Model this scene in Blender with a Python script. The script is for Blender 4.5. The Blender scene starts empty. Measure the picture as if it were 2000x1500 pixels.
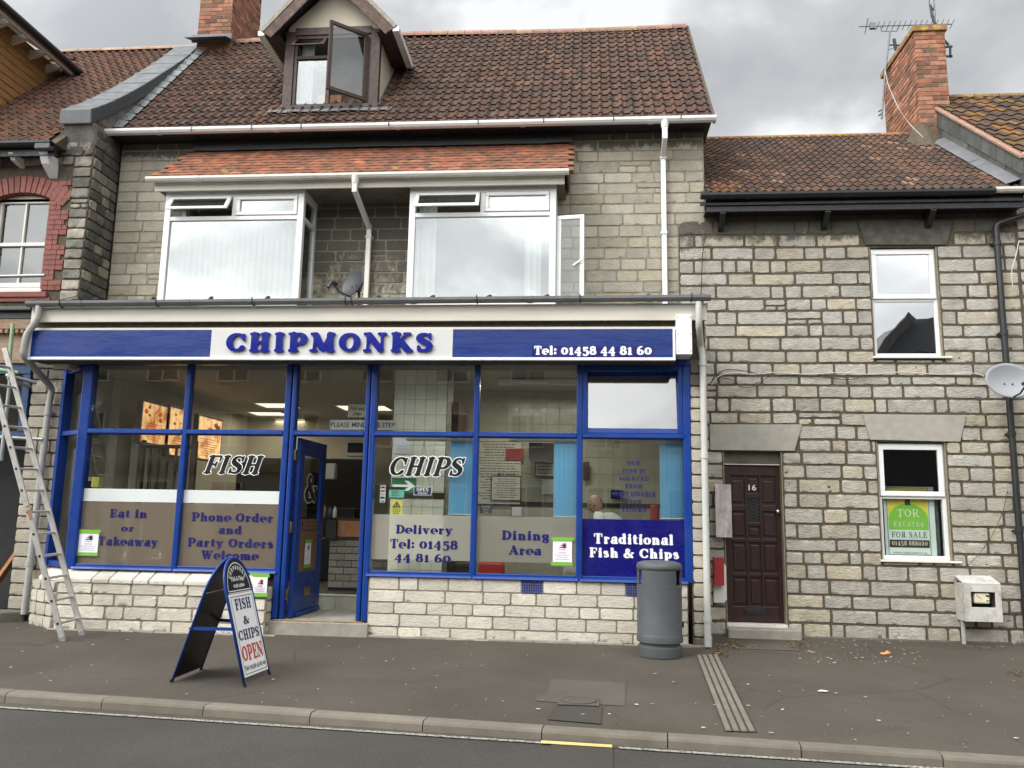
import bpy, bmesh, math, random
import numpy as np
from mathutils import Vector, Matrix, noise as mnoise
rad = math.radians
# ---------------------------------------------------------------- camera
F = 1618.0
_up = np.array([185, 10050, -F]); _up = _up/np.linalg.norm(_up)
_rt = -np.array([-17840, 137, -F]); _rt = _rt-_up*_rt.dot(_up); _rt = _rt/np.linalg.norm(_rt)
_fw = np.cross(_up, _rt)
M = np.stack([_rt, _fw, _up], 1)
CAM = np.array([0, -11.0, 1.45])
def ray(px, py): return M.T @ np.array([px-1000, 750-py, -F])
def P(px, py, Y):
    """point of the plane y=Y seen at photo pixel (px,py)"""
    r = ray(px, py); t = (Y-CAM[1])/r[1]; return Vector(CAM+r*t)
def PZ(px, py, Z):
    r = ray(px, py); t = (Z-CAM[2])/r[2]; return Vector(CAM+r*t)
def PX(px, py, X):
    r = ray(px, py); t = (X-CAM[0])/r[0]; return Vector(CAM+r*t)
def R(x0, y0, x1, y1, Y):
    a = P(x0, y0, Y); b = P(x1, y1, Y); return a.x, b.x, b.z, a.z
scene = bpy.context.scene
cd = bpy.data.cameras.new("camera"); cam = bpy.data.objects.new("camera", cd)
scene.collection.objects.link(cam); scene.camera = cam
cd.sensor_width = 36; cd.lens = F/2000*36; cd.clip_end = 2000; cd.clip_start = 0.05
m4 = Matrix([list(map(float, r)) for r in M.T]).to_4x4(); m4.translation = Vector(CAM)
cam.matrix_world = m4
# ---------------------------------------------------------------- world + sun
SUN_EL, SUN_AZ = rad(42), rad(224)   # azimuth clockwise from +Y (the building side)
world = bpy.data.worlds.new("World"); scene.world = world; world.use_nodes = True
nt = world.node_tree; nt.nodes.clear()
N = lambda t: nt.nodes.new(t)
out = N('ShaderNodeOutputWorld'); bg = N('ShaderNodeBackground'); bg.inputs[1].default_value = 0.1
sky = N('ShaderNodeTexSky'); sky.sky_type = 'NISHITA'; sky.sun_disc = False
sky.sun_elevation = SUN_EL; sky.sun_rotation = SUN_AZ
tc = N('ShaderNodeTexCoord')
mp = N('ShaderNodeMapping'); mp.inputs['Scale'].default_value = (1, 1, 1.7); mp.inputs['Location'].default_value = (3.3, 3.3, 8.8)
nz = N('ShaderNodeTexNoise'); nz.inputs['Scale'].default_value = 3.8; nz.inputs['Detail'].default_value = 5; nz.inputs['Roughness'].default_value = .5
nz.inputs['Distortion'].default_value = .25
rp = N('ShaderNodeValToRGB'); e = rp.color_ramp.elements
e[0].position = .35; e[0].color = (4.6, 4.8, 5.0, 1)
e[1].position = .57; e[1].color = (9.0, 9.1, 9.2, 1)
k = e.new(.46); k.color = (5.8, 5.95, 6.1, 1)
dot = N('ShaderNodeVectorMath'); dot.operation = 'DOT_PRODUCT'
sd = Vector((math.sin(SUN_AZ)*math.cos(SUN_EL), math.cos(SUN_AZ)*math.cos(SUN_EL), math.sin(SUN_EL)))
dot.inputs[1].default_value = sd
mr = N('ShaderNodeMapRange'); mr.inputs['From Min'].default_value = .10; mr.inputs['From Max'].default_value = 1.0
mr.inputs['To Min'].default_value = 1.0; mr.inputs['To Max'].default_value = 5.0; mr.interpolation_type = 'SMOOTHSTEP'
mul = N('ShaderNodeVectorMath'); mul.operation = 'SCALE'
mx = N('ShaderNodeMix'); mx.data_type = 'RGBA'; mx.inputs[0].default_value = .97
L = nt.links.new
L(tc.outputs['Generated'], mp.inputs[0]); L(mp.outputs[0], nz.inputs['Vector']); L(nz.outputs[0], rp.inputs[0])
L(tc.outputs['Generated'], dot.inputs[0]); L(dot.outputs['Value'], mr.inputs[0])
L(rp.outputs[0], mul.inputs[0]); L(mr.outputs[0], mul.inputs['Scale'])
L(sky.outputs[0], mx.inputs[6]); L(mul.outputs[0], mx.inputs[7]); L(mx.outputs[2], bg.inputs[0]); L(bg.outputs[0], out.inputs[0])
sl = bpy.data.lights.new("sun", 'SUN'); sl.energy = 1.5; sl.angle = rad(18); sl.color = (1, .97, .93)
so = bpy.data.objects.new("sun", sl); scene.collection.objects.link(so)
so.rotation_euler = (-sd).to_track_quat('-Z', 'Y').to_euler(); so.location = (0, -8, 20)
scene.view_settings.view_transform = 'Standard'; scene.view_settings.look = 'None'
scene.view_settings.exposure = 0.15; scene.view_settings.gamma = 1
scene.render.engine = 'CYCLES'
scene.cycles.use_denoising = True
scene.cycles.max_bounces = 8; scene.cycles.transparent_max_bounces = 24; scene.cycles.glossy_bounces = 4
# ---------------------------------------------------------------- materials
MATS = {}
def _nodes(name):
    m = bpy.data.materials.new(name); m.use_nodes = True; t = m.node_tree; t.nodes.clear()
    o = t.nodes.new('ShaderNodeOutputMaterial'); b = t.nodes.new('ShaderNodeBsdfPrincipled')
    t.links.new(b.outputs[0], o.inputs[0]); MATS[name] = m
    return m, t, b, o
def _noise(t, scale, det=4, rough=.6, vec=None):
    n = t.nodes.new('ShaderNodeTexNoise'); n.inputs['Scale'].default_value = scale
    n.inputs['Detail'].default_value = det; n.inputs['Roughness'].default_value = rough
    if vec: t.links.new(vec, n.inputs['Vector'])
    return n.outputs[0]
def _ramp(t, src, a, b, c0, c1):
    r = t.nodes.new('ShaderNodeValToRGB'); e = r.color_ramp.elements
    e[0].position = a; e[0].color = (*c0, 1); e[1].position = b; e[1].color = (*c1, 1)
    t.links.new(src, r.inputs[0]); return r.outputs[0]
def _mix(t, fac, A, B, mode='MIX'):
    m = t.nodes.new('ShaderNodeMix'); m.data_type = 'RGBA'; m.blend_type = mode
    for v, i in ((fac, 0), (A, 6), (B, 7)):
        if isinstance(v, (int, float)): m.inputs[i].default_value = v
        elif isinstance(v, tuple): m.inputs[i].default_value = (*v[:3], 1)
        else: t.links.new(v, m.inputs[i])
    return m.outputs[2]
def _math(t, op, a, b=0., c=None):
    m = t.nodes.new('ShaderNodeMath'); m.operation = op
    for i, v in enumerate((a, b, c)):
        if v is None: continue
        if isinstance(v, (int, float)): m.inputs[i].default_value = v
        else: t.links.new(v, m.inputs[i])
    return m.outputs[0]
def _coord(t, scale=(1, 1, 1)):
    c = t.nodes.new('ShaderNodeTexCoord')
    if scale == (1, 1, 1): return c.outputs['Object']
    m = t.nodes.new('ShaderNodeMapping'); m.inputs['Scale'].default_value = scale
    t.links.new(c.outputs['Object'], m.inputs[0]); return m.outputs[0]
def mat(name, col, rough=.5, metal=0., var=.15, vs=6., bump=0., bs=60., bst=None, pits=False, dirt=0., dcol=(.05, .045, .035), ds=2.5, stretch=(1, 1, 1), tone=False, spec=.5, algae=False, speck=None, coat=0.):
    """painted, plastic, stone, clay or metal surface: colour, blotches, dirt, grain"""
    m, t, b, o = _nodes(name)
    v = _coord(t, stretch)
    c = col
    if tone:
        at = t.nodes.new('ShaderNodeAttribute'); at.attribute_name = 'tone'
        c = _mix(t, 1., col, at.outputs['Color'], 'MULTIPLY')
    n = _noise(t, vs, 5, .6, v)
    lo = 1-var; hi = 1+var
    c = _mix(t, 1., c, _ramp(t, n, .3, .7, (lo, lo, lo), (hi, hi, hi)), 'MULTIPLY')
    if speck:
        sc_, amt, scol = speck
        n2 = _noise(t, sc_, 3, .6, _coord(t))
        c = _mix(t, _ramp(t, n2, amt, amt+.06, (0, 0, 0), (1, 1, 1)), c, scol)
    if dirt:
        d = _noise(t, ds, 7, .7, v)
        c = _mix(t, _ramp(t, d, .62-dirt*.35, .80-dirt*.2, (0, 0, 0), (min(1, dirt*1.4),)*3), c, dcol)
    if algae:
        at2 = t.nodes.new('ShaderNodeAttribute'); at2.attribute_name = 'tone'
        n3 = _noise(t, 7., 6, .72, _coord(t, (1, 1, .6)))
        k_ = _math(t, 'MULTIPLY_ADD', at2.outputs['Alpha'], 1.25, n3)
        c = _mix(t, _ramp(t, k_, .84, 1.40, (0, 0, 0), (.82, .82, .82)), c, (.062, .058, .048))
    if pits:
        c = _mix(t, _ramp(t, _noise(t, 26., 5, .7, _coord(t, (1, 1, 2.2))), .60, .72, (0, 0, 0), (.5, .5, .5)), c, (.15, .13, .10))
    if isinstance(c, tuple): b.inputs['Base Color'].default_value = (*c, 1)
    else: t.links.new(c, b.inputs['Base Color'])
    b.inputs['Metallic'].default_value = metal
    b.inputs['Specular IOR Level'].default_value = spec
    if coat: b.inputs['Coat Weight'].default_value = coat; b.inputs['Coat Roughness'].default_value = .08
    rn = _noise(t, vs*2.3, 4, .6, v)
    r0 = max(.03, rough-.12); r1 = min(1., rough+.12)
    t.links.new(_ramp(t, rn, .3, .7, (r0,)*3, (r1,)*3), b.inputs['Roughness'])
    if bump:
        bn = t.nodes.new('ShaderNodeBump'); bn.inputs['Strength'].default_value = 1.; bn.inputs['Distance'].default_value = bump
        t.links.new(_noise(t, bs, 6, .65, _coord(t, bst) if bst else v), bn.inputs['Height']); t.links.new(bn.outputs[0], b.inputs['Normal'])
    return m
def glass(name, refl=.06, tint=(.93, .96, .95), rough=0., wav=.0006, fk=1.7):
    m, t, b, o = _nodes(name); t.nodes.remove(b)
    tr = t.nodes.new('ShaderNodeBsdfTransparent'); tr.inputs[0].default_value = (*tint, 1)
    gl = t.nodes.new('ShaderNodeBsdfGlossy'); gl.inputs['Roughness'].default_value = rough
    fr = t.nodes.new('ShaderNodeFresnel'); ge = t.nodes.new('ShaderNodeNewGeometry'); t.links.new(_math(t, 'MULTIPLY_ADD', ge.outputs['Backfacing'], -.8333, 1.5), fr.inputs[0])
    f2 = _math(t, 'MULTIPLY_ADD', fr.outputs[0], fk, refl)
    cl = t.nodes.new('ShaderNodeClamp'); t.links.new(f2, cl.inputs[0])
    mxs = t.nodes.new('ShaderNodeMixShader'); t.links.new(cl.outputs[0], mxs.inputs[0])
    t.links.new(tr.outputs[0], mxs.inputs[1]); t.links.new(gl.outputs[0], mxs.inputs[2]); t.links.new(mxs.outputs[0], o.inputs[0])
    if wav:
        bn = t.nodes.new('ShaderNodeBump'); bn.inputs['Distance'].default_value = wav
        t.links.new(_noise(t, 1.6, 2, .5, _coord(t)), bn.inputs['Height']); t.links.new(bn.outputs[0], gl.inputs['Normal'])
    return m
def frosted(name, col=(.42, .41, .37), alpha=.55, tcol=(.75, .72, .66)):
    """etched window film: half see-through, half diffusing"""
    m, t, b, o = _nodes(name); t.nodes.remove(b)
    tr = t.nodes.new('ShaderNodeBsdfTransparent'); tr.inputs[0].default_value = (.9, .9, .88, 1)
    df = t.nodes.new('ShaderNodeBsdfDiffuse'); df.inputs[0].default_value = (*col, 1)
    tl = t.nodes.new('ShaderNodeBsdfTranslucent'); tl.inputs[0].default_value = (*tcol, 1)
    a = t.nodes.new('ShaderNodeMixShader'); a.inputs[0].default_value = .45; t.links.new(df.outputs[0], a.inputs[1]); t.links.new(tl.outputs[0], a.inputs[2])
    mm = t.nodes.new('ShaderNodeMixShader'); mm.inputs[0].default_value = alpha
    t.links.new(tr.outputs[0], mm.inputs[1]); t.links.new(a.outputs[0], mm.inputs[2]); t.links.new(mm.outputs[0], o.inputs[0])
    return m
def ground_mat(name, col, dark, crack=.5, grain=.5):
    """worn tarmac: aggregate, broad blotches, gum spots, fine cracks"""
    m, t, b, o = _nodes(name); v = _coord(t); c = col
    g = lambda k, s: tuple(min(1, x*k) for x in s)
    c = _mix(t, _ramp(t, _noise(t, .55, 6, .62, v), .36, .62, (0, 0, 0), (1, 1, 1)), g(.82, col), g(1.15, col))
    c = _mix(t, _ramp(t, _noise(t, 2.3, 6, .7, _coord(t, (1, 1.7, 1))), .55, .72, (0, 0, 0), (.55, .55, .55)), c, dark)
    c = _mix(t, _ramp(t, _noise(t, 95., 3, .7, v), .42, .62, (0, 0, 0), (grain,)*3), c, g(.55, col))
    c = _mix(t, _ramp(t, _noise(t, 120., 2, .6, _coord(t, (1.1, .9, 1))), .60, .68, (0, 0, 0), (grain,)*3), c, g(2.1, col))
    vo = t.nodes.new('ShaderNodeTexVoronoi'); vo.inputs['Scale'].default_value = 2.2; t.links.new(v, vo.inputs['Vector'])
    gum = _ramp(t, vo.outputs['Distance'], .035, .05, (.35, .35, .35), (0, 0, 0)); c = _mix(t, gum, c, g(.6, col))
    if crack:
        wv = t.nodes.new('ShaderNodeTexVoronoi'); wv.feature = 'DISTANCE_TO_EDGE'; wv.inputs['Scale'].default_value = .55
        ad = t.nodes.new('ShaderNodeMix'); ad.data_type = 'RGBA'; ad.inputs[0].default_value = .12
        nn = t.nodes.new('ShaderNodeTexNoise'); nn.inputs['Scale'].default_value = 3.; nn.inputs['Detail'].default_value = 6; t.links.new(v, nn.inputs['Vector'])
        t.links.new(v, ad.inputs[6]); t.links.new(nn.outputs['Color'], ad.inputs[7]); t.links.new(ad.outputs[2], wv.inputs['Vector'])
        ck_ = _ramp(t, wv.outputs['Distance'], .002, .006, (1, 1, 1), (0, 0, 0)); ms = _ramp(t, _noise(t, .8, 3, .5, v), .50, .56, (0, 0, 0), (crack,)*3)
        c = _mix(t, _mix(t, 1., ck_, ms, 'MULTIPLY'), c, g(.4, col))
    t.links.new(c, b.inputs['Base Color']); b.inputs['Roughness'].default_value = .9; b.inputs['Specular IOR Level'].default_value = .25
    bn = t.nodes.new('ShaderNodeBump'); bn.inputs['Distance'].default_value = .006; t.links.new(_noise(t, 110., 4, .7, v), bn.inputs['Height']); t.links.new(bn.outputs[0], b.inputs['Normal'])
    return m
def emit(name, col, s, tex=None):
    m, t, b, o = _nodes(name); b.inputs['Base Color'].default_value = (*col, 1); b.inputs['Roughness'].default_value = .6
    b.inputs['Emission Color'].default_value = (*col, 1); b.inputs['Emission Strength'].default_value = s
    return m
# ---------------------------------------------------------------- mesh helpers
class MB:
    def __init__(s): s.v = []; s.f = []; s.c = []; s.m = []; s.col = None; s.mi = 0
    def vert(s, p): s.v.append(tuple(p)); return len(s.v)-1
    def face(s, idx, col=None, mi=None): s.f.append(tuple(idx)); s.c.append(col or s.col); s.m.append(s.mi if mi is None else mi)
    def quad(s, a, b, c, d, col=None): i = len(s.v); s.v += [tuple(a), tuple(b), tuple(c), tuple(d)]; s.face((i, i+1, i+2, i+3), col)
    def box(s, x0, x1, y0, y1, z0, z1, col=None):
        s.hexa([(x0, y0, z0), (x1, y0, z0), (x1, y1, z0), (x0, y1, z0), (x0, y0, z1), (x1, y0, z1), (x1, y1, z1), (x0, y1, z1)], col)
        return s
    def hexa(s, p, col=None):
        i = len(s.v); s.v += [tuple(q) for q in p]
        for f in ((0, 3, 2, 1), (4, 5, 6, 7), (0, 1, 5, 4), (1, 2, 6, 5), (2, 3, 7, 6), (3, 0, 4, 7)): s.face([i+k for k in f], col)
        return s
    def prism(s, poly, off, col=None):
        """polygon (3-D points) extruded by vector off"""
        n = len(poly); i = len(s.v); off = Vector(off)
        s.v += [tuple(Vector(p)) for p in poly]+[tuple(Vector(p)+off) for p in poly]
        s.face([i+k for k in range(n)][::-1], col); s.face([i+n+k for k in range(n)], col)
        for k in range(n): s.face((i+k, i+(k+1) % n, i+n+(k+1) % n, i+n+k), col)
        return s
    def bar(s, a, b, w, h, up=(0, 0, 1), col=None):
        """rectangular bar from a to b, w across, h along up"""
        a = Vector(a); b = Vector(b); d = (b-a).normalized(); sx = d.cross(Vector(up)).normalized(); u = sx.cross(d).normalized()
        q = [(-w/2, -h/2), (w/2, -h/2), (w/2, h/2), (-w/2, h/2)]
        s.hexa([a+sx*i+u*j for i, j in q]+[b+sx*i+u*j for i, j in q], col); return s
    def tube(s, pts, r, n=10, caps=True, col=None, a0=0.):
        pts = [Vector(p) for p in pts]; rr = r if isinstance(r, (list, tuple)) else [r]*len(pts)
        prev = None; rings = []
        for k, p in enumerate(pts):
            d = ((pts[min(k+1, len(pts)-1)]-pts[max(k-1, 0)])).normalized()
            if prev is None:
                ref = Vector((0, 0, 1)) if abs(d.z) < .9 else Vector((0, 1, 0)); u = d.cross(ref).normalized()
            else: u = (prev-d*prev.dot(d)).normalized()
            prev = u; w = d.cross(u)
            rings.append([s.vert(p+(u*math.cos(a0+2*math.pi*i/n)+w*math.sin(a0+2*math.pi*i/n))*rr[k]) for i in range(n)])
        for A, B in zip(rings, rings[1:]):
            for i in range(n): s.face((A[i], A[(i+1) % n], B[(i+1) % n], B[i]), col)
        if caps: s.face(rings[0][::-1], col); s.face(rings[-1], col)
        return s
    def lathe(s, prof, c=(0, 0, 0), n=32, col=None, caps=True):
        rings = [[s.vert((c[0]+r*math.cos(2*math.pi*i/n), c[1]+r*math.sin(2*math.pi*i/n), c[2]+z)) for i in range(n)] for r, z in prof]
        for A, B in zip(rings, rings[1:]):
            for i in range(n): s.face((A[i], A[(i+1) % n], B[(i+1) % n], B[i]), col)
        if caps: s.face(rings[0][::-1], col); s.face(rings[-1], col)
        return s
    def xf(s, fn, start=0): s.v[start:] = [tuple(fn(Vector(p))) for p in s.v[start:]]; return s
COL = scene.collection
def origin(o):
    v = Vector((0, 0, 0))
    while o is not None: v += o.location; o = o.parent
    return v
def build(name, mb, m, parent=None, loc=None, smooth=False, bevel=0., solid=0.):
    if loc is None: loc = (0, 0, 0) if parent else (mb.v[0] if mb.v else (0, 0, 0))
    if parent is None and smooth is None: pass
    loc = Vector(loc); off = loc+(origin(parent) if parent else Vector((0, 0, 0)))
    me = bpy.data.meshes.new(name)
    me.from_pydata([tuple(Vector(p)-off) for p in mb.v], [], mb.f)
    for q in (m if isinstance(m, (list, tuple)) else [m]): me.materials.append(q)
    if any(mb.m): me.polygons.foreach_set('material_index', mb.m)
    if True:
        ca = me.color_attributes.new('tone', 'FLOAT_COLOR', 'CORNER'); arr = []
        for p, c in zip(mb.f, mb.c):
            c = c or (1, 1, 1, 0); c = tuple(c)+((0,) if len(c) == 3 else ()); arr += list(c)*len(p)
        ca.data.foreach_set('color', arr)
    me.validate(); 
    if smooth: me.polygons.foreach_set('use_smooth', [True]*len(me.polygons))
    me.update()
    o = bpy.data.objects.new(name, me); COL.objects.link(o); o.location = loc
    if parent: o.parent = parent
    if bevel:
        b = o.modifiers.new('bevel', 'BEVEL'); b.width = bevel; b.segments = 2; b.limit_method = 'ANGLE'; b.angle_limit = rad(50)
    if solid:
        b = o.modifiers.new('solid', 'SOLIDIFY'); b.thickness = solid; b.offset = 0
    return o
def tag(o, label=None, cat=None, group=None, kind=None):
    if label: o['label'] = label
    if cat: o['category'] = cat
    if group: o['group'] = group
    if kind: o['kind'] = kind
    return o
def thing(name, loc, label, cat, group=None):
    o = bpy.data.objects.new(name, None); COL.objects.link(o); o.location = loc; o.empty_display_size = .2
    return tag(o, label, cat, group)
def smooth_sharp(o, ang=40):
    me = o.data; me.polygons.foreach_set('use_smooth', [True]*len(me.polygons)); me.update()
    try: me.set_sharp_from_angle(angle=rad(ang))
    except Exception: pass
    return o
def recalc(o):
    b = bmesh.new(); b.from_mesh(o.data); bmesh.ops.recalc_face_normals(b, faces=b.faces); b.to_mesh(o.data); b.free(); return o
# ---- stone wall: every stone a displaced patch, in one wall mesh
def cut(z0, z1, u0, u1, holes):
    """free rectangles of the band z0..z1 over u0..u1 minus the holes"""
    holes = [h for h in holes if h[2] < z1-.002 and h[3] > z0+.002]
    ed = sorted({u0, u1, *[x for h in holes for x in h[:2] if u0 < x < u1]}); res = []
    for a, b in zip(ed, ed[1:]):
        if b-a < .03: continue
        lo, hi = z0, z1; mid = (a+b)/2; dead = False
        for h in holes:
            if h[0] <= mid <= h[1] and h[2] < hi and h[3] > lo:
                if h[2] <= lo and h[3] >= hi: dead = True; break
                if h[3] < hi and (h[3]-lo) <= (hi-h[2]): lo = h[3]
                else: hi = h[2]
        if dead or hi-lo < .035: continue
        if res and abs(res[-1][1]-a) < 1e-6 and abs(res[-1][2]-lo) < 1e-6 and abs(res[-1][3]-hi) < 1e-6: res[-1] = (res[-1][0], b, lo, hi)
        else: res.append((a, b, lo, hi))
    return res
def stones(mb, fn, u0, u1, z0, z1, holes, ch, ln, gap, bulge, amp, seed, tones, algae=None, fine=.028, jag=.006, out=.0):
    rnd = random.Random(seed); z = z0; off = Vector((seed*3.7, seed*1.3, 0))
    while z < z1-.03:
        h = ch*rnd.uniform(.9, 1.1)
        if z+h > z1-.05: h = z1-z
        for a, b, lo, hi in cut(z, z+h, u0, u1, holes):
            u = a
            while u < b-.01:
                w = rnd.choice(ln)*rnd.uniform(.85, 1.15)
                if b-(u+w) < ln[0]*.55: w = b-u
                g_ = gap*rnd.uniform(.7, 1.35); zl, zh = lo+gap/2, hi-gap/2
                if hi-lo > .13 and w > .25 and rnd.random() < .025:
                    zm = lo+(hi-lo)*rnd.uniform(.4, .6); um = u+w*rnd.uniform(.35, .65)
                    for aa, bb in ((u, um), (um, u+w)): _stone(mb, fn, aa+g_/2, bb-g_/2, zl, zm-gap/2, bulge, amp, rnd, off, rnd.choice(tones), algae, fine, jag, out)
                    zl = zm+gap*.3
                _stone(mb, fn, u+g_/2, u+w-g_/2, zl, zh, bulge, amp, rnd, off, rnd.choice(tones), algae, fine, jag, out)
                u += w
        z += h
def _stone(mb, fn, a, b, c, d, bulge, amp, rnd, off, tone, algae, fine, jag, out=0.):
    w = b-a; h = d-c
    if w < .02 or h < .015: return
    def ticks(l):
        n = max(2, int(l/fine)); e_ = min(.006, l*.15); return [0, e_]+[e_+(l-2*e_)*k/n for k in range(1, n)]+[l-e_, l]
    us = ticks(w); zs = ticks(h); nu = len(us)-1; nz_ = len(zs)-1; idx = {}
    tv = rnd.uniform(.88, 1.1); base = rnd.uniform(-.003, .005); cr = rnd.uniform(.3, 1.)
    for i in range(nu+1):
        for j in range(nz_+1):
            u = a+us[i]; z = c+zs[j]; s = us[i]/w*2-1; q = zs[j]/h*2-1
            nv = Vector((u*11, 0, z*19))+off
            edge = i in (0, nu) or j in (0, nz_)
            e1 = min(1., min(us[i], w-us[i])/.008); e2 = min(1., min(zs[j], h-zs[j])/.008); f_ = 1-min(e1, e2)
            jv = Vector((a*20+(s+1)*w*18, 3, z*26))+off
            u += f_*jag*(mnoise.noise(jv)+.7*mnoise.noise(jv*2.3)); z += f_*jag*(mnoise.noise(jv+Vector((9, 3, 1)))+.6*mnoise.noise(jv*2.3+Vector((2, 3, 1))))
            if min(i, nu-i) < 2 and min(j, nz_-j) < 2: u -= math.copysign(min(.007, w*.1)*cr, s); z -= math.copysign(min(.006, h*.1)*cr, q)
            if edge: dd = -.02
            else: dd = .004+base+bulge*(.35+.65*math.sqrt(e1*e2))+amp*(.3+.7*min(e1, e2))*(mnoise.noise(nv)+.7*mnoise.noise(nv*2.3+Vector((4, 4, 4))))
            idx[i, j] = mb.vert(fn(u, z, dd+out))
    for i in range(nu):
        for j in range(nz_):
            zc = c+zs[j]; al = algae(a+us[i], zc) if algae else 0.
            mb.face((idx[i, j], idx[i+1, j], idx[i+1, j+1], idx[i, j+1]), (tone[0]*tv, tone[1]*tv, tone[2]*tv, al))
def front(Y, wav=.0): return lambda u, z, d: (u, Y-d, z+wav*mnoise.noise(Vector((u*.7, 1.5, z*1.3)))+wav*.4*mnoise.noise(Vector((u*2.5, 5.5, z*2))))
# ---- tiled slopes
def tile_slope(mb, O, U, V, rows, gauge, cols, pitch, prof, tones, seed, step=.022, keep=None, stag=0., nsub=6, drop=.04, lichen=None):
    """O eave corner, U along the eave, V up the slope (unit vectors); prof(t) height of the roll at 0..1 across a tile"""
    rnd = random.Random(seed); O = Vector(O); U = Vector(U).normalized(); V = Vector(V).normalized(); Nn = U.cross(V).normalized()
    if Nn.z < 0: Nn = -Nn
    for r in range(rows):
        sh = stag*pitch*(r % 2)
        for c_ in range(-1 if stag else 0, cols):
            u0 = c_*pitch+sh; cen = O+U*(u0+pitch/2)+V*((r+.5)*gauge)
            if keep and not keep(cen): continue
            t = rnd.choice(tones); k = rnd.uniform(.8, 1.15); li = lichen(cen, rnd) if lichen else None
            col = li if li else (t[0]*k, t[1]*k, t[2]*k, 0)
            j = rnd.uniform(-.003, .003); jz = rnd.uniform(-.006, .006); top = []; bot = []; low = []
            for i in range(nsub+1):
                x = i/nsub; h = prof(x)
                top.append(mb.vert(O+U*(u0+x*pitch)+V*((r+1)*gauge+.02)+Nn*(h+.002)))
                bot.append(mb.vert(O+U*(u0+x*pitch)+V*(r*gauge-.012+jz)+Nn*(h+step+j)))
                low.append(mb.vert(O+U*(u0+x*pitch)+V*(r*gauge-.006+jz)+Nn*(h+j-.045)))
            for i in range(nsub):
                mb.face((bot[i], bot[i+1], top[i+1], top[i]), col); mb.face((low[i], low[i+1], bot[i+1], bot[i]), col)
    return Nn
# ---------------------------------------------------------------- lettering: fat rounded serif face drawn from pen strokes
def _arc(cx, cy, rx, ry, a0, a1, n=16, v=True, k=1.):
    r = []
    for i in range(n+1):
        a = rad(a0+(a1-a0)*i/n); c = abs(math.cos(a))
        r.append((cx+rx*math.cos(a), cy+ry*math.sin(a), (c**1.3 if v else 0.)*k))
    return r
def _T(*p): return [(x, y, 1.) for x, y in p]
def _t(*p): return [(x, y, 0.) for x, y in p]
def _s(x, y, w=.15, w2=None): return [(x-w, y, -1.), (x+(w if w2 is None else w2), y, -1.)]
def _c(*p):
    out = []
    P_ = [p[0]]+list(p)+[p[-1]]
    for i in range(1, len(P_)-2):
        a, b, c, d = [np.array(q) for q in P_[i-1:i+3]]
        for j in range(6):
            t = j/6; out.append(tuple(.5*((2*b)+(c-a)*t+(2*a-5*b+4*c-d)*t*t+(3*b-a-3*c+d)*t**3)))
    out.append(tuple(p[-1])); return out
b_, C_, x_ = .06, .94, .62
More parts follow.
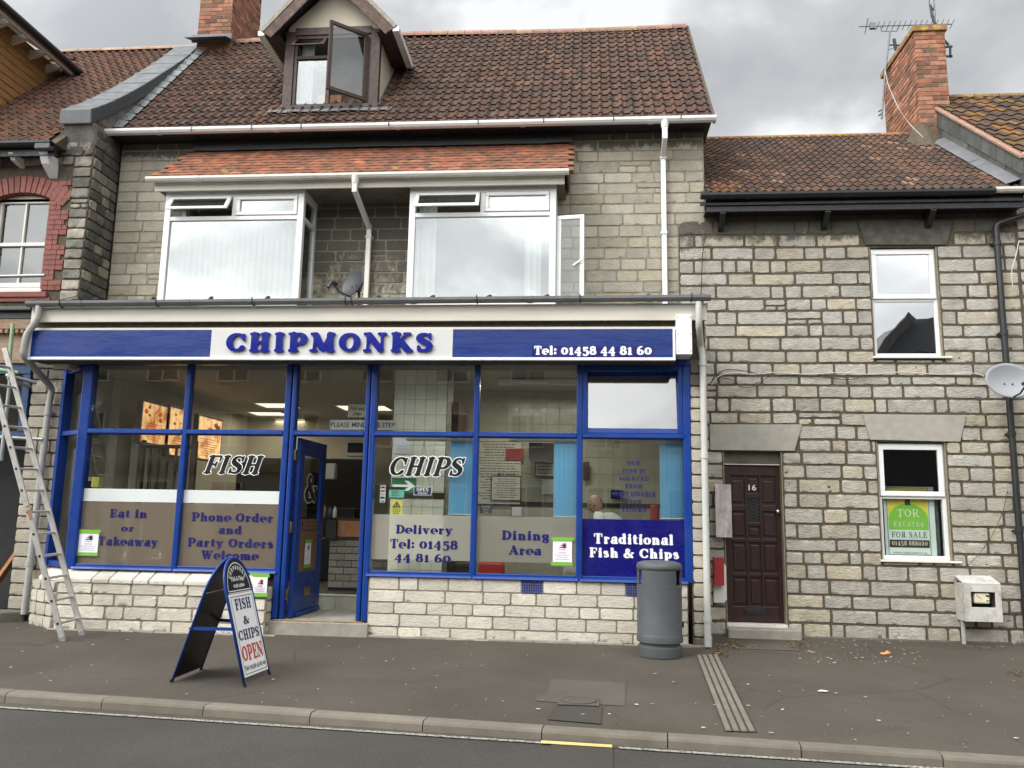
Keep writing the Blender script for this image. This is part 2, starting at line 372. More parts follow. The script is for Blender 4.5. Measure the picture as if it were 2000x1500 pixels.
G = {
'A': (.98, [_t((.16, b_), (.47, .9)), _T((.50, .88), (.78, .13)), _t((.28, .33), (.66, .33)), _s(.15, b_, .12), _s(.80, b_, .15)]),
'B': (.86, [_T((.26, .1), (.26, .9)), _s(.2, C_, .12), _s(.2, b_, .12), _t((.26, C_), (.45, C_)), _arc(.43, .73, .25, .20, 90, -90), _t((.26, .52), (.45, .52)), _arc(.45, .29, .30, .23, 90, -90), _t((.26, b_), (.45, b_))]),
'C': (.90, [_arc(.50, .5, .34, .42, 48, 318, 22), _t((.80, .62), (.80, .90))]),
'D': (.96, [_T((.26, .1), (.26, .9)), _s(.2, C_, .12), _s(.2, b_, .12), _t((.26, C_), (.45, C_)), _arc(.44, .5, .38, .44, 90, -90, 20), _t((.26, b_), (.45, b_))]),
'E': (.84, [_T((.26, .1), (.26, .9)), _s(.2, C_, .12), _s(.2, b_, .12), _t((.26, C_), (.72, C_)), _t((.26, b_), (.75, b_)), _t((.26, .51), (.55, .51)), _t((.72, .72), (.72, .93)), _t((.76, .08), (.76, .28)), _t((.57, .40), (.57, .62))]),
'F': (.80, [_T((.26, .1), (.26, .9)), _s(.2, C_, .12), _s(.26, b_, .17), _t((.26, C_), (.72, C_)), _t((.26, .51), (.55, .51)), _t((.72, .70), (.72, .93)), _t((.57, .40), (.57, .62))]),
'H': (1.0, [_T((.26, .1), (.26, .9)), _T((.74, .1), (.74, .9)), _t((.26, .5), (.74, .5)), _s(.26, C_), _s(.26, b_), _s(.74, C_), _s(.74, b_)]),
'I': (.50, [_T((.25, .1), (.25, .9)), _s(.25, C_), _s(.25, b_)]),
'K': (.98, [_T((.26, .1), (.26, .9)), _s(.26, C_), _s(.26, b_), _t((.30, .42), (.72, .92)), _T((.46, .56), (.78, .10)), _s(.74, C_, .12), _s(.82, b_, .13)]),
'L': (.80, [_T((.26, .1), (.26, .9)), _s(.26, C_), _s(.2, b_, .12), _t((.26, b_), (.72, b_)), _t((.74, .08), (.74, .32))]),
'M': (1.16, [_t((.2, .08), (.24, .9)), _T((.26, .88), (.56, .18)), _t((.58, .14), (.88, .9)), _T((.92, .1), (.90, .9)), _s(.18, b_, .12), _s(.92, b_, .14), _s(.18, C_, .1), _s(.96, C_, .1)]),
'N': (1.04, [_t((.2, .08), (.2, .9)), _T((.24, .88), (.76, .12)), _t((.82, .1), (.82, .9)), _s(.18, b_, .12), _s(.18, C_, .12), _s(.82, C_, .14)]),
'O': (.96, [_arc(.48, .5, .33, .42, 0, 360, 30)]),
'P': (.86, [_T((.26, .1), (.26, .9)), _s(.2, C_, .12), _s(.26, b_, .16), _t((.26, C_), (.45, C_)), _arc(.45, .68, .28, .26, 90, -90), _t((.26, .42), (.45, .42))]),
'R': (.98, [_T((.26, .1), (.26, .9)), _s(.2, C_, .12), _s(.26, b_, .15), _t((.26, C_), (.45, C_)), _arc(.45, .71, .26, .23, 90, -90), _t((.26, .48), (.45, .48)), _T((.50, .46), (.76, .12)), _s(.84, b_, .11)]),
'S': (.78, [_c((.62, .72, .0), (.55, .87, .0), (.38, .92, .05), (.2, .84, .5), (.17, .68, .9), (.3, .56, 1), (.48, .46, 1), (.61, .33, 1), (.58, .15, .6), (.40, .07, .1), (.22, .12, .0), (.15, .26, .0)), _t((.63, .70), (.63, .92)), _t((.14, .08), (.14, .28))]),
'T': (.90, [_T((.45, .1), (.45, .9)), _s(.45, b_, .17), _t((.1, C_), (.8, C_)), _t((.09, .70), (.09, .93)), _t((.81, .70), (.81, .93))]),
'U': (1.0, [_T((.26, .9), (.26, .35)), _arc(.5, .33, .25, .26, 180, 360), _t((.76, .35), (.76, .9)), _s(.26, C_), _s(.76, C_, .13)]),
'W': (1.3, [_T((.2, .9), (.42, .12)), _t((.42, .12), (.64, .88)), _T((.62, .88), (.84, .12)), _t((.86, .12), (1.08, .9)), _s(.2, C_), _s(.64, C_, .12), _s(1.08, C_, .12)]),
'a': (.72, [_c((.17, .48, .1), (.2, .60, .1), (.34, .64, .2), (.50, .58, 1), (.52, .45, 1), (.52, .14, 1)), _arc(.34, .21, .19, .155, 70, 320), _s(.60, b_, .05, .08)]),
'c': (.66, [_arc(.37, .34, .23, .28, 55, 315, 18), _t((.53, .50), (.52, .56))]),
'd': (.80, [_arc(.34, .34, .2, .27, 60, 300, 16), _T((.57, .12), (.57, .9)), _s(.50, C_, .08, .06), _s(.64, b_, .04, .08)]),
'e': (.72, [_arc(.37, .34, .27, .29, 0, 284, 20), _t((.18, .345), (.62, .345))]),
'f': (.52, [_T((.24, .1), (.24, .72)), _arc(.38, .76, .15, .17, 180, 60, 8, False), _s(.26, b_, .15), _t((.08, x_), (.44, x_))]),
'g': (.72, [_arc(.33, .42, .19, .19, 0, 360, 18), _t((.5, .56), (.63, .62)), _c((.24, .24, .2), (.22, .14, .4), (.4, .10, .5), (.58, .04, .6), (.54, -.14, .5), (.32, -.2, .2), (.12, -.14, .3), (.14, -.0, .2), (.24, .06, .2))]),
'h': (.84, [_T((.24, .1), (.24, .9)), _s(.18, C_, .08, .05), _s(.24, b_, .13), _arc(.42, .40, .18, .22, 150, 0, 10), _T((.6, .12), (.6, .40)), _s(.62, b_, .12)]),
'i': (.44, [_T((.23, .1), (.23, .58)), _s(.17, x_, .08, .05), _s(.23, b_, .13), _T((.23, .86), (.235, .87))]),
'k': (.82, [_T((.24, .1), (.24, .9)), _s(.18, C_, .08, .05), _s(.24, b_, .13), _t((.3, .30), (.56, .60)), _T((.42, .38), (.62, .12)), _s(.58, x_, .11), _s(.67, b_, .11)]),
'l': (.44, [_T((.23, .1), (.23, .9)), _s(.17, C_, .08, .05), _s(.23, b_, .13)]),
'm': (1.22, [_T((.24, .1), (.24, .56)), _s(.18, x_, .08, .04), _s(.24, b_, .12), _arc(.42, .40, .18, .22, 150, 0, 10), _T((.6, .12), (.6, .40)), _s(.61, b_, .11), _arc(.78, .40, .18, .22, 150, 0, 10), _T((.96, .12), (.96, .40)), _s(.98, b_, .12)]),
'n': (.84, [_T((.24, .1), (.24, .56)), _s(.18, x_, .08, .04), _s(.24, b_, .13), _arc(.42, .40, .18, .22, 150, 0, 10), _T((.6, .12), (.6, .40)), _s(.62, b_, .12)]),
'o': (.72, [_arc(.36, .34, .235, .275, 0, 360, 24)]),
'p': (.80, [_T((.24, -.14), (.24, .56)), _s(.17, x_, .08, .04), _s(.25, -.19, .14), _arc(.45, .34, .19, .27, 125, -125, 16)]),
'r': (.64, [_T((.24, .1), (.24, .56)), _s(.18, x_, .08, .04), _s(.25, b_, .14), _arc(.42, .42, .16, .19, 150, 70, 6, False), [(.5, .54, .55), (.505, .53, .55)]]),
's': (.60, [_c((.45, .5, 0), (.4, .62, 0), (.26, .64, .2), (.15, .54, .7), (.24, .41, .9), (.38, .32, .9), (.46, .19, .8), (.36, .07, .2), (.2, .06, 0), (.12, .16, 0))]),
't': (.52, [_T((.24, .18), (.24, .78)), _arc(.36, .18, .12, .12, 180, 320, 8, False), _t((.08, x_), (.44, x_))]),
'u': (.84, [_T((.24, .58), (.24, .26)), _arc(.4, .24, .16, .18, 180, 340, 8), _T((.6, .12), (.6, .58)), _s(.17, x_, .08, .04), _s(.54, x_, .08, .04), _s(.66, b_, .04, .07)]),
'v': (.78, [_T((.2, .56), (.38, .12)), _t((.4, .12), (.58, .58)), _s(.2, x_, .13), _s(.6, x_, .11)]),
'w': (1.08, [_T((.2, .56), (.34, .12)), _t((.36, .12), (.52, .56)), _T((.52, .56), (.68, .12)), _t((.7, .12), (.88, .58)), _s(.2, x_, .13), _s(.52, x_, .1), _s(.9, x_, .11)]),
'y': (.80, [_T((.2, .56), (.40, .12)), _t((.6, .58), (.34, -.12)), [(.26, -.14, .5), (.25, -.14, .5)], _s(.2, x_, .13), _s(.62, x_, .11)]),
'0': (.80, [_arc(.4, .42, .26, .34, 0, 360, 26)]),
'1': (.58, [_T((.29, .1), (.29, .72)), _t((.1, .66), (.28, .76)), _s(.29, b_, .18)]),
'2': (.74, [_c((.14, .62, .3), (.22, .78, .1), (.42, .8, .3), (.56, .66, 1), (.48, .46, .8), (.16, .12, .2)), _T((.22, .12), (.5, .11)), _t((.5, .1), (.62, .2))]),
'4': (.80, [_t((.06, .24), (.44, .8)), _T((.5, -.02), (.5, .76)), _t((.08, .22), (.72, .22)), _s(.5, -.08, .14)]),
'5': (.76, [[(.20, .80, .3), (.20, .44, .2)], [(.20, .76, .7), (.58, .78, .6)], _c((.20, .42, .0), (.40, .50, .2), (.60, .32, 1), (.58, .06, .8), (.38, -.08, .1), (.22, -.06, .1)), [(.16, .02, .5), (.165, .02, .5)]]),
'6': (.78, [_arc(.39, .28, .24, .23, 0, 360, 24), _c((.16, .3, 1), (.18, .6, .9), (.34, .84, .4), (.58, .92, 0))]),
'8': (.76, [_arc(.38, .70, .20, .2, 0, 360, 22, True, .85), _arc(.38, .27, .25, .22, 0, 360, 22)]),
'&': (1.04, [_c((.88, .5, 0), (.72, .2, 0), (.5, .06, .1), (.24, .08, .6), (.14, .26, 1), (.26, .44, .6), (.5, .6, .1), (.58, .78, .3), (.44, .92, 0), (.3, .82, .6), (.34, .62, .9), (.6, .28, 1), (.84, .08, .6)), _s(.86, .52, .12)]),
':': (.34, [[(.16, .18, 1.), (.165, .18, 1.)], [(.16, .58, 1.), (.165, .58, 1.)]]),
'.': (.32, [[(.16, .12, 1.), (.165, .12, 1.)]]),
}
STY = {'fat': (.142, .053, .060, .022), 'slab': (.125, .055, .055, .014), 'roman': (.062, .026, .020, .010), 'bold': (.120, .050, .040, .014)}
_gc = {}
def glyph(ch, sty, grow=0.):
    """filled outline of one glyph: (verts, faces) by marching squares over the pen-stroke distance field"""
    key = (ch, sty, grow)
    if key in _gc: return _gc[key]
    rT, rt_, rs, k = STY[sty]; adv, strokes = G[ch]
    h = 1/26. if sty != 'roman' else 1/34.
    x0, y0, x1, y1 = -.18, -.36, adv+.2, 1.14
    nx = int((x1-x0)/h)+1; ny = int((y1-y0)/h)+1
    X, Y = np.meshgrid(x0+np.arange(nx)*h, y0+np.arange(ny)*h, indexing='ij'); D = np.full_like(X, 9.)
    def rr(w): return rs if w < 0 else rt_+(rT-rt_)*w
    for st in strokes:
        d = np.full_like(X, 9.)
        for (ax, ay, aw), (bx, by, bw) in zip(st, st[1:]):
            ra, rb = rr(aw), rr(bw); dx, dy = bx-ax, by-ay; l2 = dx*dx+dy*dy+1e-12
            t = np.clip(((X-ax)*dx+(Y-ay)*dy)/l2, 0, 1)
            d = np.minimum(d, np.hypot(X-ax-t*dx, Y-ay-t*dy)-(ra+(rb-ra)*t))
        hh = np.clip(.5+.5*(D-d)/k, 0, 1); D = D*(1-hh)+d*hh-k*hh*(1-hh)
    D -= grow
    vs = []; fs = []; vi = {}
    def gv(i, j):
        if (i, j) not in vi: vi[i, j] = len(vs); vs.append((X[i, j], Y[i, j]))
        return vi[i, j]
    def ge(i, j, i2, j2):
        kk = (min((i, j), (i2, j2)), max((i, j), (i2, j2)))
        if kk not in vi:
            a, b = D[kk[0]], D[kk[1]]; t = min(max(a/(a-b), .02), .98); vi[kk] = len(vs)
            vs.append((X[kk[0]]*(1-t)+X[kk[1]]*t, Y[kk[0]]*(1-t)+Y[kk[1]]*t))
        return vi[kk]
    ins = D < 0
    for i in range(nx-1):
        for j in range(ny-1):
            cs = [(i, j), (i+1, j), (i+1, j+1), (i, j+1)]; b = [ins[c] for c in cs]
            if not any(b): continue
            poly = []
            for q in range(4):
                c, n_ = cs[q], cs[(q+1) % 4]
                if ins[c]: poly.append(gv(*c))
                if ins[c] != ins[n_]: poly.append(ge(*c, *n_))
            if len(poly) > 2: fs.append(poly)
    _gc[key] = (vs, fs); return _gc[key]
def text_w(s, sty, sp): return sum((.42 if c == ' ' else G[c][0]+sp) for c in s)-sp
def write(mb, s, O, U, V, h, sty='fat', width=None, sp=.04, slant=0., grow=0., align='c', lift=0., mi=0, mirror=False):
    """letters of cap height h from baseline point O (centre/left), along U, up V"""
    O = Vector(O); U = Vector(U).normalized(); V = Vector(V).normalized(); Nn = U.cross(V)
    w = text_w(s, sty, sp); sx = h if width is None else width/w; x = -w/2 if align == 'c' else 0.
    for c in s:
        if c == ' ': x += .42; continue
        vs, fs = glyph(c, sty, grow); i0 = len(mb.v)
        for a, b in vs: mb.v.append(tuple(O+U*((x+a+slant*b)*sx)+V*(b*h)+Nn*lift))
        for f in fs: mb.face([i0+q for q in f], mi=mi)
        x += G[c][0]+sp
    return mb
def sans(mb, s, O, U, V, h, width=None, bold=True, align='c', lift=0., mi=0):
    """plain sans letters for small notices (Blender's built-in face turned to mesh)"""
    cu = bpy.data.curves.new('t', 'FONT'); cu.body = s; cu.size = 1.; cu.resolution_u = 2; cu.offset = .012 if bold else 0
    o = bpy.data.objects.new('t', cu); COL.objects.link(o); dg = bpy.context.evaluated_depsgraph_get()
    me = bpy.data.meshes.new_from_object(o.evaluated_get(dg)); O = Vector(O); U = Vector(U).normalized(); V = Vector(V).normalized(); Nn = U.cross(V)
    xs = [v.co.x for v in me.vertices]
    if xs:
        x0, x1 = min(xs), max(xs); k = h/.70; kx = k if width is None else width/(x1-x0); mid = (x0+x1)/2 if align == 'c' else x0
        i0 = len(mb.v)
        for v in me.vertices: mb.v.append(tuple(O+U*((v.co.x-mid)*kx)+V*(v.co.y*k)+Nn*lift))
        for f in me.polygons: mb.face([i0+q for q in f.vertices], mi=mi)
    bpy.data.objects.remove(o); bpy.data.curves.remove(cu); bpy.data.meshes.remove(me)
    return mb
def scribble(mb, x0, x1, z0, z1, n, U, V, O, th, rnd, mi=0, lift=.002):
    """rows of tiny print too small to read: dashes of word length"""
    O = Vector(O); Nn = Vector(U).cross(Vector(V))
    for r in range(n):
        z = z1-(r+.5)*(z1-z0)/n; w = (x1-x0)*rnd.uniform(.55, 1.); x = (x0+x1)/2-w/2; e = x+w
        while x < e:
            l = min(e-x, th*rnd.uniform(1.5, 5)); p = O+Vector(U)*x+Vector(V)*z+Nn*lift
            i = len(mb.v); mb.v += [tuple(p), tuple(p+Vector(U)*l), tuple(p+Vector(U)*l+Vector(V)*th), tuple(p+Vector(V)*th)]
            mb.face((i, i+1, i+2, i+3), mi=mi); x += l+th*rnd.uniform(.7, 1.2)
XU = Vector((1, 0, 0)); ZU = Vector((0, 0, 1))
# ---------------------------------------------------------------- palette
mat('stone_house', (.42, .395, .342), .9, var=.17, vs=7, bump=.022, bs=24, bst=(1, 1, 2.2), pits=True, tone=True, algae=True, dirt=.12, dcol=(.12, .10, .075), ds=5, spec=.2)
mat('stone_upper', (.375, .352, .29), .9, var=.12, vs=7, bump=.012, bs=28, bst=(1, 1, 2), pits=True, tone=True, algae=True, dirt=.12, dcol=(.12, .105, .08), ds=4, spec=.2)
mat('stone_painted', (.62, .58, .495), .8, var=.08, vs=8, bump=.014, bs=30, bst=(1, 1, 1.8), pits=True, tone=True, algae=True, dirt=.22, dcol=(.17, .14, .10), ds=6, spec=.25)
mat('stone_grey', (.19, .178, .155), .9, var=.3, vs=6, bump=.014, bs=28, pits=True, tone=True, algae=True, dirt=.3, dcol=(.05, .045, .04), ds=4, spec=.2)
mat('lintel_stone', (.35, .33, .28), .85, var=.10, vs=10, bump=.004, bs=70, dirt=.15, dcol=(.14, .12, .09), ds=8, spec=.2)
mat('lintel_dark', (.09, .083, .07), .85, var=.3, vs=9, bump=.005, bs=70, dirt=.2, dcol=(.35, .33, .28), ds=6, spec=.2)
mat('mortar_dark', (.105, .088, .064), .95, var=.25, vs=20, bump=.012, bs=60, spec=.1)
mat('mortar_buff', (.27, .235, .17), .95, var=.2, vs=14, bump=.006, bs=70, dirt=.3, dcol=(.09, .08, .06), spec=.1)
mat('mortar_cream', (.25, .22, .17), .95, var=.2, vs=14, bump=.005, bs=70, spec=.1)
mat('roof_tile', (.070, .042, .030), .85, var=.30, vs=14, bump=.004, bs=110, tone=True, dirt=.16, dcol=(.045, .038, .03), ds=3, speck=(60, .70, (.36, .33, .27)), spec=.25)
mat('roof_tile_left', (.112, .062, .043), .85, var=.22, vs=12, bump=.004, bs=110, tone=True, dirt=.12, dcol=(.06, .05, .04), ds=4, spec=.25)
mat('clay_tile', (.34, .122, .064), .85, var=.20, vs=14, bump=.003, bs=90, tone=True, dirt=.74, dcol=(.085, .062, .048), ds=7, speck=(3.2, .63, (.33, .19, .06)), spec=.2)
mat('ridge_tile', (.30, .185, .13), .85, var=.2, vs=8, bump=.003, bs=70, tone=True, dirt=.35, dcol=(.30, .24, .18), ds=5, spec=.2)
mat('ridge_lichen', (.26, .15, .07), .85, var=.25, vs=8, bump=.004, bs=60, tone=True, dirt=.4, dcol=(.09, .08, .06), ds=6, speck=(9, .56, (.42, .27, .06)), spec=.2)
mat('brick_red', (.27, .135, .085), .85, var=.28, vs=9, bump=.005, bs=60, tone=True, dirt=.28, dcol=(.09, .065, .05), ds=7, spec=.2)
mat('brick_quoin', (.215, .070, .052), .75, var=.12, vs=9, bump=.003, bs=60, tone=True, dirt=.08, dcol=(.14, .05, .04), ds=5)
mat('slate', (.075, .075, .068), .7, var=.25, vs=6, bump=.004, bs=50, tone=True, dirt=.3, dcol=(.12, .115, .10), ds=5)
mat('lead', (.12, .125, .13), .6, metal=.0, var=.2, vs=4, bump=.004, bs=12, dirt=.2, dcol=(.28, .28, .27), ds=6)
mat('lead_clad', (.055, .059, .061), .5, var=.10, vs=3, bump=.002, bs=8)
mat('render_cream', (.56, .50, .39), .9, var=.06, vs=3, bump=.002, bs=120, dirt=.10, dcol=(.30, .26, .20), ds=2)
mat('upvc', (.76, .76, .74), .35, var=.03, vs=3, dirt=.05, dcol=(.45, .43, .38), ds=6)
mat('upvc_aged', (.70, .67, .60), .45, var=.06, vs=4, dirt=.22, dcol=(.26, .23, .18), ds=5)
mat('fascia_cream', (.62, .585, .50), .5, var=.07, vs=3, dirt=.2, dcol=(.30, .27, .21), ds=4, stretch=(.4, 1, 2))
mat('gutter_grey', (.15, .155, .15), .55, var=.15, vs=5, dirt=.25, dcol=(.06, .06, .055), ds=4)
mat('curtain_dim', (.50, .52, .50), .9); mat('soffit_dirty', (.16, .13, .095), .8, var=.3, vs=5, dirt=.4); mat('aerial_metal', (.16, .165, .17), .5, metal=.3)
mat('pipe_grey', (.36, .355, .33), .55, var=.12, vs=4, dirt=.3, dcol=(.17, .15, .12), ds=5)
mat('pipe_cream', (.52, .52, .48), .5, var=.08, vs=4, dirt=.12, dcol=(.25, .23, .19), ds=6)
mat('iron_black', (.016, .016, .017), .45, var=.3, vs=8, bump=.001, bs=40, dirt=.15, dcol=(.08, .075, .07))
mat('timber_brown', (.050, .026, .019), .6, var=.3, vs=10, bump=.002, bs=70, dirt=.08, dcol=(.16, .12, .10), ds=14, stretch=(1, 1, 1))
mat('timber_weathered', (.085, .052, .038), .8, var=.35, vs=12, bump=.004, bs=50, dirt=.40, dcol=(.26, .21, .17), ds=9)
mat('barge_mortar', (.30, .27, .22), .9, var=.25, vs=20, bump=.006, bs=60, dirt=.3)
mat('cladding', (.34, .175, .06), .6, var=.3, vs=5, bump=.001, bs=60, stretch=(1, 1, 5), dirt=.2, dcol=(.15, .07, .03), ds=3)
mat('blue_paint', (.006, .038, .215), .36, var=.10, vs=2, bump=.0005, bs=70, coat=.08, spec=.35)
mat('blue_fascia', (.005, .026, .165), .28, var=.12, vs=2, bump=.0015, bs=14, stretch=(.35, 1, 2.5), coat=.14)
mat('blue_film', (.004, .004, .13), .3, var=.04, vs=2)
mat('blue_letter', (.007, .014, .21), .14, var=.03, vs=2, coat=.6)
mat('blue_vinyl', (.004, .005, .105), .4, var=.05, vs=2)
mat('white_board', (.58, .575, .56), .4, var=.03, vs=2, dirt=.06, dcol=(.45, .43, .38), ds=3)
mat('white_vinyl', (.82, .82, .80), .35, var=.02, vs=2)
mat('white_film', (.66, .69, .66), .45, var=.02, vs=2)
mat('white_bright', (.84, .84, .82), .35, var=.02, vs=2)
mat('black_vinyl', (.008, .008, .009), .35, var=.05, vs=2)
ground_mat('asphalt', (.080, .069, .054), (.056, .048, .039), .55, .5)
ground_mat('road', (.064, .059, .051), (.040, .037, .033), .0, .65)
ground_mat('road_edge', (.082, .072, .057), (.050, .043, .035), .4, .5)
ground_mat('patch_pale', (.096, .085, .069), (.084, .074, .06), 0, .35)
ground_mat('patch_dark', (.062, .055, .046), (.052, .046, .039), 0, .35)
mat('kerb_stone', (.17, .15, .12), .9, var=.14, vs=5, bump=.004, bs=110, dirt=.28, dcol=(.10, .085, .07), ds=4, tone=True, spec=.2)
mat('concrete', (.30, .275, .235), .9, var=.15, vs=6, bump=.004, bs=80, dirt=.3, dcol=(.13, .115, .09), ds=5, spec=.2)
mat('concrete_mossy', (.15, .145, .115), .95, var=.3, vs=6, bump=.006, bs=50, dirt=.4, dcol=(.06, .06, .04), ds=6, spec=.1)
mat('line_white', (.30, .285, .24), .85, var=.3, vs=40, bump=.002, bs=150, speck=(38, .50, (.10, .09, .075)))
mat('line_yellow', (.55, .44, .16), .8, var=.15, vs=20, bump=.002, bs=150)
mat('aluminium', (.52, .50, .46), .42, metal=.55, var=.10, vs=12, dirt=.18, dcol=(.32, .29, .25), ds=9)
mat('galvanised', (.34, .35, .34), .45, metal=.6, var=.2, vs=9, dirt=.25, dcol=(.2, .19, .17))
mat('bin_grey', (.070, .074, .078), .55, var=.08, vs=5, bump=.0008, bs=60, dirt=.10, dcol=(.13, .13, .125), ds=5, speck=(34, .80, (.5, .5, .48)))
mat('dish_dark', (.035, .036, .04), .45, var=.15, vs=4)
mat('dish_grey', (.30, .31, .32), .5, var=.06, vs=3, dirt=.12, dcol=(.2, .2, .19))
mat('plastic_black', (.02, .02, .022), .4)
mat('door_brown', (.034, .014, .011), .38, var=.25, vs=8, bump=.0008, bs=90, stretch=(3, 3, .6), dirt=.12, dcol=(.10, .035, .022), ds=12)
mat('brass', (.42, .30, .12), .35, metal=.9, var=.2)
mat('chrome', (.6, .6, .6), .2, metal=1.)
mat('paper', (.80, .78, .84), .8, var=.02)
mat('tape_green', (.17, .42, .045), .5, var=.06)
mat('ink', (.03, .03, .035), .6)
mat('ink_soft', (.45, .42, .50), .7)
mat('ink_red', (.30, .02, .04), .6)
mat('mdf_brown', (.19, .105, .055), .6, var=.15, vs=5, bump=.001, bs=40)
mat('wood_dark', (.045, .022, .012), .4, var=.3, vs=9, stretch=(1, 1, 5))
mat('wood_orange', (.35, .15, .06), .5, var=.2, vs=6, stretch=(4, 1, 1))
mat('tile_cream', (.62, .60, .50), .3, var=.04, vs=2)
mat('grout', (.36, .35, .29), .9)
mat('wall_inside', (.42, .40, .33), .8, var=.06, vs=2)
mat('ceiling_inside', (.40, .37, .29), .9, var=.05, vs=3)
mat('floor_inside', (.10, .09, .075), .5, var=.15, vs=3)
mat('floor_tile', (.33, .31, .26), .5, var=.12, vs=5, dirt=.15)
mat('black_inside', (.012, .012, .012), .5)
frosted('blind_blue', (.36, .74, 1.0), .98, (.36, .72, .95))
mat('curtain_white', (.35, .37, .355), .9, var=.05, vs=3)
mat('red_plastic', (.35, .02, .02), .4, var=.1)
mat('red_sign', (.33, .025, .03), .45, var=.1, dirt=.1)
mat('green_sign', (.01, .16, .07), .4)
mat('teal_card', (.14, .50, .40), .5)
mat('yellow_card', (.72, .66, .12), .5)
mat('poster_yellow', (.82, .66, .09), .5, var=.03)
mat('poster_green', (.24, .56, .055), .5, var=.03)
mat('poster_white', (.70, .78, .74), .5, var=.03)
mat('poster_brown', (.055, .035, .025), .5)
mat('meter_box', (.52, .50, .45), .75, var=.12, vs=5, bump=.002, bs=60, dirt=.38, dcol=(.07, .065, .055), ds=7)
mat('meter_cream', (.68, .62, .44), .45)
mat('old_sign', (.66, .60, .57), .5, metal=.1, var=.1, dirt=.62, dcol=(.16, .14, .13), ds=2.5, stretch=(2, 1, .8))
mat('skin', (.42, .24, .17), .5, var=.08, vs=12)
mat('skin_scalp', (.36, .22, .16), .45, var=.1, vs=14)
mat('shirt_white', (.62, .64, .62), .8, var=.04)
mat('cloth_dark', (.03, .03, .045), .8)
mat('weathered_board', (.24, .155, .10), .85, var=.35, vs=5, bump=.003, bs=40, dirt=.5, dcol=(.36, .30, .24), ds=6, stretch=(.6, 1, 2))
mat('green_paint', (.27, .40, .22), .6, var=.2, dirt=.3, dcol=(.4, .4, .36))
mat('leaf_litter', (.13, .095, .055), .9, var=.4, vs=30, tone=True)
mat('litter_white', (.62, .58, .52), .8, var=.1, tone=True)
mat('cable', (.55, .54, .50), .5)
mat('cable_dark', (.03, .03, .03), .6)
mat('copper_blue', (.02, .06, .17), .5, var=.15)
glass('glass_shop', .0, (.95, .97, .95), 0., .0008)
glass('glass_bay', .13, (.90, .93, .91), 0., .0010)
glass('glass_house', .50, (.80, .83, .82), 0., .0012)
glass('glass_dark', .03, (.72, .74, .73), 0., .0010)
glass('glass_vent', .10, (.7, .7, .7), .04, .0006); glass('glass_side', .0, (.9, .92, .9), 0, .0006, .35); glass('glass_grey', .03, (.8, .82, .8), 0, .001, 1.2)
frosted('film_frosted', (.40, .31, .22), .5); frosted('film_light', (.60, .58, .49), .55); frosted('film_grey', (.36, .34, .29), .55)
emit('light_panel', (1., .93, .72), 1.3); emit('menu_glow', (1., .50, .16), .85); emit('menu_pale', (1., .66, .34), 1.0)
for _n in ('menu_glow', 'menu_pale'):
    t = MATS[_n].node_tree; bq = [n for n in t.nodes if n.type == 'BSDF_PRINCIPLED'][0]
    c = _mix(t, _ramp(t, _noise(t, 5., 4, .7, _coord(t)), .42, .62, (0, 0, 0), (1, 1, 1)), (1., .62, .26), (.45, .12, .03))
    t.links.new(c, bq.inputs['Emission Color'])
m_ = MATS
# ================================================================ SETTING
YS, YF = -1.07, -1.34
def kerbY(X): return -3.94-(X+5.03)*.1025
def gz(X, Y):
    k = kerbY(X)
    if Y > -1.1: return .03
    return .03+(-.12)*min(1, (-1.1-Y)/(-1.1-k))
def PG(px, py):
    z = 0.
    for _ in range(12): p = PZ(px, py, z); z = gz(p.x, p.y)
    return Vector((p.x, p.y, z))
ZR = -.170
def struct(name, mb, m, **k): o = build(name, mb, m, None, (0, 0, 0), **k); o['kind'] = 'structure'; return o
mb = MB(); mb.quad((-250, -250, -.32), (250, -250, -.32), (250, 250, -.32), (-250, 250, -.32)); struct('ground', mb, m_['asphalt'])
mb = MB()
xs = [-60, -30, -16]+[-12+.5*i for i in range(45)]+[16, 30, 60]
def strip(mb, f0, f1, n=1):
    g = [[mb.vert(Vector(f0(x)).lerp(Vector(f1(x)), j/n)) for j in range(n+1)] for x in xs]
    for A, B in zip(g, g[1:]):
        for j in range(n): mb.face((A[j+1], B[j+1], B[j], A[j]))
for x0, x1 in zip(xs, xs[1:]):
    for j in range(8):
        def pt(x, j):
            y = -1.1+(kerbY(x)+1.1)*j/8
            return (x, y, gz(x, y)+.0015*mnoise.noise(Vector((x*.5, y*.8, 0)))*(0 < j < 8))
        mb.quad(pt(x0, j+1), pt(x1, j+1), pt(x1, j), pt(x0, j))
    mb.quad((x0, -1.1, .03), (x1, -1.1, .03), (x1, .6, .03), (x0, .6, .03))
pv = struct('pavement', mb, m_['asphalt'])
# kerb: stones with gaps, one structure
mb = MB(); dk = Vector((1, -.1025, 0)).normalized(); nk = Vector((-.1025, -1, 0)).normalized()
k0 = Vector((-5.03, -3.94, 0)); rnd = random.Random(5)
j0 = PZ(212, 1362, -.09); s0 = (Vector((j0.x, j0.y, 0))-k0).dot(dk)
for i in range(-18, 24):
    a = k0+dk*(s0+i*.915+.004); b = k0+dk*(s0+(i+1)*.915-.004); t = rnd.uniform(.85, 1.12); c = (t, t, t)
    zz = rnd.uniform(-.003, .003)
    prof = [(0, -.3), (0, -.088+zz), (.10, -.090+zz), (.118, -.098+zz), (.128, -.115+zz), (.14, -.3)]
    A = [mb.vert(a+nk*o+Vector((0, 0, z))) for o, z in prof]; B = [mb.vert(b+nk*o+Vector((0, 0, z))) for o, z in prof]
    for q in range(len(prof)-1): mb.face((A[q], B[q], B[q+1], A[q+1]), c)
    mb.face(A[::-1], c); mb.face(B, c)
recalc(struct('kerb', mb, m_['kerb_stone']))
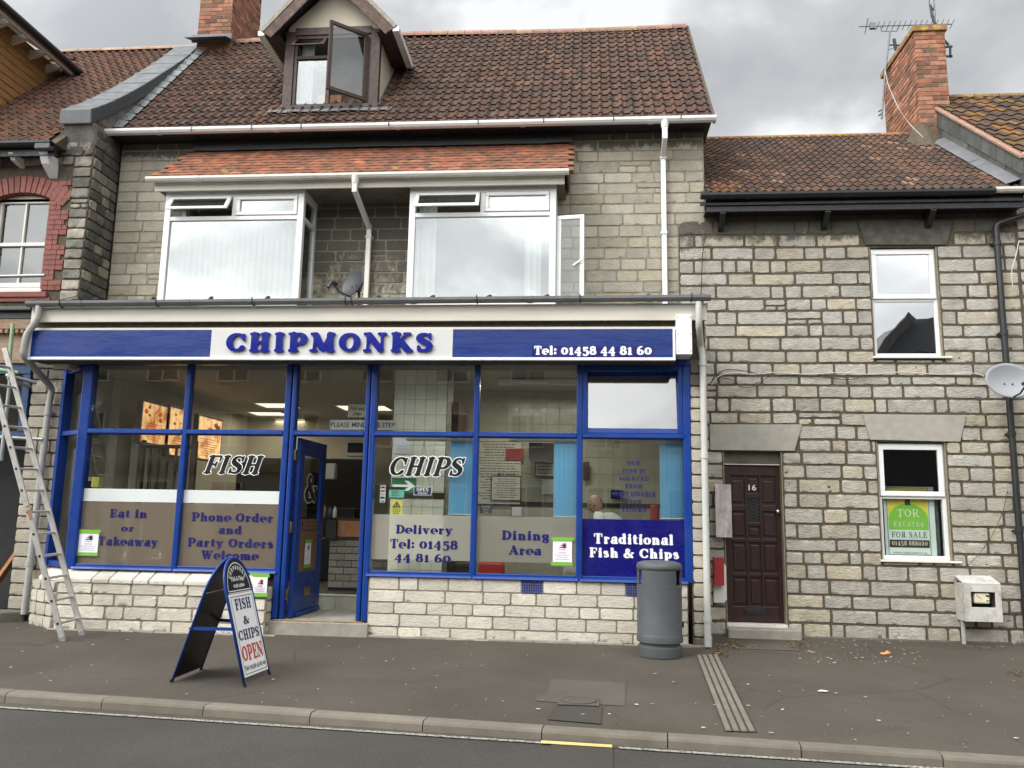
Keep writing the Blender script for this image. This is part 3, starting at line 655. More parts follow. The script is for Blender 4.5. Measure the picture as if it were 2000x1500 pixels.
mb = MB(); mb.quad((-60, kerbY(-60)-.05, -.2), (60, kerbY(60)-.05, -.2), (60, kerbY(60), -.2), (-60, kerbY(-60), -.2))
mb = MB(); strip(mb, lambda x: (x, kerbY(x)-.12, ZR), lambda x: (x, -17., ZR), 3); struct('road', mb, m_['road'])
e0 = PZ(0, 1383, ZR); e1 = PZ(1130, 1457, ZR); se = (e1.y-e0.y)/(e1.x-e0.x)
def lineY(x): return e0.y+(x-e0.x)*se
mb = MB(); strip(mb, lambda x: (x, kerbY(x)-.12, ZR+.004), lambda x: (x, lineY(x), ZR+.004)); struct('gutter_strip', mb, m_['road_edge'])
mb = MB()
rnd = random.Random(3)
ya = PZ(1055, 1460, ZR); yb = PZ(1196, 1464, ZR)
x = -9.
while x < 9:      # worn white edge line, broken by the patch
    w = .12
    if not (ya.x-.03 < x < yb.x+.03):
        o1 = rnd.uniform(-.006, .006); mb.quad((x, lineY(x)-.026, ZR+.008), (x+w, lineY(x+w)-.026, ZR+.008), (x+w, lineY(x+w)+.024, ZR+.008), (x, lineY(x)+.024, ZR+.008))
    x += w
struct('road_marking_white', mb, m_['line_white'])
mb = MB(); mb.prism([(ya.x, lineY(ya.x)-.04, ZR+.012), (yb.x, lineY(yb.x)-.03, ZR+.012), (yb.x, lineY(yb.x)+.04, ZR+.012), (ya.x, lineY(ya.x)+.035, ZR+.012)], (0, 0, .002)); struct('road_marking_yellow', mb, m_['line_yellow'])
mb = MB(); q = [PZ(x, y, ZR+.008) for x, y in ((1085, 1432), (1196, 1440), (1200, 1560), (1040, 1560))]; mb.quad(*q); struct('road_patch', mb, m_['patch_dark'])
mb = MB()
for q, z in ((((1076, 1327), (1222, 1334), (1220, 1380), (1154, 1376), (1108, 1374), (1045, 1370), (1050, 1358), (1068, 1356)), .0045),):
    pts = [PG(x, y) for x, y in q]; i = len(mb.v); mb.v += [(p.x, p.y, p.z+z) for p in pts]; mb.face(tuple(range(i, i+len(pts))))
struct('pavement_patch', mb, m_['patch_pale'])
mb = MB(); pts = [PG(x, y) for x, y in ((1086, 1378), (1176, 1381), (1174, 1416), (1068, 1407))]; mb.quad(*[(p.x, p.y, p.z+.0085) for p in pts]); struct('pavement_patch_dark', mb, m_['patch_dark'])
mb = MB(); pts = [PG(x, y) for x, y in ((1445, 1258), (1560, 1258), (1562, 1272), (1450, 1268))]
mb.quad(*[(p.x, p.y, p.z+.005) for p in pts]); struct('pavement_slab', mb, m_['patch_pale'])
# ridged drainage channel across the pavement
a = PG(1360, 1282); b = PG(1403, 1280); c = PG(1478, 1432); d = PG(1416, 1430)
mb = MB(); n = 4
for k in range(n):
    f0, f1 = k/n+.03, (k+1)/n-.05
    for s in range(6):
        t0, t1 = s/6+.001, (s+1)/6-.001; L0, R0 = a.lerp(d, t0), b.lerp(c, t0); L1, R1 = a.lerp(d, t1), b.lerp(c, t1)
        q = [L1.lerp(R1, f0), L1.lerp(R1, f1), L0.lerp(R0, f1), L0.lerp(R0, f0)]
        mb.prism([(p.x, p.y, gz(p.x, p.y)+.002) for p in q], (0, 0, .016))
o = struct('drainage_channel', mb, m_['kerb_stone'], bevel=.004)
mb = MB(); mb.quad(*[(p.x, p.y, gz(p.x, p.y)+.009) for p in (a, d, c, b)][::-1]); struct('drainage_channel_bed', mb, m_['patch_dark'])
# round manhole / stop-tap cover
cv = thing('water_cover', PG(1130, 1371)+Vector((0, 0, .012)), 'small round iron cover set in a pale pavement patch by the kerb', 'cover')
mb = MB(); mb.box(-.17, .17, -.17, .17, -.004, .002); mb.xf(lambda v: v+cv.location); build('frame', mb, m_['patch_pale'], cv)
mb = MB(); mb.lathe([(.15, .0), (.15, .006), (.135, .006), (.132, .003), (.11, .004), (.0, .005)], (0, 0, .003), 36, caps=False)
for k in range(-2, 3): mb.box(k*.04-.006, k*.04+.006, -.08, .08, .006, .010)
mb.xf(lambda v: v+cv.location); build('lid', mb, m_['patch_pale'], cv)
# small litter and specks of grit: one thing nobody could count
mb = MB(); rnd = random.Random(12)
for k in range(250):
    px = rnd.uniform(0, 2000); py = rnd.uniform(1240, 1440)+(px-1000)*.05
    if rnd.random() < .35: px = rnd.uniform(1550, 1800); py = rnd.uniform(1250, 1300)
    p = PG(px, py); s = rnd.choice([.003, .004, .005, .007, .010, .015]); 
    if p.y > -1.25 and p.x < 1.5 or p.y > -.05 or p.y < kerbY(p.x)+.05: continue
    an = rnd.uniform(0, 6.3); t = rnd.uniform(.5, 1.1); c = rnd.choice([(t, t, t), (t, t*.85, t*.6), (t*.5, t*.45, t*.35)])
    pts = [p+Vector((math.cos(an+q)*s*rnd.uniform(.8, 1.8), math.sin(an+q)*s*rnd.uniform(.5, 1.), .013)) for q in (0, 1.3, 2.7, 4.4)]
    mb.prism(pts, (0, 0, rnd.uniform(.002, .006)), c)
o = struct('litter', mb, m_['litter_white']); o['kind'] = 'stuff'
mb = MB()
for cx, cy, sx, sy, n in ((1425, 1262, 45, 9, 150), (1405, 1278, 20, 6, 60), (1556, 1262, 22, 7, 80), (1925, 1268, 40, 4, 40), (1985, 1318, 14, 5, 30), (1380, 1250, 12, 4, 30)):
    for k in range(n):
        p = PG(cx+rnd.gauss(0, sx*.5), cy+rnd.gauss(0, sy*.5)); s = rnd.uniform(.008, .022); an = rnd.uniform(0, 6.3); t = rnd.uniform(.4, 1.6)
        c = rnd.choice([(t, t, t), (t*1.5, t*1.2, t*.7), (t*.5, t*.5, t*.5)])
        pts = [p+Vector((math.cos(an+q)*s, math.sin(an+q)*s*.6, .014+rnd.uniform(0, .012))) for q in (0, 1.5, 3.1, 4.6)]
        mb.prism(pts, (0, 0, .002), c)
o = struct('dead_leaves', mb, m_['leaf_litter']); o['kind'] = 'stuff'
# a dropped bun crust
p = PG(1730, 1279); mb = MB(); mb.lathe([(0, 0), (.04, .0), (.055, .015), (.045, .035), (.02, .045), (0, .046)], (0, 0, 0), 14, caps=False)
mb.xf(lambda v: Vector((v.x*1.1+.01*math.sin(v.y*60), v.y*.7, v.z*(.8+.3*math.sin(v.x*70)))))
mb.xf(lambda v: v+p); o = build('bread_crust', mb, mat('crust', (.55, .27, .10), .8, var=.3, vs=40, bump=.003, bs=90), None, p, smooth=True); tag(o, 'orange brown bread crust dropped on the pavement below the for sale window', 'crust')
p = PG(1607, 1353); mb = MB(); mb.prism([p+Vector(q) for q in ((-.05, -.01, .013), (.03, -.02, .013), (.055, .012, .013), (-.01, .02, .02))], (0, 0, .003)); o = build('paper_scrap', mb, m_['litter_white'], None, p); tag(o, 'white paper scrap on the open pavement right of the drainage channel', 'litter')

# ================================================================ THE SHOP BUILDING
shop = thing('fish_shop', (-2.65, 0, 0), 'stone fish and chip shop with blue shopfront, white bays and brown tiled roof', 'building')
GR = [(1, .98, .95), (1.04, 1.02, 1), (.92, .92, .90), (1, .95, .86), (.88, .88, .87), (1.08, 1.05, 1.0)]
bays = [(-5.81, -3.84), (-2.38, -.41)]; BZ0, BZ1 = 4.20, 5.80
def alg_up(u, z):
    a = 0
    if -3.9 < u < -2.3: a = max(a, (z-4.7)/1.0)
    return min(1., a*.95)
def alg_up2(u, z): return min(.8, max(0, (z-6.40)/.5, (.30+(z-4.4)*.22) if -3.85 < u < -2.35 else 0))
mb = MB(); holes = [(b0+.1, b1-.1, BZ0, BZ1-.05) for b0, b1 in bays]+[(1.24, 1.7, 3.9, 5.42)]
mb.mi = 0
stones(mb, front(0), -6.86, 1.60, 4.02, 6.84, holes, .157, [.28, .36, .42, .50], .012, .006, .004, 11, GR, alg_up2, jag=.005)
w1 = build('wall', mb, m_['stone_upper'], shop)
recalc(smooth_sharp(w1, 70))
mb = MB()
for a_, b_0, lo, hi in [(-6.86, -5.71, 4., 6.86), (-5.71, -3.94, 5.75, 6.86), (-3.94, -2.28, 4., 6.86), (-2.28, -.51, 5.75, 6.86), (-.51, 1.24, 4., 6.86), (1.24, 1.60, 5.42, 6.86), (-5.71, -3.94, 4., 4.2), (-2.28, -.51, 4., 4.2)]:
    mb.box(a_, b_0, -.004, .3, lo, hi)
build('mortar', mb, m_['mortar_buff'], shop)
mb = MB(); mb.box(-6.8, 1.56, .3, 4.9, 3.3, 6.9); 
mb2 = MB(); mb2.box(1.45, 1.60, .3, 4.9, 0.02, 6.86); mb2.box(-6.84, -6.7, .3, 4.9, .02, 6.86); mb2.box(-6.84, 1.6, 4.9, 5.1, .02, 6.86); build('rear_wall', mb2, m_['render_cream'], shop)
# gable wall under the right verge
mb = MB(); mb.prism([(1.42, .3, 6.8), (1.42, 4.9, 6.8), (1.42, 2.35, 9.75)], (.18, 0, 0)); mb.prism([(1.42, -.02, 6.86), (1.42, .3, 6.86), (1.42, .3, 7.1)], (.18, 0, 0)); build('gable_wall', mb, m_['render_cream'], shop)
# main roof
TA = rad(49.0); RV = Vector((0, math.cos(TA), math.sin(TA))); RO = Vector((-6.92, -.27, 6.845)); SL = 2.62/math.cos(TA)
def roman(x):
    d = abs(x-.5); return .034*math.cos(d/.24*math.pi/2)**.8 if d < .24 else 0.
TT = [(1, 1, 1), (.9, .9, .92), (1.15, 1.05, 1), (.8, .82, .85), (1.05, 1.1, 1.1), (1.3, 1.1, .98), (.95, .95, .9), (1, 1, 1)]
DX0, DX1, DY, = -4.56, -3.10, .21
def keep(c): return not (DX0+.05 < c.x < DX1-.05 and c.y > DY+.1 and c.y < 1.9)
def lich(c, r):
    a = max(0, (c.y-1.9)*.5)
    if r.random() < .006+a*.4: return (r.uniform(1.3, 1.9), r.uniform(1.3, 1.8), r.uniform(.8, 1.1), 0)
    if r.random() < .10: k = r.uniform(1.15, 1.5); return (k*1.1, k*1.0, k*.95, 0)
mb = MB(); tile_slope(mb, RO, XU, RV, 17, SL/17, 59, .1463, roman, TT, 21, keep=keep, lichen=lich, nsub=8, step=.024)
rf = build('roof', mb, m_['roof_tile'], shop, smooth=False); smooth_sharp(rf, 50)
mb = MB(); mb.prism([RO+Vector((0, 0, -.03)), RO+RV*SL+Vector((0, 0, -.03)), RO+RV*SL+Vector((0, 2.6, -2.9)), RO+Vector((0, 5.2, -.05))], (8.60, 0, 0)); build('roof_underlay', mb, m_['mortar_dark'], shop)
rl = RO+RV*SL; mb = MB(); rnd = random.Random(8); x = -6.35
while x < 1.66:
    w = min(.30, 1.69-x); t = rnd.uniform(.85, 1.15); c = (t, t*rnd.uniform(.9, 1.1), t*rnd.uniform(.9, 1.1)); i0 = len(mb.v)
    sag = .03*math.sin((x+6)*.8)
    ring = [[mb.vert((xx, rl.y+.13*math.cos(q), rl.z-.05+sag+.11*math.sin(q))) for q in [rad(-10+20*k) for k in range(11)]] for xx in (x, x+w-.008)]
    for k in range(10): mb.face((ring[0][k], ring[0][k+1], ring[1][k+1], ring[1][k]), c)
    mb.face(ring[0], c); mb.face(ring[1][::-1], c); x += w
build('ridge', mb, m_['ridge_tile'], rf, smooth=False)
# verge: dark mortar and undercloak
mb = MB(); 
for k in range(24):
    t0, t1 = k/24, (k+1)/24; a = RO+RV*SL*t0; b = RO+RV*SL*t1; o_ = rnd.uniform(-.008, .008)
    mb.hexa([(1.695+o_, a.y, a.z-.07), (1.73+o_, a.y, a.z-.07), (1.73+o_, b.y, b.z-.07), (1.695+o_, b.y, b.z-.07), (1.695, a.y, a.z+.035), (1.73, a.y, a.z+.035), (1.73, b.y, b.z+.035), (1.695, b.y, b.z+.035)])
build('verge', mb, m_['mortar_dark'], rf)
def gutter(name, x0, x1, y, z, m, parent, r=.057, slope=0., n=3):
    mb = MB(); prof = [(-r, .0), (-r*.97, -r*.55), (-r*.6, -r*1.0), (0, -r*1.15), (r*.6, -r*1.0), (r*.97, -r*.55), (r, 0), (r-.008, 0), (r*.55, -r*.8), (0, -r*1.0), (-r*.55, -r*.8), (-r+.008, 0)]
    A = [mb.vert((x0, y+a, z+b)) for a, b in prof]; B = [mb.vert((x1, y+a, z+b+slope*(x1-x0))) for a, b in prof]; k = len(prof)
    for i in range(k): mb.face((A[i], A[(i+1) % k], B[(i+1) % k], B[i]))
    mb.face(A[:7][::-1]+[]) ; mb.face(B[:7])
    for i in range(n):     # joints
        xx = x0+(x1-x0)*(i+.5)/n; zz = z+slope*(xx-x0)
        for q in range(6):
            a, b = prof[q], prof[q+1]; mb.hexa([(xx-.035, y+a[0]*1.1, zz+a[1]*1.1), (xx+.035, y+a[0]*1.1, zz+a[1]*1.1), (xx+.035, y+a[0], zz+a[1]), (xx-.035, y+a[0], zz+a[1])][:4]+[(xx-.035, y+b[0]*1.1, zz+b[1]*1.1), (xx+.035, y+b[0]*1.1, zz+b[1]*1.1), (xx+.035, y+b[0], zz+b[1]), (xx-.035, y+b[0], zz+b[1])])
    o = build(name, mb, m, parent); recalc(o); return o
g1 = gutter('gutter', -6.99, 1.72, -.36, 6.845, m_['upvc'], shop, .062, -.002, 5)
for xx in (-5.6, -4.72, -4.0, -2.75, -1.5, -.6, .35, 1.25): mb = MB(); mb.tube([(xx, -.06, 6.66), (xx, -.12, 6.72), (xx, -.3, 6.77), (xx, -.43, 6.79), (xx, -.432, 6.85)], .006, 6); build('gutter_bracket', mb, m_['iron_black'], g1)
mb = MB(); pz = P(1289, 250, -.36); bx = P(1296, 400, -.07).x
mb.tube([(bx, -.36, 6.80), (bx, -.36, 6.68)], [.062, .045], 12); mb.bar((bx, -.36, 6.72), (bx, -.36, 6.52), .07, .07, (0, 1, 0)); mb.bar((bx, -.36, 6.54), (bx, -.075, 6.40), .066, .066, (0, 0, 1)); mb.bar((bx, -.07, 6.44), (bx+.005, -.07, 4.12), .066, .066, (0, 1, 0))
for z in (6.38, 5.3): mb.box(bx-.045, bx+.045, -.115, -.0, z-.02, z+.02)
build('downpipe', mb, m_['upvc'], shop, bevel=.006)
# soffit board between roof and wall, painted black for the shade under the gutter
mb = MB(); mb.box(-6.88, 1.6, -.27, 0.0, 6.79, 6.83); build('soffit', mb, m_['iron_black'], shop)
# lead flashing + clay tile roof over the bays
oz0, oy0, oz1 = P(700, 341, -.68).z, -.68, 6.70
ov = Vector((0, .68, oz1-oz0)); osl = ov.length; OV = ov.normalized()
CT = [(1, 1, 1), (1.1, 1.05, 1), (.85, .8, .8), (1.2, 1.25, 1.2), (.75, .75, .78), (1.05, .95, .9), (.95, 1, 1)]
def keep2(c):
    t = (c.y-oy0)/.68; return c.x > -5.98+.28*t and c.x < -.25
def lich2(c, r):
    n = mnoise.noise(Vector((c.x*1.1, c.z*3, 2)))
    if n > .2 and r.random() < .3: k = r.uniform(.55, .8); return (k, k*1.2, k*1.3, 0)
mb = MB(); tile_slope(mb, (-6.1, oy0, oz0), XU, OV, 11, osl/11, 37, .160, lambda x: .004*math.sin(x*3.14), CT, 33, step=.011, keep=keep2, stag=.5, nsub=2, lichen=lich2)
br = build('bay_roof', mb, m_['clay_tile'], shop)
mb = MB(); mb.prism([(-5.98, oy0, oz0-.02), (-5.70, -.0, oz1-.02), (-.26, -.0, oz1-.02), (-.26, oy0, oz0-.02)], (0, .0, -.03)); mb.prism([(-.275, oy0, oz0-.03), (-.275, 0, oz0-.03), (-.275, 0, oz1+.01), (-.275, oy0, oz0+.01)], (.02, 0, 0)); mb.prism([(-5.97, oy0, oz0-.03), (-5.97, 0, oz0-.03), (-5.71, 0, oz1)], (.02, 0, 0)); build('underlay', mb, m_['mortar_dark'], br)
mb = MB(); rnd = random.Random(4); x = -5.72
while x < -.22:
    w = rnd.uniform(.6, .9); x2 = min(x+w, -.22)
    mb.quad((x, -.012, 6.84), (x, -.14, oz1-.085), (x2+.01, -.14, oz1-.085+rnd.uniform(-.01, .01)), (x2+.01, -.012, 6.84)); x += w
build('flashing', mb, m_['lead_clad'], br, solid=.004)
gutter('gutter', -6.0, -.24, -.745, oz0-.02, m_['upvc_aged'], br, .055, .0, 4)
mb = MB(); mb.box(-5.92, -.30, -.665, -.635, 5.785, oz0-.01); mb.box(-5.92, -.30, -.69, -.665, oz0-.09, oz0-.03); build('fascia_board', mb, m_['fascia_cream'], br, bevel=.003)
mb = MB(); mb.box(-5.92, -.30, -.635, -.0, 5.822, 5.84); build('soffit', mb, m_['soffit_dirty'], br)
mb = MB(); q0 = P(694, 352, -.745); q1 = P(722, 430, -.09)
mb.tube([(q0.x, -.745, oz0-.05), (q0.x, -.745, oz0-.16)], [.06, .042], 12); mb.bar((q0.x, -.745, oz0-.10), (q0.x, -.745, 5.68), .065, .065, (0, 1, 0)); mb.bar((q0.x, -.745, 5.71), (q1.x, -.09, 5.42), .062, .062); mb.bar((q1.x, -.08, 5.47), (q1.x, -.08, 4.1), .066, .066, (0, 1, 0)); mb.box(q1.x-.045, q1.x+.045, -.12, 0, 5.28, 5.31)
build('downpipe', mb, m_['upvc_aged'], br, bevel=.006)
# ---- generic casement frames
def frame_mb(mb, x0, x1, z0, z1, y, w=.06, d=.06, bars=()):
    mb.box(x0, x1, y, y+d, z0, z0+w); mb.box(x0, x1, y, y+d, z1-w, z1); mb.box(x0, x0+w, y+.001, y+d-.001, z0+w, z1-w); mb.box(x1-w, x1, y+.001, y+d-.001, z0+w, z1-w)
    for b in bars: mb.box(*b)
def frame(name, x0, x1, z0, z1, y, m, parent, w=.06, d=.06, bevel=.006, loc=None):
    mb = MB(); frame_mb(mb, x0, x1, z0, z1, y, w, d); return build(name, mb, m, parent, loc, bevel=bevel)
def pane(x0, x1, z0, z1, y, m, parent, name='glass'):
    mb = MB(); mb.box(x0, x1, y, y+.006, z0, z1); return build(name, mb, m, parent)
YB = -.56
for bi, (b0, b1) in enumerate(bays):
    win = build('bay_window', MB().box(b0, b1, YB-.02, -.02, 4.06, 4.20), m_['upvc_aged'], shop, bevel=.004)
    win['label'] = ('left bay window with milky blinds behind the glass', 'right bay window with clear glass and an open side casement')[bi]
    z0, z1, zt = 4.20, 5.80, 5.425; mid = b0+.99
    mb = MB(); w = .085
    for x in (b0, b1-w): mb.box(x, x+w, YB, YB+.085, z0, z1)
    mb.box(b0+w, b1-w, YB+.001, YB+.08, z1-.065, z1-.001); mb.box(b0+w, b1-w, YB+.001, YB+.07, z0, z0+.05)
    mb.box(b0+w, b1-w, YB+.002, YB+.07, zt-.03, zt+.03); mb.box(mid-.03, mid+.03, YB+.003, YB+.07, zt+.03, z1-.065)
    # return frames
    for x in (b0, b1-.07):
        mb.box(x, x+.07, YB+.085, -.0, z1-.08, z1); mb.box(x, x+.07, YB+.085, 0, z0, z0+.06); mb.box(x+.002, x+.068, -.08, -.0, z0+.06, z1-.08)
        if bi == 0 or x == b0: mb.box(x+.002, x+.068, YB+.085, -.08, zt-.03, zt+.03)
    mb.box(b0, b1, YB, .0, z1, z1+.02)
    build('frame', mb, m_['upvc'], win, bevel=.006)
    pane(b0+w, b1-w, z0+.05, zt-.03, YB+.03, m_['glass_bay'], win)
    sash = frame('sash', mid+.035, b1-w-.005, zt+.035, z1-.07, YB-.012, m_['upvc'], win, .05, .05)
    pane(mid+.08, b1-w-.05, zt+.08, z1-.115, YB+.02, m_['glass_bay'], sash)
    # top-hung vent, pushed open at the bottom
    mb = MB(); hx0, hx1 = b0+w+.005, mid-.035; H = z1-.07-(zt+.035)
    frame_mb(mb, hx0, hx1, 0, H, -.012, .05, .05); an = rad(34 if bi == 0 else 30)
    rot = lambda v: Vector((v.x, YB-.012+(v.y)*math.cos(an)-(H-v.z)*math.sin(an)-.0, z1-.07-(H-v.z)*math.cos(an)-v.y*math.sin(an)*.0))
    mb.xf(rot); vent = build('vent_sash', mb, m_['upvc'], win, bevel=.005)
    mb = MB(); mb.box(hx0+.05, hx1-.05, .012, .018, .05, H-.05); mb.xf(rot); build('glass', mb, m_['glass_dark'], vent)
    mb = MB(); hc = (hx0+hx1)/2; mb.bar((hc, YB+.0, zt+.06), (hc-.03, YB-.12, zt+.10), .01, .012); mb.bar((hc-.03, YB-.12, zt+.10), (hc+.05, YB-.13, zt+.10), .012, .02)
    mb.bar((hx0+.01, YB, z1-.13), (hx0+.01, YB-.10, z1-.26), .008, .012); mb.bar((hx1-.01, YB, z1-.13), (hx1-.01, YB-.10, z1-.26), .008, .012)
    build('handle', mb, m_['plastic_black'], vent)
    for x in (b0+.03, b1-.036):
        if bi == 1 and x > b0+.5: continue
        mb = MB(); mb.box(x, x+.006, YB+.085, -.08, z0+.06, z1-.08); build('glass', mb, m_['glass_dark'], win)
    # curtains / blind: thin pleated cloth
    mb = MB(); n = 160; yb = YB+.13
    spans = [(b0+.12, b1-.12, z0+.02, zt+.05)] if bi == 0 else [(b0+.12, b0+.36, z0, z1-.1), (b1-.42, b1-.2, z0, z1-.1)]
    for (c0, c1, cz0, cz1) in spans:
        nn = int((c1-c0)/.012); prev = None
        for i in range(nn+1):
            x = c0+(c1-c0)*i/nn; yy = yb+.012*math.sin(i*.9+2*mnoise.noise(Vector((x*2, bi, 0))))+.03*mnoise.noise(Vector((x*2.2, 3, bi))); cur = (mb.vert((x, yy, cz0)), mb.vert((x, yy, cz1)))
            if prev: mb.face((prev[0], cur[0], cur[1], prev[1]))
            prev = cur
    build('curtain', mb, m_['curtain_white'], win, smooth=True)
    # room behind
    mb = MB(); x0, x1, y0, y1 = b0-.4, b1+.4, .3, 2.6
    mb.quad((x0, y1, 4.1), (x1, y1, 4.1), (x1, y1, 6.3), (x0, y1, 6.3)); mb.quad((x0, y0, 4.1), (x0, y1, 4.1), (x0, y1, 6.3), (x0, y0, 6.3)); mb.quad((x1, y0, 4.1), (x1, y1, 4.1), (x1, y1, 6.3), (x1, y0, 6.3)); mb.quad((x0, y0, 6.3), (x1, y0, 6.3), (x1, y1, 6.3), (x0, y1, 6.3)); mb.quad((x0, 0, 4.11), (x1, 0, 4.11), (x1, y1, 4.11), (x0, y1, 4.11))
    build('room', mb, m_['wall_inside'], win)
# open side casement of the right bay
cs0 = P(1094, 445, -.50); hinge = Vector((b1+.012, YB+.06, 0)); an = rad(-8)
Wd = .36; Hc = 1.23-.06; mb = MB(); frame_mb(mb, 0, Wd, 0, Hc, 0, .055, .05)
rot = lambda v: hinge+Vector((v.x*math.cos(an)-v.y*math.sin(an), v.x*math.sin(an)+v.y*math.cos(an), v.z+4.24))
mb.xf(rot); cas = build('side_casement', mb, m_['upvc'], win, bevel=.005)
mb = MB(); mb.box(.055, Wd-.055, .02, .026, .055, Hc-.055); mb.xf(rot); build('glass', mb, m_['glass_shop'], cas)
mb = MB(); mb.box(Wd-.04, Wd-.015, -.01, 0, .5, .62); mb.bar((Wd-.03, -.02, .55), (Wd-.14, -.03, .47), .012, .018); mb.xf(rot); build('handle', mb, m_['white_bright'], cas)
# clothes airer seen through the right bay glass
ar = thing('clothes_airer', (-1.35, .35, 4.13), 'white wire clothes airer standing inside the right bay window', 'clothes airer')
mb = MB()
for s in (-.28, .28):
    mb.tube([(s, -.2, 0), (s, .1, .95)], .009, 6); mb.tube([(s, .2, 0), (s, -.1, .95)], .009, 6)
for k in range(7): mb.tube([(-.28, -.2+.05*k, .85-abs(k-3)*.02), (.28, -.2+.05*k, .85-abs(k-3)*.02)], .006, 6)
mb.tube([(-.28, -.13, .3), (.28, -.13, .3)], .006, 6); mb.tube([(-.28, -.07, .5), (.28, -.07, .5)], .006, 6); build('rack', mb, m_['white_bright'], ar)
# ---- dormer
dm = build('dormer', MB().box(DX0+.1, DX1-.1, DY+.06, DY+.12, 7.40, 7.50), m_['timber_brown'], shop)
dz0, dz1 = 7.44, 8.66; xl, xr = DX0, DX1; ap = Vector((-3.86, 0, 9.55))
mb = MB(); mb.prism([(xl+.02, DY+.05, dz1-.02), (xr-.02, DY+.05, dz1-.02), (xr-.02, DY+.05, dz1+.1), (ap.x, DY+.05, 9.42), (xl+.02, DY+.05, dz1+.1)], (0, .08, 0))
for x in (xl+.0, xr-.06): mb.prism([(x, DY+.1, dz0-.05), (x, DY+.1, dz1+.0), (x, DY+1.30, dz1+.0), (x, DY+1.25, dz1-.02)], (.06, 0, 0))
build('wall', mb, m_['render_cream'], dm)
mb = MB()
for x in (xl, xr-.14): mb.box(x, x+.14, DY, DY+.1, dz0-.02, dz1)
mb.box(xl+.14, xr-.14, DY, DY+.1, dz1-.06, dz1+.06); mb.box(xl-.02, xr+.02, DY-.05, DY+.1, dz0-.06, dz0-.0)
build('frame', mb, m_['timber_brown'], dm, bevel=.004)
wx0, wx1 = xl+.14, xr-.14; wm = wx0+.54
mb = MB(); frame_mb(mb, wx0, wx1, dz0, dz1-.06, DY+.02, .05, .06); mb.box(wm-.03, wm+.03, DY+.021, DY+.08, dz0+.05, dz1-.11); mb.box(wx0+.05, wm-.03, DY+.021, DY+.08, 8.22, 8.27)
dw = build('window', mb, m_['timber_brown'], dm, bevel=.004)
pane(wx0+.05, wm-.03, dz0+.05, 8.22, DY+.05, m_['glass_bay'], dw)
mb = MB(); Wd = wx1-wm-.03; Hc = dz1-.12-dz0-.02; frame_mb(mb, -Wd, 0, 0, Hc, 0, .055, .04); an = rad(40)
rot = lambda v: Vector((wx1-.03, DY-.0, dz0+.05))+Vector((v.x*math.cos(an)-v.y*math.sin(an), v.x*math.sin(an)+v.y*math.cos(an)-.03, v.z))
mb.xf(rot); cs = build('open_casement', mb, m_['timber_brown'], dm, bevel=.004)
mb = MB(); mb.box(-Wd+.055, -.055, .016, .022, .055, Hc-.055); mb.xf(rot); build('glass', mb, m_['glass_bay'], cs)
mb = MB(); Hv = .27; frame_mb(mb, wx0+.01, wm-.03, 0, Hv, 0, .045, .04); an = rad(38)
rot = lambda v: Vector((v.x, DY-.01+v.y*math.cos(an)-(Hv-v.z)*math.sin(an), dz1-.11-(Hv-v.z)*math.cos(an)))
mb.xf(rot); vs_ = build('vent_sash', mb, m_['timber_brown'], dm, bevel=.003)
mb = MB(); mb.box(wx0+.055, wm-.075, .015, .02, .045, Hv-.045); mb.xf(rot); build('glass', mb, m_['glass_dark'], vs_)
mb = MB(); prev = None
for i in range(40):
    x = wx0+.06+.20*i/39; yy = DY+.17+.015*math.sin(i*.8); cur = (mb.vert((x+(.05 if i > 20 else 0)*0, yy, dz0)), mb.vert((x, yy, dz1-.1)))
    if prev: mb.face((prev[0], cur[0], cur[1], prev[1]))
    prev = cur
build('curtain', mb, m_['curtain_dim'], dm, smooth=True)
mb = MB(); mb.box(wm-.20, wm+.16, DY+.2, DY+.215, dz0, dz0+.28); build('wooden_board', mb, m_['wood_orange'], dm)
mb = MB(); mb.quad((xl+.1, DY+1.1, 7.2), (xr-.1, DY+1.1, 7.2), (xr-.1, DY+1.1, 9), (xl+.1, DY+1.1, 9)); mb.quad((xl+.1, DY+.2, 8.7), (xr-.1, DY+.2, 8.7), (xr-.1, DY+1.1, 8.7), (xl+.1, DY+1.1, 8.7)); mb.quad((xl+.1, DY+.15, 7.43), (xr-.1, DY+.15, 7.43), (xr-.1, DY+1.1, 7.43), (xl+.1, DY+1.1, 7.43)); build('room', mb, m_['wall_inside'], dm)
# gabled dormer roof with barge boards
zl = 8.52; ov_ = .27; y0, y1 = DY-.22, 2.2
L_ = Vector((xl-ov_, 0, zl)); R_ = Vector((xr+ov_, 0, zl)); AP = Vector((ap.x, 0, 9.62))
mb = MB()
for e_ in (L_, R_):
    d_ = (AP-e_); nn = Vector((-d_.z, 0, d_.x)).normalized(); nn = nn if nn.z > 0 else -nn
    mb.prism([e_+Vector((0, y0, 0)), AP+Vector((0, y0, 0)), AP+Vector((0, y1, 0)), e_+Vector((0, y1, 0))], nn*.05)
build('roof', mb, m_['slate'], dm)
mb = MB(); mb2 = MB()
for e_ in (L_, R_):
    d_ = (AP-e_); nn = Vector((-d_.z, 0, d_.x)).normalized(); nn = nn if nn.z > 0 else -nn; u = d_.normalized(); s = -1 if e_ is L_ else 1
    a = e_+Vector((0, y0-.03, 0))-nn*.012; b = AP+Vector((0, y0-.03, 0))-nn*.012
    mb.prism([a, b, b-Vector((0, 0, .26)), a-nn*.15+u*.02], (0, .03, 0))
    a = e_+Vector((0, y0-.04, 0))+nn*.05; b = AP+Vector((0, y0-.04, 0))+nn*.05; mb2.prism([a, b, b-nn*.06, a-nn*.06], (0, .09, 0))
build('barge_board', mb, m_['timber_weathered'], dm); build('verge', mb2, m_['barge_mortar'], dm)
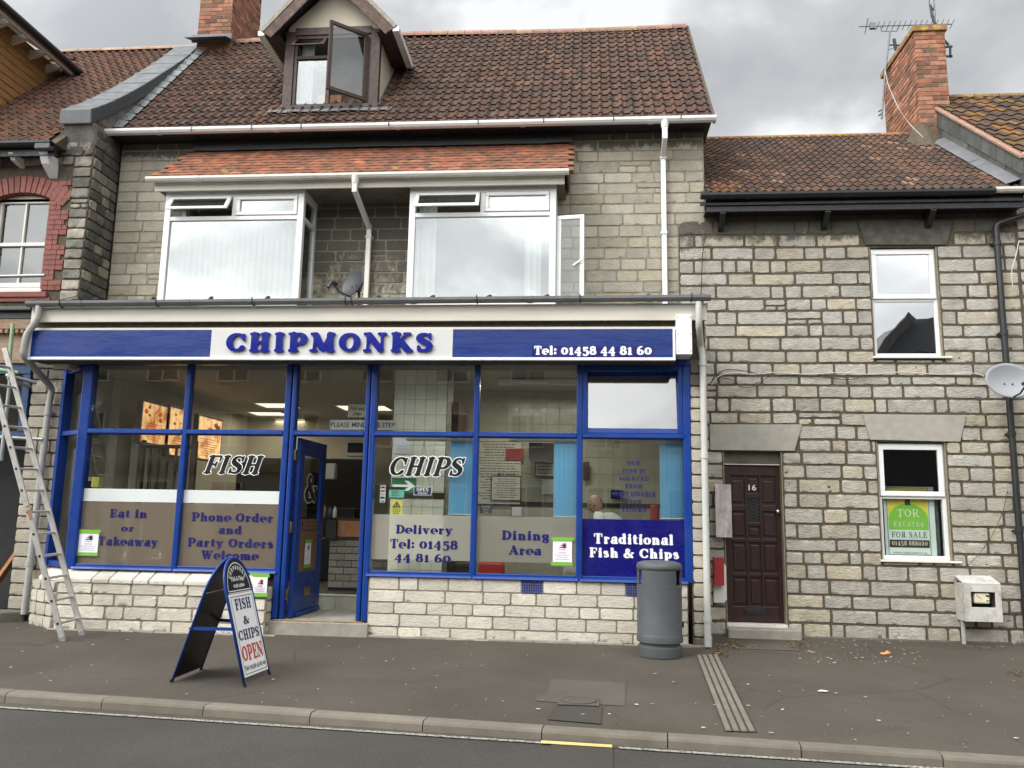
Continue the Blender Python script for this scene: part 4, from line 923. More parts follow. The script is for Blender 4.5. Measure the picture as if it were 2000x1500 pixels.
for e_, s in ((L_, -1), (R_, 1)):
    mb = MB(); x = e_.x+s*.02; mb.hexa([(x-.05, y0-.02, zl-.06), (x+.05, y0-.02, zl-.06), (x+.05, .95, zl-.09), (x-.05, .95, zl-.09), (x-.055, y0-.02, zl+.02), (x+.055, y0-.02, zl+.02), (x+.055, .95, zl-.01), (x-.055, .95, zl-.01)])
    build('gutter', mb, m_['upvc'], dm, bevel=.01)
mb = MB(); mb.quad((xl-.26, y0, zl-.05), (xl, y0, zl-.05), (xl, 1.0, zl-.05), (xl-.26, 1.0, zl-.05)); build('soffit', mb, m_['timber_brown'], dm); mb = MB(); mb.quad((xr, y0, zl-.05), (xr+.26, y0, zl-.05), (xr+.26, 1., zl-.05), (xr, 1., zl-.05)); build('soffit', mb, m_['timber_brown'], dm)
mb = MB(); x = xl-.16; rnd = random.Random(2)
while x < xr+.1:
    mb.quad((x, DY-.03, dz0-.05), (x, DY-.17, dz0-.17+rnd.uniform(-.01, .01)), (x+.16, DY-.17, dz0-.17+rnd.uniform(-.01, .01)), (x+.16, DY-.03, dz0-.05)); x += .155
for k in range(6):
    t = k*.17; p = Vector((xr, DY-.02+t, dz0-.06+t*1.15)); mb.quad(p+Vector((0, 0, .04)), p+Vector((.14, -.02, -.02)), p+Vector((.14, .17, .16)), p+Vector((0, .17, .23)))
    p = Vector((xl, DY-.02+t, dz0-.06+t*1.15)); mb.quad(p+Vector((0, 0, .04)), p+Vector((-.12, -.02, -.02)), p+Vector((-.12, .17, .16)), p+Vector((0, .17, .23)))
build('flashing', mb, m_['lead'], dm, solid=.005)
# ---- chimneys
def chimney(x0, x1, y0, y1, z0, z1, name, parent, label=None, band=True, loc=None):
    mb = MB(); rnd = random.Random(int(x0*10)); h = .076; z = z0; r = 0
    T = [(1, 1, 1), (1.25, 1.15, 1.1), (.8, .8, .8), (1.1, .9, .85), (.6, .65, .7), (1.35, 1.3, 1.3)]
    while z < z1-.01:
        off = (r % 2)*.11
        for side in range(4):
            l0, l1 = ((x0, x1) if side in (0, 2) else (y0, y1)); u = l0-off
            while u < l1:
                a, b = max(u, l0)+.004, min(u+.225, l1)-.004; u += .225
                if b-a < .02: continue
                t = rnd.choice(T); k = rnd.uniform(.8, 1.15); c = (t[0]*k, t[1]*k, t[2]*k, min(1, max(0, (z-z1+.45)))); d = rnd.uniform(-.004, .004)
                if side == 0: mb.box(a, b, y0-d, y0+.03, z+.004, z+h-.006, c)
                if side == 2: mb.box(a, b, y1-.03, y1+d, z+.004, z+h-.006, c)
                if side == 1: mb.box(x1-.03, x1+d, a, b, z+.0045, z+h-.0065, c)
                if side == 3: mb.box(x0-d, x0+.03, a, b, z+.0045, z+h-.0065, c)
        z += h; r += 1
    o = build(name, mb, m_['brick_red'], parent, loc, bevel=.004)
    mm = MB(); mm.box(x0+.008, x1-.008, y0+.008, y1-.008, z0, z1); build('mortar', mm, m_['mortar_buff'], o, (0, 0, 0))
    if band: mm = MB(); mm.box(x0-.035, x1+.035, y0-.035, y1+.035, z1, z1+.10); build('capping', mm, m_['ridge_lichen'], o, (0, 0, 0), bevel=.012)
    if label: o['label'] = label
    return o
chimney(-6.92, -6.31, 2.0, 3.2, 9.2, 11.6, 'chimney', shop, band=False, loc=(-6.6, 2, 9.2))
mb = MB(); mb.box(-7.0, -6.26, 1.955, 2.0, 9.66, 9.80); mb.prism([(-7.0, 1.70, 9.60), (-6.26, 1.70, 9.60), (-6.26, 2.0, 9.72), (-7.0, 2.0, 9.72)], (0, 0, -.02)); build('chimney_flashing', mb, m_['lead'], shop, bevel=.01)
# parapet with lead-clad coping
def coping(Xa, Xb, pts, th):
    mb = MB(); ra = []
    for (y, z) in pts: ra.append([mb.vert((Xa, y, z)), mb.vert((Xb, y, z)), mb.vert((Xb+.01, y+.01, z-th)), mb.vert((Xa-.01, y+.01, z-th))])
    for A, B in zip(ra, ra[1:]):
        for k in range(4): mb.face((A[k], A[(k+1) % 4], B[(k+1) % 4], B[k]))
    mb.face(ra[0][::-1]); mb.face(ra[-1]); return mb
cp = [(-.76, 6.98), (-.55, 7.13), (-.2, 7.42), (.13, 7.71), (.55, 8.10), (.95, 8.49), (1.4, 8.93), (1.75, 9.29), (2.1, 9.68)]
o = build('coping', coping(-7.36, -6.90, cp, .22), m_['lead_clad'], shop, bevel=.015); recalc(o)
mb = MB()
for k in range(1, 8): 
    y, z = cp[k]; mb.hexa([(-7.37, y-.02, z-.02), (-6.89, y-.02, z-.02), (-6.89, y+.02, z+.02), (-7.37, y+.02, z+.02), (-7.37, y-.02, z-.008), (-6.89, y-.02, z-.008), (-6.89, y+.02, z+.03), (-7.37, y+.02, z+.03)])
build('coping_joint', mb, m_['lead_clad'], shop)
mb = MB(); pp = [(-7.30, y+.02, z-.2) for y, z in cp]+[(-7.30, 2.2, 6.0), (-7.30, -.60, 6.0), (-7.30, -.60, 6.75)]; mb.prism(pp[::-1], (.38, 0, 0)); build('parapet_wall', mb, m_['stone_grey'], shop)
mb = MB()
for k in range(15):
    t = .02+k*.066; a = RO+RV*SL*t; t2 = t+.07; b = RO+RV*SL*t2
    b = a.lerp(b, .72); mb.quad((-6.91, a.y, a.z+.07), (-6.74, a.y-.02, a.z+.045), (-6.74, b.y-.02, b.z+.055), (-6.91, b.y, b.z+.10))
build('soaker', mb, m_['lead'], rf, solid=.006)
# ---------------------------------------------------------------- ground floor of the shop
PXs = [-6.35, -5.01, -3.67, -2.65, -1.335, -.08, 1.19]
SZ, TZ, HZ = .735, 2.43, 3.29
def fz(px, py, Y=YF): return P(px, py, Y).z
# flat roof, fascia board, boxed soffit
mb = MB(); mb.box(-7.02, 1.42, YF+.02, -.005, 3.93, 3.99); build('flat_roof', mb, m_['gutter_grey'], shop)
zb0, zb1 = 3.80, 3.97
mb = MB(); mb.box(-7.0, 1.40, YF-.03, YF+.0, 3.775, 3.96); build('fascia_board', mb, m_['fascia_cream'], shop, bevel=.004)
g2 = gutter('gutter', -7.02, 1.44, YF-.09, 4.02, m_['gutter_grey'], shop, .058, .004, 6)
for px in (121, 308, 495, 676, 688, 932, 1133, 1350):
    mb = MB(); x = P(px, 595, YF-.09).x; z = 4.02+.004*(x+7)
    mb.tube([(x, YF-.15, z+.02), (x, YF-.155, z-.04), (x, YF-.09, z-.075), (x, YF-.03, z-.05), (x, YF-.03, z+.03)], .007, 6); build('gutter_bracket', mb, m_['iron_black'], g2)
for px in (187, 298, 410, 520, 735, 840, 950, 1062, 1258):
    mb = MB(); x = P(px, 582, YF+.05).x; mb.bar((x-.05, YF+.1, 4.06), (x+.06, YF-.02, 4.085), .035, .03); build('bracket_end', mb, m_['iron_black'], g2)
mb = MB(); mb.box(-6.98, 1.06, YF-.0, YF+.1, 3.665, 3.705); build('drip_board', mb, m_['fascia_cream'], shop, bevel=.004)
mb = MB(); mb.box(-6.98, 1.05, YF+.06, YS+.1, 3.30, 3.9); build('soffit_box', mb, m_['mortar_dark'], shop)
mb = MB(); bxp = R(1320, 622, 1352, 692, YF-.05); mb.box(bxp[0], bxp[1]+.0, YF-.06, YS+.05, 3.36, 3.84); o = build('end_box', mb, m_['upvc'], shop, bevel=.004)
mb = MB()
for z in (3.40, 3.60, 3.80):
    for x in (bxp[0]+.02, bxp[1]-.02): mb.box(x-.006, x+.006, YF-.064, YF-.06, z-.006, z+.006)
build('screw', mb, m_['galvanised'], o)
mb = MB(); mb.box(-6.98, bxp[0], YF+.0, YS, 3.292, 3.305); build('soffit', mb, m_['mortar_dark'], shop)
# blue timber shopfront
mb = MB(); mb.box(-6.38, 1.23, YS-.02, YS+.09, HZ, 3.36); build('head_rail', mb, m_['blue_paint'], shop, bevel=.005)
def post(x, w, d=.10, z0=SZ+.0, z1=HZ, y=YS, label=None):
    mb = MB(); mb.box(x-w/2, x+w/2, y-.012, y+d, z0, z1); o = build('post', mb, m_['blue_paint'], shop, bevel=.014); return o
post(PXs[0]+.0, .135, .12); post(PXs[1], .07); post(PXs[4], .07); post(PXs[5], .075); post(PXs[6], .095, .12)
for xa, xb, w in ((PXs[2]-.035, 0, .075), (PXs[2]+.045, 1, .055), (PXs[3]-.04, 1, .055), (PXs[3]+.035, 0, .075)):
    post(xa, w, .11, .20 if True else SZ)
for i, (a, b) in enumerate(zip(PXs, PXs[1:])):
    wa = {0: .068, 1: .035, 2: .075, 3: .073, 4: .035, 5: .038}[i]; wb = {0: .035, 1: .073, 2: .068, 3: .035, 4: .038, 5: .048}[i]
    mb = MB(); mb.box(a+wa, b-wb, YS+.0, YS+.09, TZ-.035, TZ+.035); mb.prism([(a+wa, YS-.022, TZ-.02), (a+wa, YS, TZ-.03), (a+wa, YS, TZ+.036), (a+wa, YS-.02, TZ+.015)], (b-wb-a-wa, 0, 0))
    build('transom', mb, m_['blue_paint'], shop, bevel=.004)
    if i != 2:
        mb = MB(); mb.box(a+wa, b-wb, YS+.002, YS+.09, SZ, SZ+.055); mb.prism([(a+wa-.03, YS-.045, SZ-.005), (a+wa-.03, YS+.05, SZ-.005), (a+wa-.03, YS+.05, SZ+.05), (a+wa-.03, YS-.03, SZ+.018)], (b-wb-a-wa+.06, 0, 0))
        build('sill_rail', mb, m_['blue_paint'], shop, bevel=.006)
        pane(a+wa, b-wb, SZ+.055, TZ-.035, YS+.05, m_['glass_shop'], shop, 'window_pane')
    if i != 5: pane(a+wa, b-wb, TZ+.035, HZ, YS+.05, m_['glass_shop'], shop, 'window_pane')
# opening light in the last bay: hinged at the bottom, top tipped into the room
x0, x1 = PXs[5]+.04, PXs[6]-.05; Hh = HZ-.05-TZ-.04; mb = MB(); frame_mb(mb, x0, x1, 0, Hh, 0, .06, .04); an = rad(7.5)
rot = lambda v: Vector((v.x, YS+.03+v.y*math.cos(an)+v.z*math.sin(an), TZ+.04+v.z*math.cos(an)-v.y*math.sin(an)))
mb.xf(rot); ol = build('hopper_sash', mb, m_['blue_paint'], shop, bevel=.004)
mb = MB(); mb.box(x0+.06, x1-.06, .015, .02, .06, Hh-.06); mb.xf(rot); build('glass', mb, m_['glass_vent'], ol)
mb = MB(); mb.box(x0-.0, x0+.05, YS-.005, YS+.10, TZ+.035, HZ); mb.box(x1-.05, x1, YS-.005, YS+.10, TZ+.035, HZ); mb.box(x0+.05, x1-.05, YS+.0, YS+.1, HZ-.06, HZ); build('subframe', mb, m_['blue_paint'], shop, bevel=.004)
# canted glazed return at the left end
Ra = Vector((PXs[0]-.05, YS+.10, 0)); Rb = Vector((-6.93, -.62, 0)); mb = MB()
for t, w in ((0.02, .05), (.93, .12)):
    p = Ra.lerp(Rb, t); mb.bar(p+Vector((0, 0, SZ)), p+Vector((0, 0, HZ)), w, .08, (Rb-Ra))
for z, h in ((SZ+.03, .07), (TZ, .06), (HZ-.02, .08)): mb.bar(Ra+Vector((0, 0, z)), Rb+Vector((0, 0, z)), .07, h)
o = build('side_light', mb, m_['blue_paint'], shop, bevel=.006)
mb = MB(); mb.quad(Ra+Vector((0, 0, SZ)), Rb+Vector((0, 0, SZ)), Rb+Vector((0, 0, HZ)), Ra+Vector((0, 0, HZ))); build('glass', mb, m_['glass_side'], o)
# stall risers
YL_ = YS-.15
CRT = [(1, 1, 1), (1.05, 1.03, 1.0), (.95, .93, .90), (1.02, 1, .95), (.9, .89, .87)]
def alg_low(u, z): return max(0., min(.55, (.16-z)*2.5))
mb = MB(); stones(mb, front(YS), PXs[3]+.08, PXs[6]-.02, .01, SZ-.005, [(-.75, -.50, .575, .80), (.46, .70, .575, .80)], .148, [.26, .32, .38, .44], .008, .006, .003, 41, CRT, alg_low, jag=.004)
rs = recalc(smooth_sharp(build('stall_riser', mb, m_['stone_painted'], shop), 70))
mb = MB(); mb.box(PXs[3]+.075, PXs[6]-.02, YS-.004, YS+.2, -.05, SZ-.002); build('mortar', mb, m_['mortar_cream'], rs)
mb = MB(); rnd = random.Random(77); x = PXs[3]+.05
while x < 1.4:
    w = rnd.uniform(.15, .5); mb.prism([(x, YS-.015-rnd.uniform(.01, .045), .0), (min(x+w, 1.42), YS-.015-rnd.uniform(.01, .045), .0), (min(x+w, 1.42), YS+.02, .0), (x, YS+.02, .0)], (0, 0, rnd.uniform(.038, .062))); x += w
build('mortar_fillet', mb, m_['concrete'], shop, bevel=.01); mb = MB(); x = PXs[0]-.1
while x < PXs[2]-.15:
    w = rnd.uniform(.15, .5); mb.prism([(x, YL_-.015-rnd.uniform(.005, .04), .0), (x+w, YL_-.015-rnd.uniform(.005, .04), .0), (x+w, YL_+.02, .0), (x, YL_+.02, .0)], (0, 0, rnd.uniform(.035, .055))); x += w
build('mortar_fillet', mb, m_['concrete'], shop, bevel=.01)
for (a, b) in ((-.745, -.505), (.465, .695)):
    mb = MB()
    for i in range(9):
        for j in range(5):
            x = a+(b-a)*(i+.1)/9; z = .58+.15*(j+.1)/5
            if True: mb.box(x, x+(b-a)/9*.38, YS-.012, YS+.02, z, z+.15/5*.9)
    for j in range(6): mb.box(a, b, YS-.010, YS+.02, .58+.15*j/5-.004, .58+.15*j/5+.004)
    mb.box(a, b, YS+.012, YS+.03, .575, .733); build('air_brick', mb, m_['blue_paint'], shop)
YL = YS-.15
mb = MB(); stones(mb, front(YL), PXs[0]-.02, PXs[2]-.09, .0, .585, [], .150, [.26, .34, .42, .46], .012, .009, .0055, 42, CRT, alg_low, jag=.006)
stones(mb, lambda u, z, d: (PXs[2]-.09+d, u, z), YL+.01, YS, .0, .585, [], .150, [.3], .013, .010, .005, 45, CRT, alg_low)
stones(mb, lambda u, z, d: (Ra.x-.0+(Rb.x-Ra.x)*u/.78-d*.5, YL+(.0)+(Rb.y-Ra.y)*u/.78-d, z), 0, .78, .0, .585, [], .150, [.24, .3], .013, .012, .005, 46, [(.8, .78, .74), (.72, .7, .66)], alg_low)
rs2 = recalc(smooth_sharp(build('stall_riser', mb, m_['stone_painted'], shop), 70))
mb = MB(); mb.prism([(PXs[0]-.03, YL-.004, -.05), (PXs[2]-.085, YL-.004, -.05), (PXs[2]-.085, YS+.2, -.05), (Rb.x, Rb.y, -.05), (Rb.x-.0, Rb.y-.12, -.05)], (0, 0, .63)); build('mortar', mb, m_['mortar_cream'], rs2)
# sloping capping stones
mb = MB(); x = PXs[0]-.06; rnd = random.Random(9); ws = [.47, .22, .30, .20, .44, .30, .32, .34]
for w in ws:
    x2 = min(x+w, PXs[2]-.075); 
    if x2-x < .05: break
    k = rnd.uniform(.94, 1.05); zj = rnd.uniform(-.004, .004); j0_, j1_ = rnd.uniform(0, .03), rnd.uniform(0, .03)
    mb.hexa([(x+.006, YL-.03, .575), (x2-.006, YL-.03, .575), (x2-.006, YS+.05, .59), (x+.006, YS+.05, .59), (x+.006, YL-.028, .628+zj), (x2-.006, YL-.028, .628+zj), (x2-.006+j1_*0, YS+.03, SZ-.008), (x+.006, YS+.03, SZ-.008)], (k, k, k)); x = x2
build('sill_stone', mb, m_['stone_painted'], shop, bevel=.012)
mb = MB(); mb.prism([Ra+Vector((0, -.16, .60)), Rb+Vector((-.0, -.16, .60)), Rb+Vector((0, .03, .72)), Ra+Vector((0, .03, .72))], (0, 0, -.06)); build('side_sill', mb, m_['stone_painted'], shop, bevel=.01)
# doorway: stone step, brass nosing, tiled lobby, riser and shop floor
mb = MB(); mb.box(PXs[2]-.10, PXs[3]+.10, YS-.06, YS+.2, -.04, .185); build('door_step', mb, m_['concrete'], shop, bevel=.012)
mb = MB(); mb.box(PXs[2]-.05, PXs[3]+.02, YS-.035, YS-.0, .186, .200); build('step_nosing', mb, m_['brass'], shop, bevel=.003)
mb = MB(); rnd = random.Random(7)
for i in range(6):
    for j in range(7):
        a = PXs[2]-.05+i*.185; b = YS+.0+j*.185; k = rnd.uniform(.85, 1.1)
        mb.box(a+.003, min(a+.182, PXs[3]+.3), b+.003, b+.182, .17, .196, (k, k, k))
fl = build('lobby_floor', mb, mat('lobby_tile', (.40, .37, .31), .55, var=.12, vs=6, tone=True, dirt=.2), shop)
mb = MB()
for i in range(4): mb.box(-3.75+i*.4, -3.75+i*.4+.395, .22, .25, .19, .365, (.9+.05*i, 1, .95))
build('riser_tile', mb, MATS['lobby_tile'], fl)
mb = MB(); mb.box(-4.2, -2.2, .205, .25, .366, .385); build('riser_nosing', mb, m_['upvc_aged'], fl)
# door, standing open into the lobby
hx, hy = PXs[2]+.085, YS+.10; Wd = 1.0; mb = MB(); an = rad(89)
rotd = lambda v: Vector((hx+v.x*math.cos(an)-v.y*math.sin(an), hy+v.x*math.sin(an)+v.y*math.cos(an), v.z))
z0, z1 = .205, 2.38
mb.box(0, .17, -.045, 0, z0, z1); mb.box(Wd-.17, Wd, -.045, 0, z0, z1); mb.box(.17, Wd-.17, -.044, -.001, z1-.20, z1); mb.box(.17, Wd-.17, -.044, -.001, z0, z0+.52)
mb.box(.1, Wd-.02, -.07, -.045, z0+.0, z0+.05); mb.xf(rotd); door = build('door', mb, m_['blue_paint'], shop, bevel=.005)
mb = MB(); mb.box(.17, Wd-.17, -.026, -.02, 1.38, z1-.20); mb.xf(rotd); build('glass', mb, m_['glass_dark'], door)
mb = MB(); mb.box(.17, Wd-.17, -.032, -.012, z0+.52, 1.38); mb.xf(rotd); build('lower_panel', mb, m_['mdf_brown'], door)
mb = MB(); mb.box(.40, .62, -.052, -.045, z0+.22, z0+.33); mb.box(.44, .58, -.056, -.052, z0+.25, z0+.30); mb.xf(rotd); build('letter_plate', mb, m_['brass'], door, bevel=.002)
mb = MB(); mb.bar((Wd-.09, -.05, 1.13), (Wd-.09, -.11, 1.13), .014, .014); mb.bar((Wd-.085, -.11, 1.13), (Wd-.22, -.11, 1.13), .016, .02); mb.bar((Wd-.09, 0, 1.13), (Wd-.09, .06, 1.13), .014, .014); mb.xf(rotd); build('handle', mb, m_['chrome'], door, bevel=.003)
for z in (.42, 1.22, 2.1):
    mb = MB(); mb.box(hx-.03, hx+.01, YS+.03, YS+.10, z, z+.13); mb.tube([(hx-.03, YS+.025, z), (hx-.03, YS+.025, z+.13)], .009, 8); build('hinge', mb, m_['brass'], door)
# "&" on the door glass and small framed plate
Dn = Vector((math.sin(an), -math.cos(an), 0)); DU = Vector((math.cos(an), math.sin(an), 0))
def dpt(x, z, lift=.05): return rotd(Vector((x, -lift, z)))
DUc = DU  # reading direction on the lobby side of the leaf
mb = MB(); write(mb, '&', dpt(.50, 1.60, .030), DU, ZU, .36, 'bold', .46, grow=.035, lift=0, mi=0, slant=.0); write(mb, '&', dpt(.50, 1.60, .034), DU, ZU, .36, 'bold', .46, mi=1)
build('lettering', mb, [m_['white_vinyl'], m_['black_vinyl']], door)
mb = MB(); p = dpt(.5, 1.27, .036); mb.prism([dpt(.24, 1.24, .036), dpt(.76, 1.24, .036), dpt(.76, 1.35, .036), dpt(.24, 1.35, .036)], Dn*.004); build('plate', mb, m_['black_vinyl'], door)
mb = MB(); mb.prism([dpt(.26, 1.25, .041), dpt(.74, 1.25, .041), dpt(.74, 1.34, .041), dpt(.26, 1.34, .041)], Dn*.001, None); sans(mb, 'Closed Sunday', dpt(.5, 1.28, .0435), DU, ZU, .035, .36, mi=1); build('plate_face', mb, [m_['mdf_brown'], m_['black_vinyl']], door)
# piers at either end of the shop
mb = MB(); stones(mb, front(YS-.01), 1.225, 1.42, .0, 3.36, [], .150, [.3], .011, .010, .004, 51, [(.72, .70, .66), (.66, .65, .62), (.78, .75, .70)], lambda u, z: min(1, max(0, (.3-z)*2, .15+(z-2.8)*.9)))
stones(mb, lambda u, z, d: (1.42+d, u, z), YS, -.02, .0, 3.8, [], .150, [.3, .4], .011, .008, .004, 52, [(.72, .70, .66)], None)
pr_ = recalc(smooth_sharp(build('pier', mb, m_['stone_painted'], shop), 70)); mb = MB(); mb.box(1.22, 1.415, YS-.002, -.0, -.05, 3.9); build('mortar', mb, m_['mortar_dark'], pr_)
mb = MB(); stones(mb, front(-.62), -7.42, -6.88, .0, 3.75, [], .165, [.2, .27, .34], .012, .010, .005, 53, [(.66, .63, .58), (.60, .58, .54), (.70, .66, .60)], lambda u, z: min(1, max(.0, (z-2.7)*.9, (.3-z)*2)), jag=.008)
pl_ = recalc(smooth_sharp(build('pier', mb, m_['stone_painted'], shop), 70)); mb = MB(); mb.box(-7.41, -6.88, -.615, .1, -.05, 3.8); build('mortar', mb, m_['mortar_dark'], pl_)
# ---- fascia sign
YG = YF-.03
sg = thing('shop_sign', (-3.0, YG, 3.30), 'blue and white fascia sign with raised blue letters CHIPMONKS and a telephone number', 'sign')
gx = [P(60, 680, YG).x, P(411, 680, YG).x, P(884, 680, YG).x, P(1314, 680, YG).x]; gz0, gz1 = 3.325, 3.67
for a, b, m in ((gx[0], gx[1], 'blue_fascia'), (gx[1], gx[2], 'white_board'), (gx[2], gx[3], 'blue_fascia')):
    mb = MB(); mb.box(a+.001, b-.001, YG, YG+.025, gz0, gz1); build('panel', mb, m_[m], sg)
mb = MB(); mb.box(gx[0]-.02, gx[3]+.03, YG-.02, YG+.03, gz0-.035, gz0); mb.box(gx[3], gx[3]+.03, YG-.02, YG+.03, gz0, gz1); mb.box(gx[0]-.02, gx[0], YG-.02, YG+.03, gz0, gz1); build('trim', mb, m_['upvc'], sg, bevel=.004)
lx0, lx1 = P(443, 670, YG).x, P(847, 670, YG).x; tw = text_w('CHIPMONKS', 'fat', .13)
x = 0
for c in 'CHIPMONKS':
    mb = MB(); w_ = G[c][0]; k = (lx1-lx0)/tw
    write(mb, c, (lx0+(x+w_/2)*k, YG-.030, gz0+.065), XU, ZU, .235, 'fat', w_*k, sp=0, grow=.012)
    o = build('letter', mb, m_['blue_letter'], sg, (lx0+(x+w_/2)*k+3.0, -.03, .09)); q = o.modifiers.new('s', 'SOLIDIFY'); q.thickness = .028; q.offset = -1
    x += w_+.13
tp = P(1157, 684, YG); tww = P(1272, 684, YG).x-P(1042, 684, YG).x
mb = MB(); mb.box(P(1042, 684, YG).x-.02, P(1272, 684, YG).x+.02, YG-.003, YG-.001, gz0+.005, gz0+.135); build('label_strip', mb, m_['blue_film'], sg)
mb = MB(); write(mb, 'Tel: 01458 44 81 60', (tp.x, YG-.005, gz0+.035), XU, ZU, .105, 'fat', tww, sp=.07, grow=.01); build('lettering', mb, m_['white_vinyl'], sg)
# ---- lettering on the glass (part of the shop)
YV = YS+.044
def wtext(s, px, py, hpx, wpx, sty='fat', m='blue_vinyl', Y=YV, grow=.0, sp=.06, slant=0., lift=0., mb=None):
    p = P(px, py, Y); q = P(px, py-hpx, Y); w = P(px+wpx/2, py, Y).x-P(px-wpx/2, py, Y).x
    mb = mb or MB(); write(mb, s, (p.x, Y-lift, p.z), XU, ZU, (q.z-p.z), sty, w, sp=sp, grow=grow, slant=slant); return mb
def film(px0, py0, px1, py1, m, Y=YS+.048, name='window_film'):
    x0, x1, z0, z1 = R(px0, py0, px1, py1, Y); return x0, x1, z0, z1
def filmx(i, z0, z1, m, name='window_film'):
    wa = {0: .068, 1: .035, 3: .073, 4: .035, 5: .038}[i]; wb = {0: .035, 1: .073, 3: .035, 4: .038, 5: .048}[i]
    mb = MB(); mb.quad((PXs[i]+wa, YS+.047, z0), (PXs[i+1]-wb, YS+.047, z0), (PXs[i+1]-wb, YS+.047, z1), (PXs[i]+wa, YS+.047, z1)); return build(name, mb, m_[m], shop)
zt = lambda px, py: P(px, py, YS+.047).z
for i in (0, 1):
    filmx(i, zt(250, 980), zt(250, 955), 'white_film'); filmx(i, SZ+.055, zt(250, 981), 'film_frosted')
for i in (3, 4): filmx(i, zt(830, 1094), zt(830, 1006), 'film_light' if i == 3 else 'film_grey')
filmx(5, SZ+.055, zt(1240, 1015), 'blue_film')
for args in (('Eat in', 250, 1011, 16, 74), ('or', 249, 1038, 13, 26), ('Takeaway', 249, 1066, 17, 118), ('Phone Order', 453, 1019, 17, 160), ('and', 449, 1043, 16, 46), ('Party Orders', 449, 1069, 17, 168), ('Welcome', 448, 1093, 17, 112),
             ('Delivery', 828, 1043, 17, 112), ('Tel: 01458', 827, 1072, 18, 133), ('44 81 60', 825, 1098, 17, 110), ('Dining', 1026, 1055, 18, 94), ('Area', 1025, 1084, 18, 64)):
    build('lettering', wtext(*args, Y=YS+.043), m_['blue_vinyl'], shop)
for args in (('Traditional', 1237, 1063, 20, 156), ('Fish & Chips', 1238, 1090, 19, 176)): build('lettering', wtext(*args, Y=YS+.043), m_['white_vinyl'], shop)
for args in (('OUR', 1238, 908, 8, 26), ('FISH IS', 1238, 924, 8, 44), ('SOURCED', 1238, 939, 8, 58), ('FROM', 1238, 954, 8, 34), ('SUSTAINABLE', 1240, 970, 9, 82), ('FISH', 1238, 984, 8, 28), ('STOCKS', 1238, 1000, 9, 48)):
    build('lettering', wtext(*args, sty='bold', Y=YS+.043, sp=.1, grow=.015), m_['blue_vinyl'], shop)
for s, px, py, h, w in (('FISH', 450, 926, 37, 112), ('CHIPS', 828, 930, 38, 146)):
    mb = wtext(s, px, py, h, w, 'bold', Y=YS+.043, grow=.045, sp=.0, slant=.3); build('lettering', mb, m_['white_vinyl'], shop)
    mb = wtext(s, px, py, h, w, 'bold', Y=YS+.040, grow=.0, sp=.0, slant=.3); build('lettering', mb, m_['black_vinyl'], shop)
# ---- the room inside (part of the shop)
FI, CI = .385, 3.12
mb = MB(); mb.quad((-6.9, YS+.3, FI), (-3.78, YS+.3, FI), (-3.78, 6.6, FI), (-6.9, 6.6, FI)); mb.quad((-3.78, .25, FI-.001), (-2.2, .25, FI-.001), (-2.2, 5, FI-.001), (-3.78, 5, FI-.001)); mb.quad((-2.55, YS+.25, FI), (1.4, YS+.25, FI), (1.4, .25, FI), (-2.55, .25, FI)); mb.quad((-2.2, .25, FI-.001), (1.4, .25, FI-.001), (1.4, 5, FI-.001), (-2.2, 5, FI-.001))
build('floor', mb, m_['floor_inside'], shop)
mb = MB(); mb.quad((-6.9, YS+.1, CI+.2), (1.4, YS+.1, CI+.2), (1.4, 6.6, CI+.2), (-6.9, 6.6, CI+.2)); build('ceiling', mb, m_['ceiling_inside'], shop)
def tiled(mb, a, b, z0, z1, nrm, tw=.20, th=.25, col=(1, 1, 1)):
    """glazed wall tiles laid over the strip a-b"""
    a = Vector(a); b = Vector(b); L_ = (b-a).length; u = (b-a)/L_; n = max(1, round(L_/tw)); m = max(1, round((z1-z0)/th)); nr = Vector(nrm); rnd = random.Random(int(L_*100))
    for i in range(n):
        for j in range(m):
            p = a+u*(i*L_/n+.003); q = a+u*((i+1)*L_/n-.003); za = z0+(z1-z0)*j/m+.003; zb = z0+(z1-z0)*(j+1)/m-.003; k = rnd.uniform(.94, 1.04); t = nr*(.006+rnd.uniform(-.001, .001))
            c = (col[0]*k, col[1]*k, col[2]*k); mb.quad(Vector((p.x, p.y, za))+t, Vector((q.x, q.y, za))+t, Vector((q.x, q.y, zb))+t, Vector((p.x, p.y, zb))+t, c)
MATS['tile_tone'] = mat('tile_tone', (.42, .41, .35), .25, var=.03, vs=2, tone=True)
mb = MB(); tiled(mb, (-2.2, 1.3, 0), (1.4, 1.3, 0), FI, CI+.2, (0, -1, 0), .2, .25, (1, .98, .9)); tiled(mb, (1.36, YS+.2, 0), (1.36, 1.3, 0), FI, CI+.2, (-1, 0, 0)); tiled(mb, (-6.85, -.4, 0), (-6.85, 6.6, 0), FI, CI+.2, (1, 0, 0)); tiled(mb, (-6.9, 6.55, 0), (-2.2, 6.55, 0), FI, CI+.2, (0, -1, 0), .2, .25, (.28, .27, .24))  # far wall tiles darkened, dimness at the back put into their colour
iw = build('interior_wall', mb, m_['tile_tone'], shop)
mb = MB(); mb.box(-2.2, 1.4, 1.305, 1.4, FI, CI+.3); mb.box(1.365, 1.4, YS+.1, 1.3, FI, CI+.3); mb.box(-6.9, -6.855, -.6, 6.7, FI, CI+.3); mb.box(-6.9, -2.2, 6.56, 6.65, FI, CI+.3); mb.box(-2.2, -2.19, 1.4, 6.6, FI, CI+.3); build('grout', mb, m_['grout'], iw)
mb = MB(); mb.box(-2.2, 1.36, 1.28, 1.292, 1.62, 1.68); build('tile_band', mb, m_['wood_dark'], iw)
x0, x1, _, _ = R(772, 735, 863, 1108, -.55)
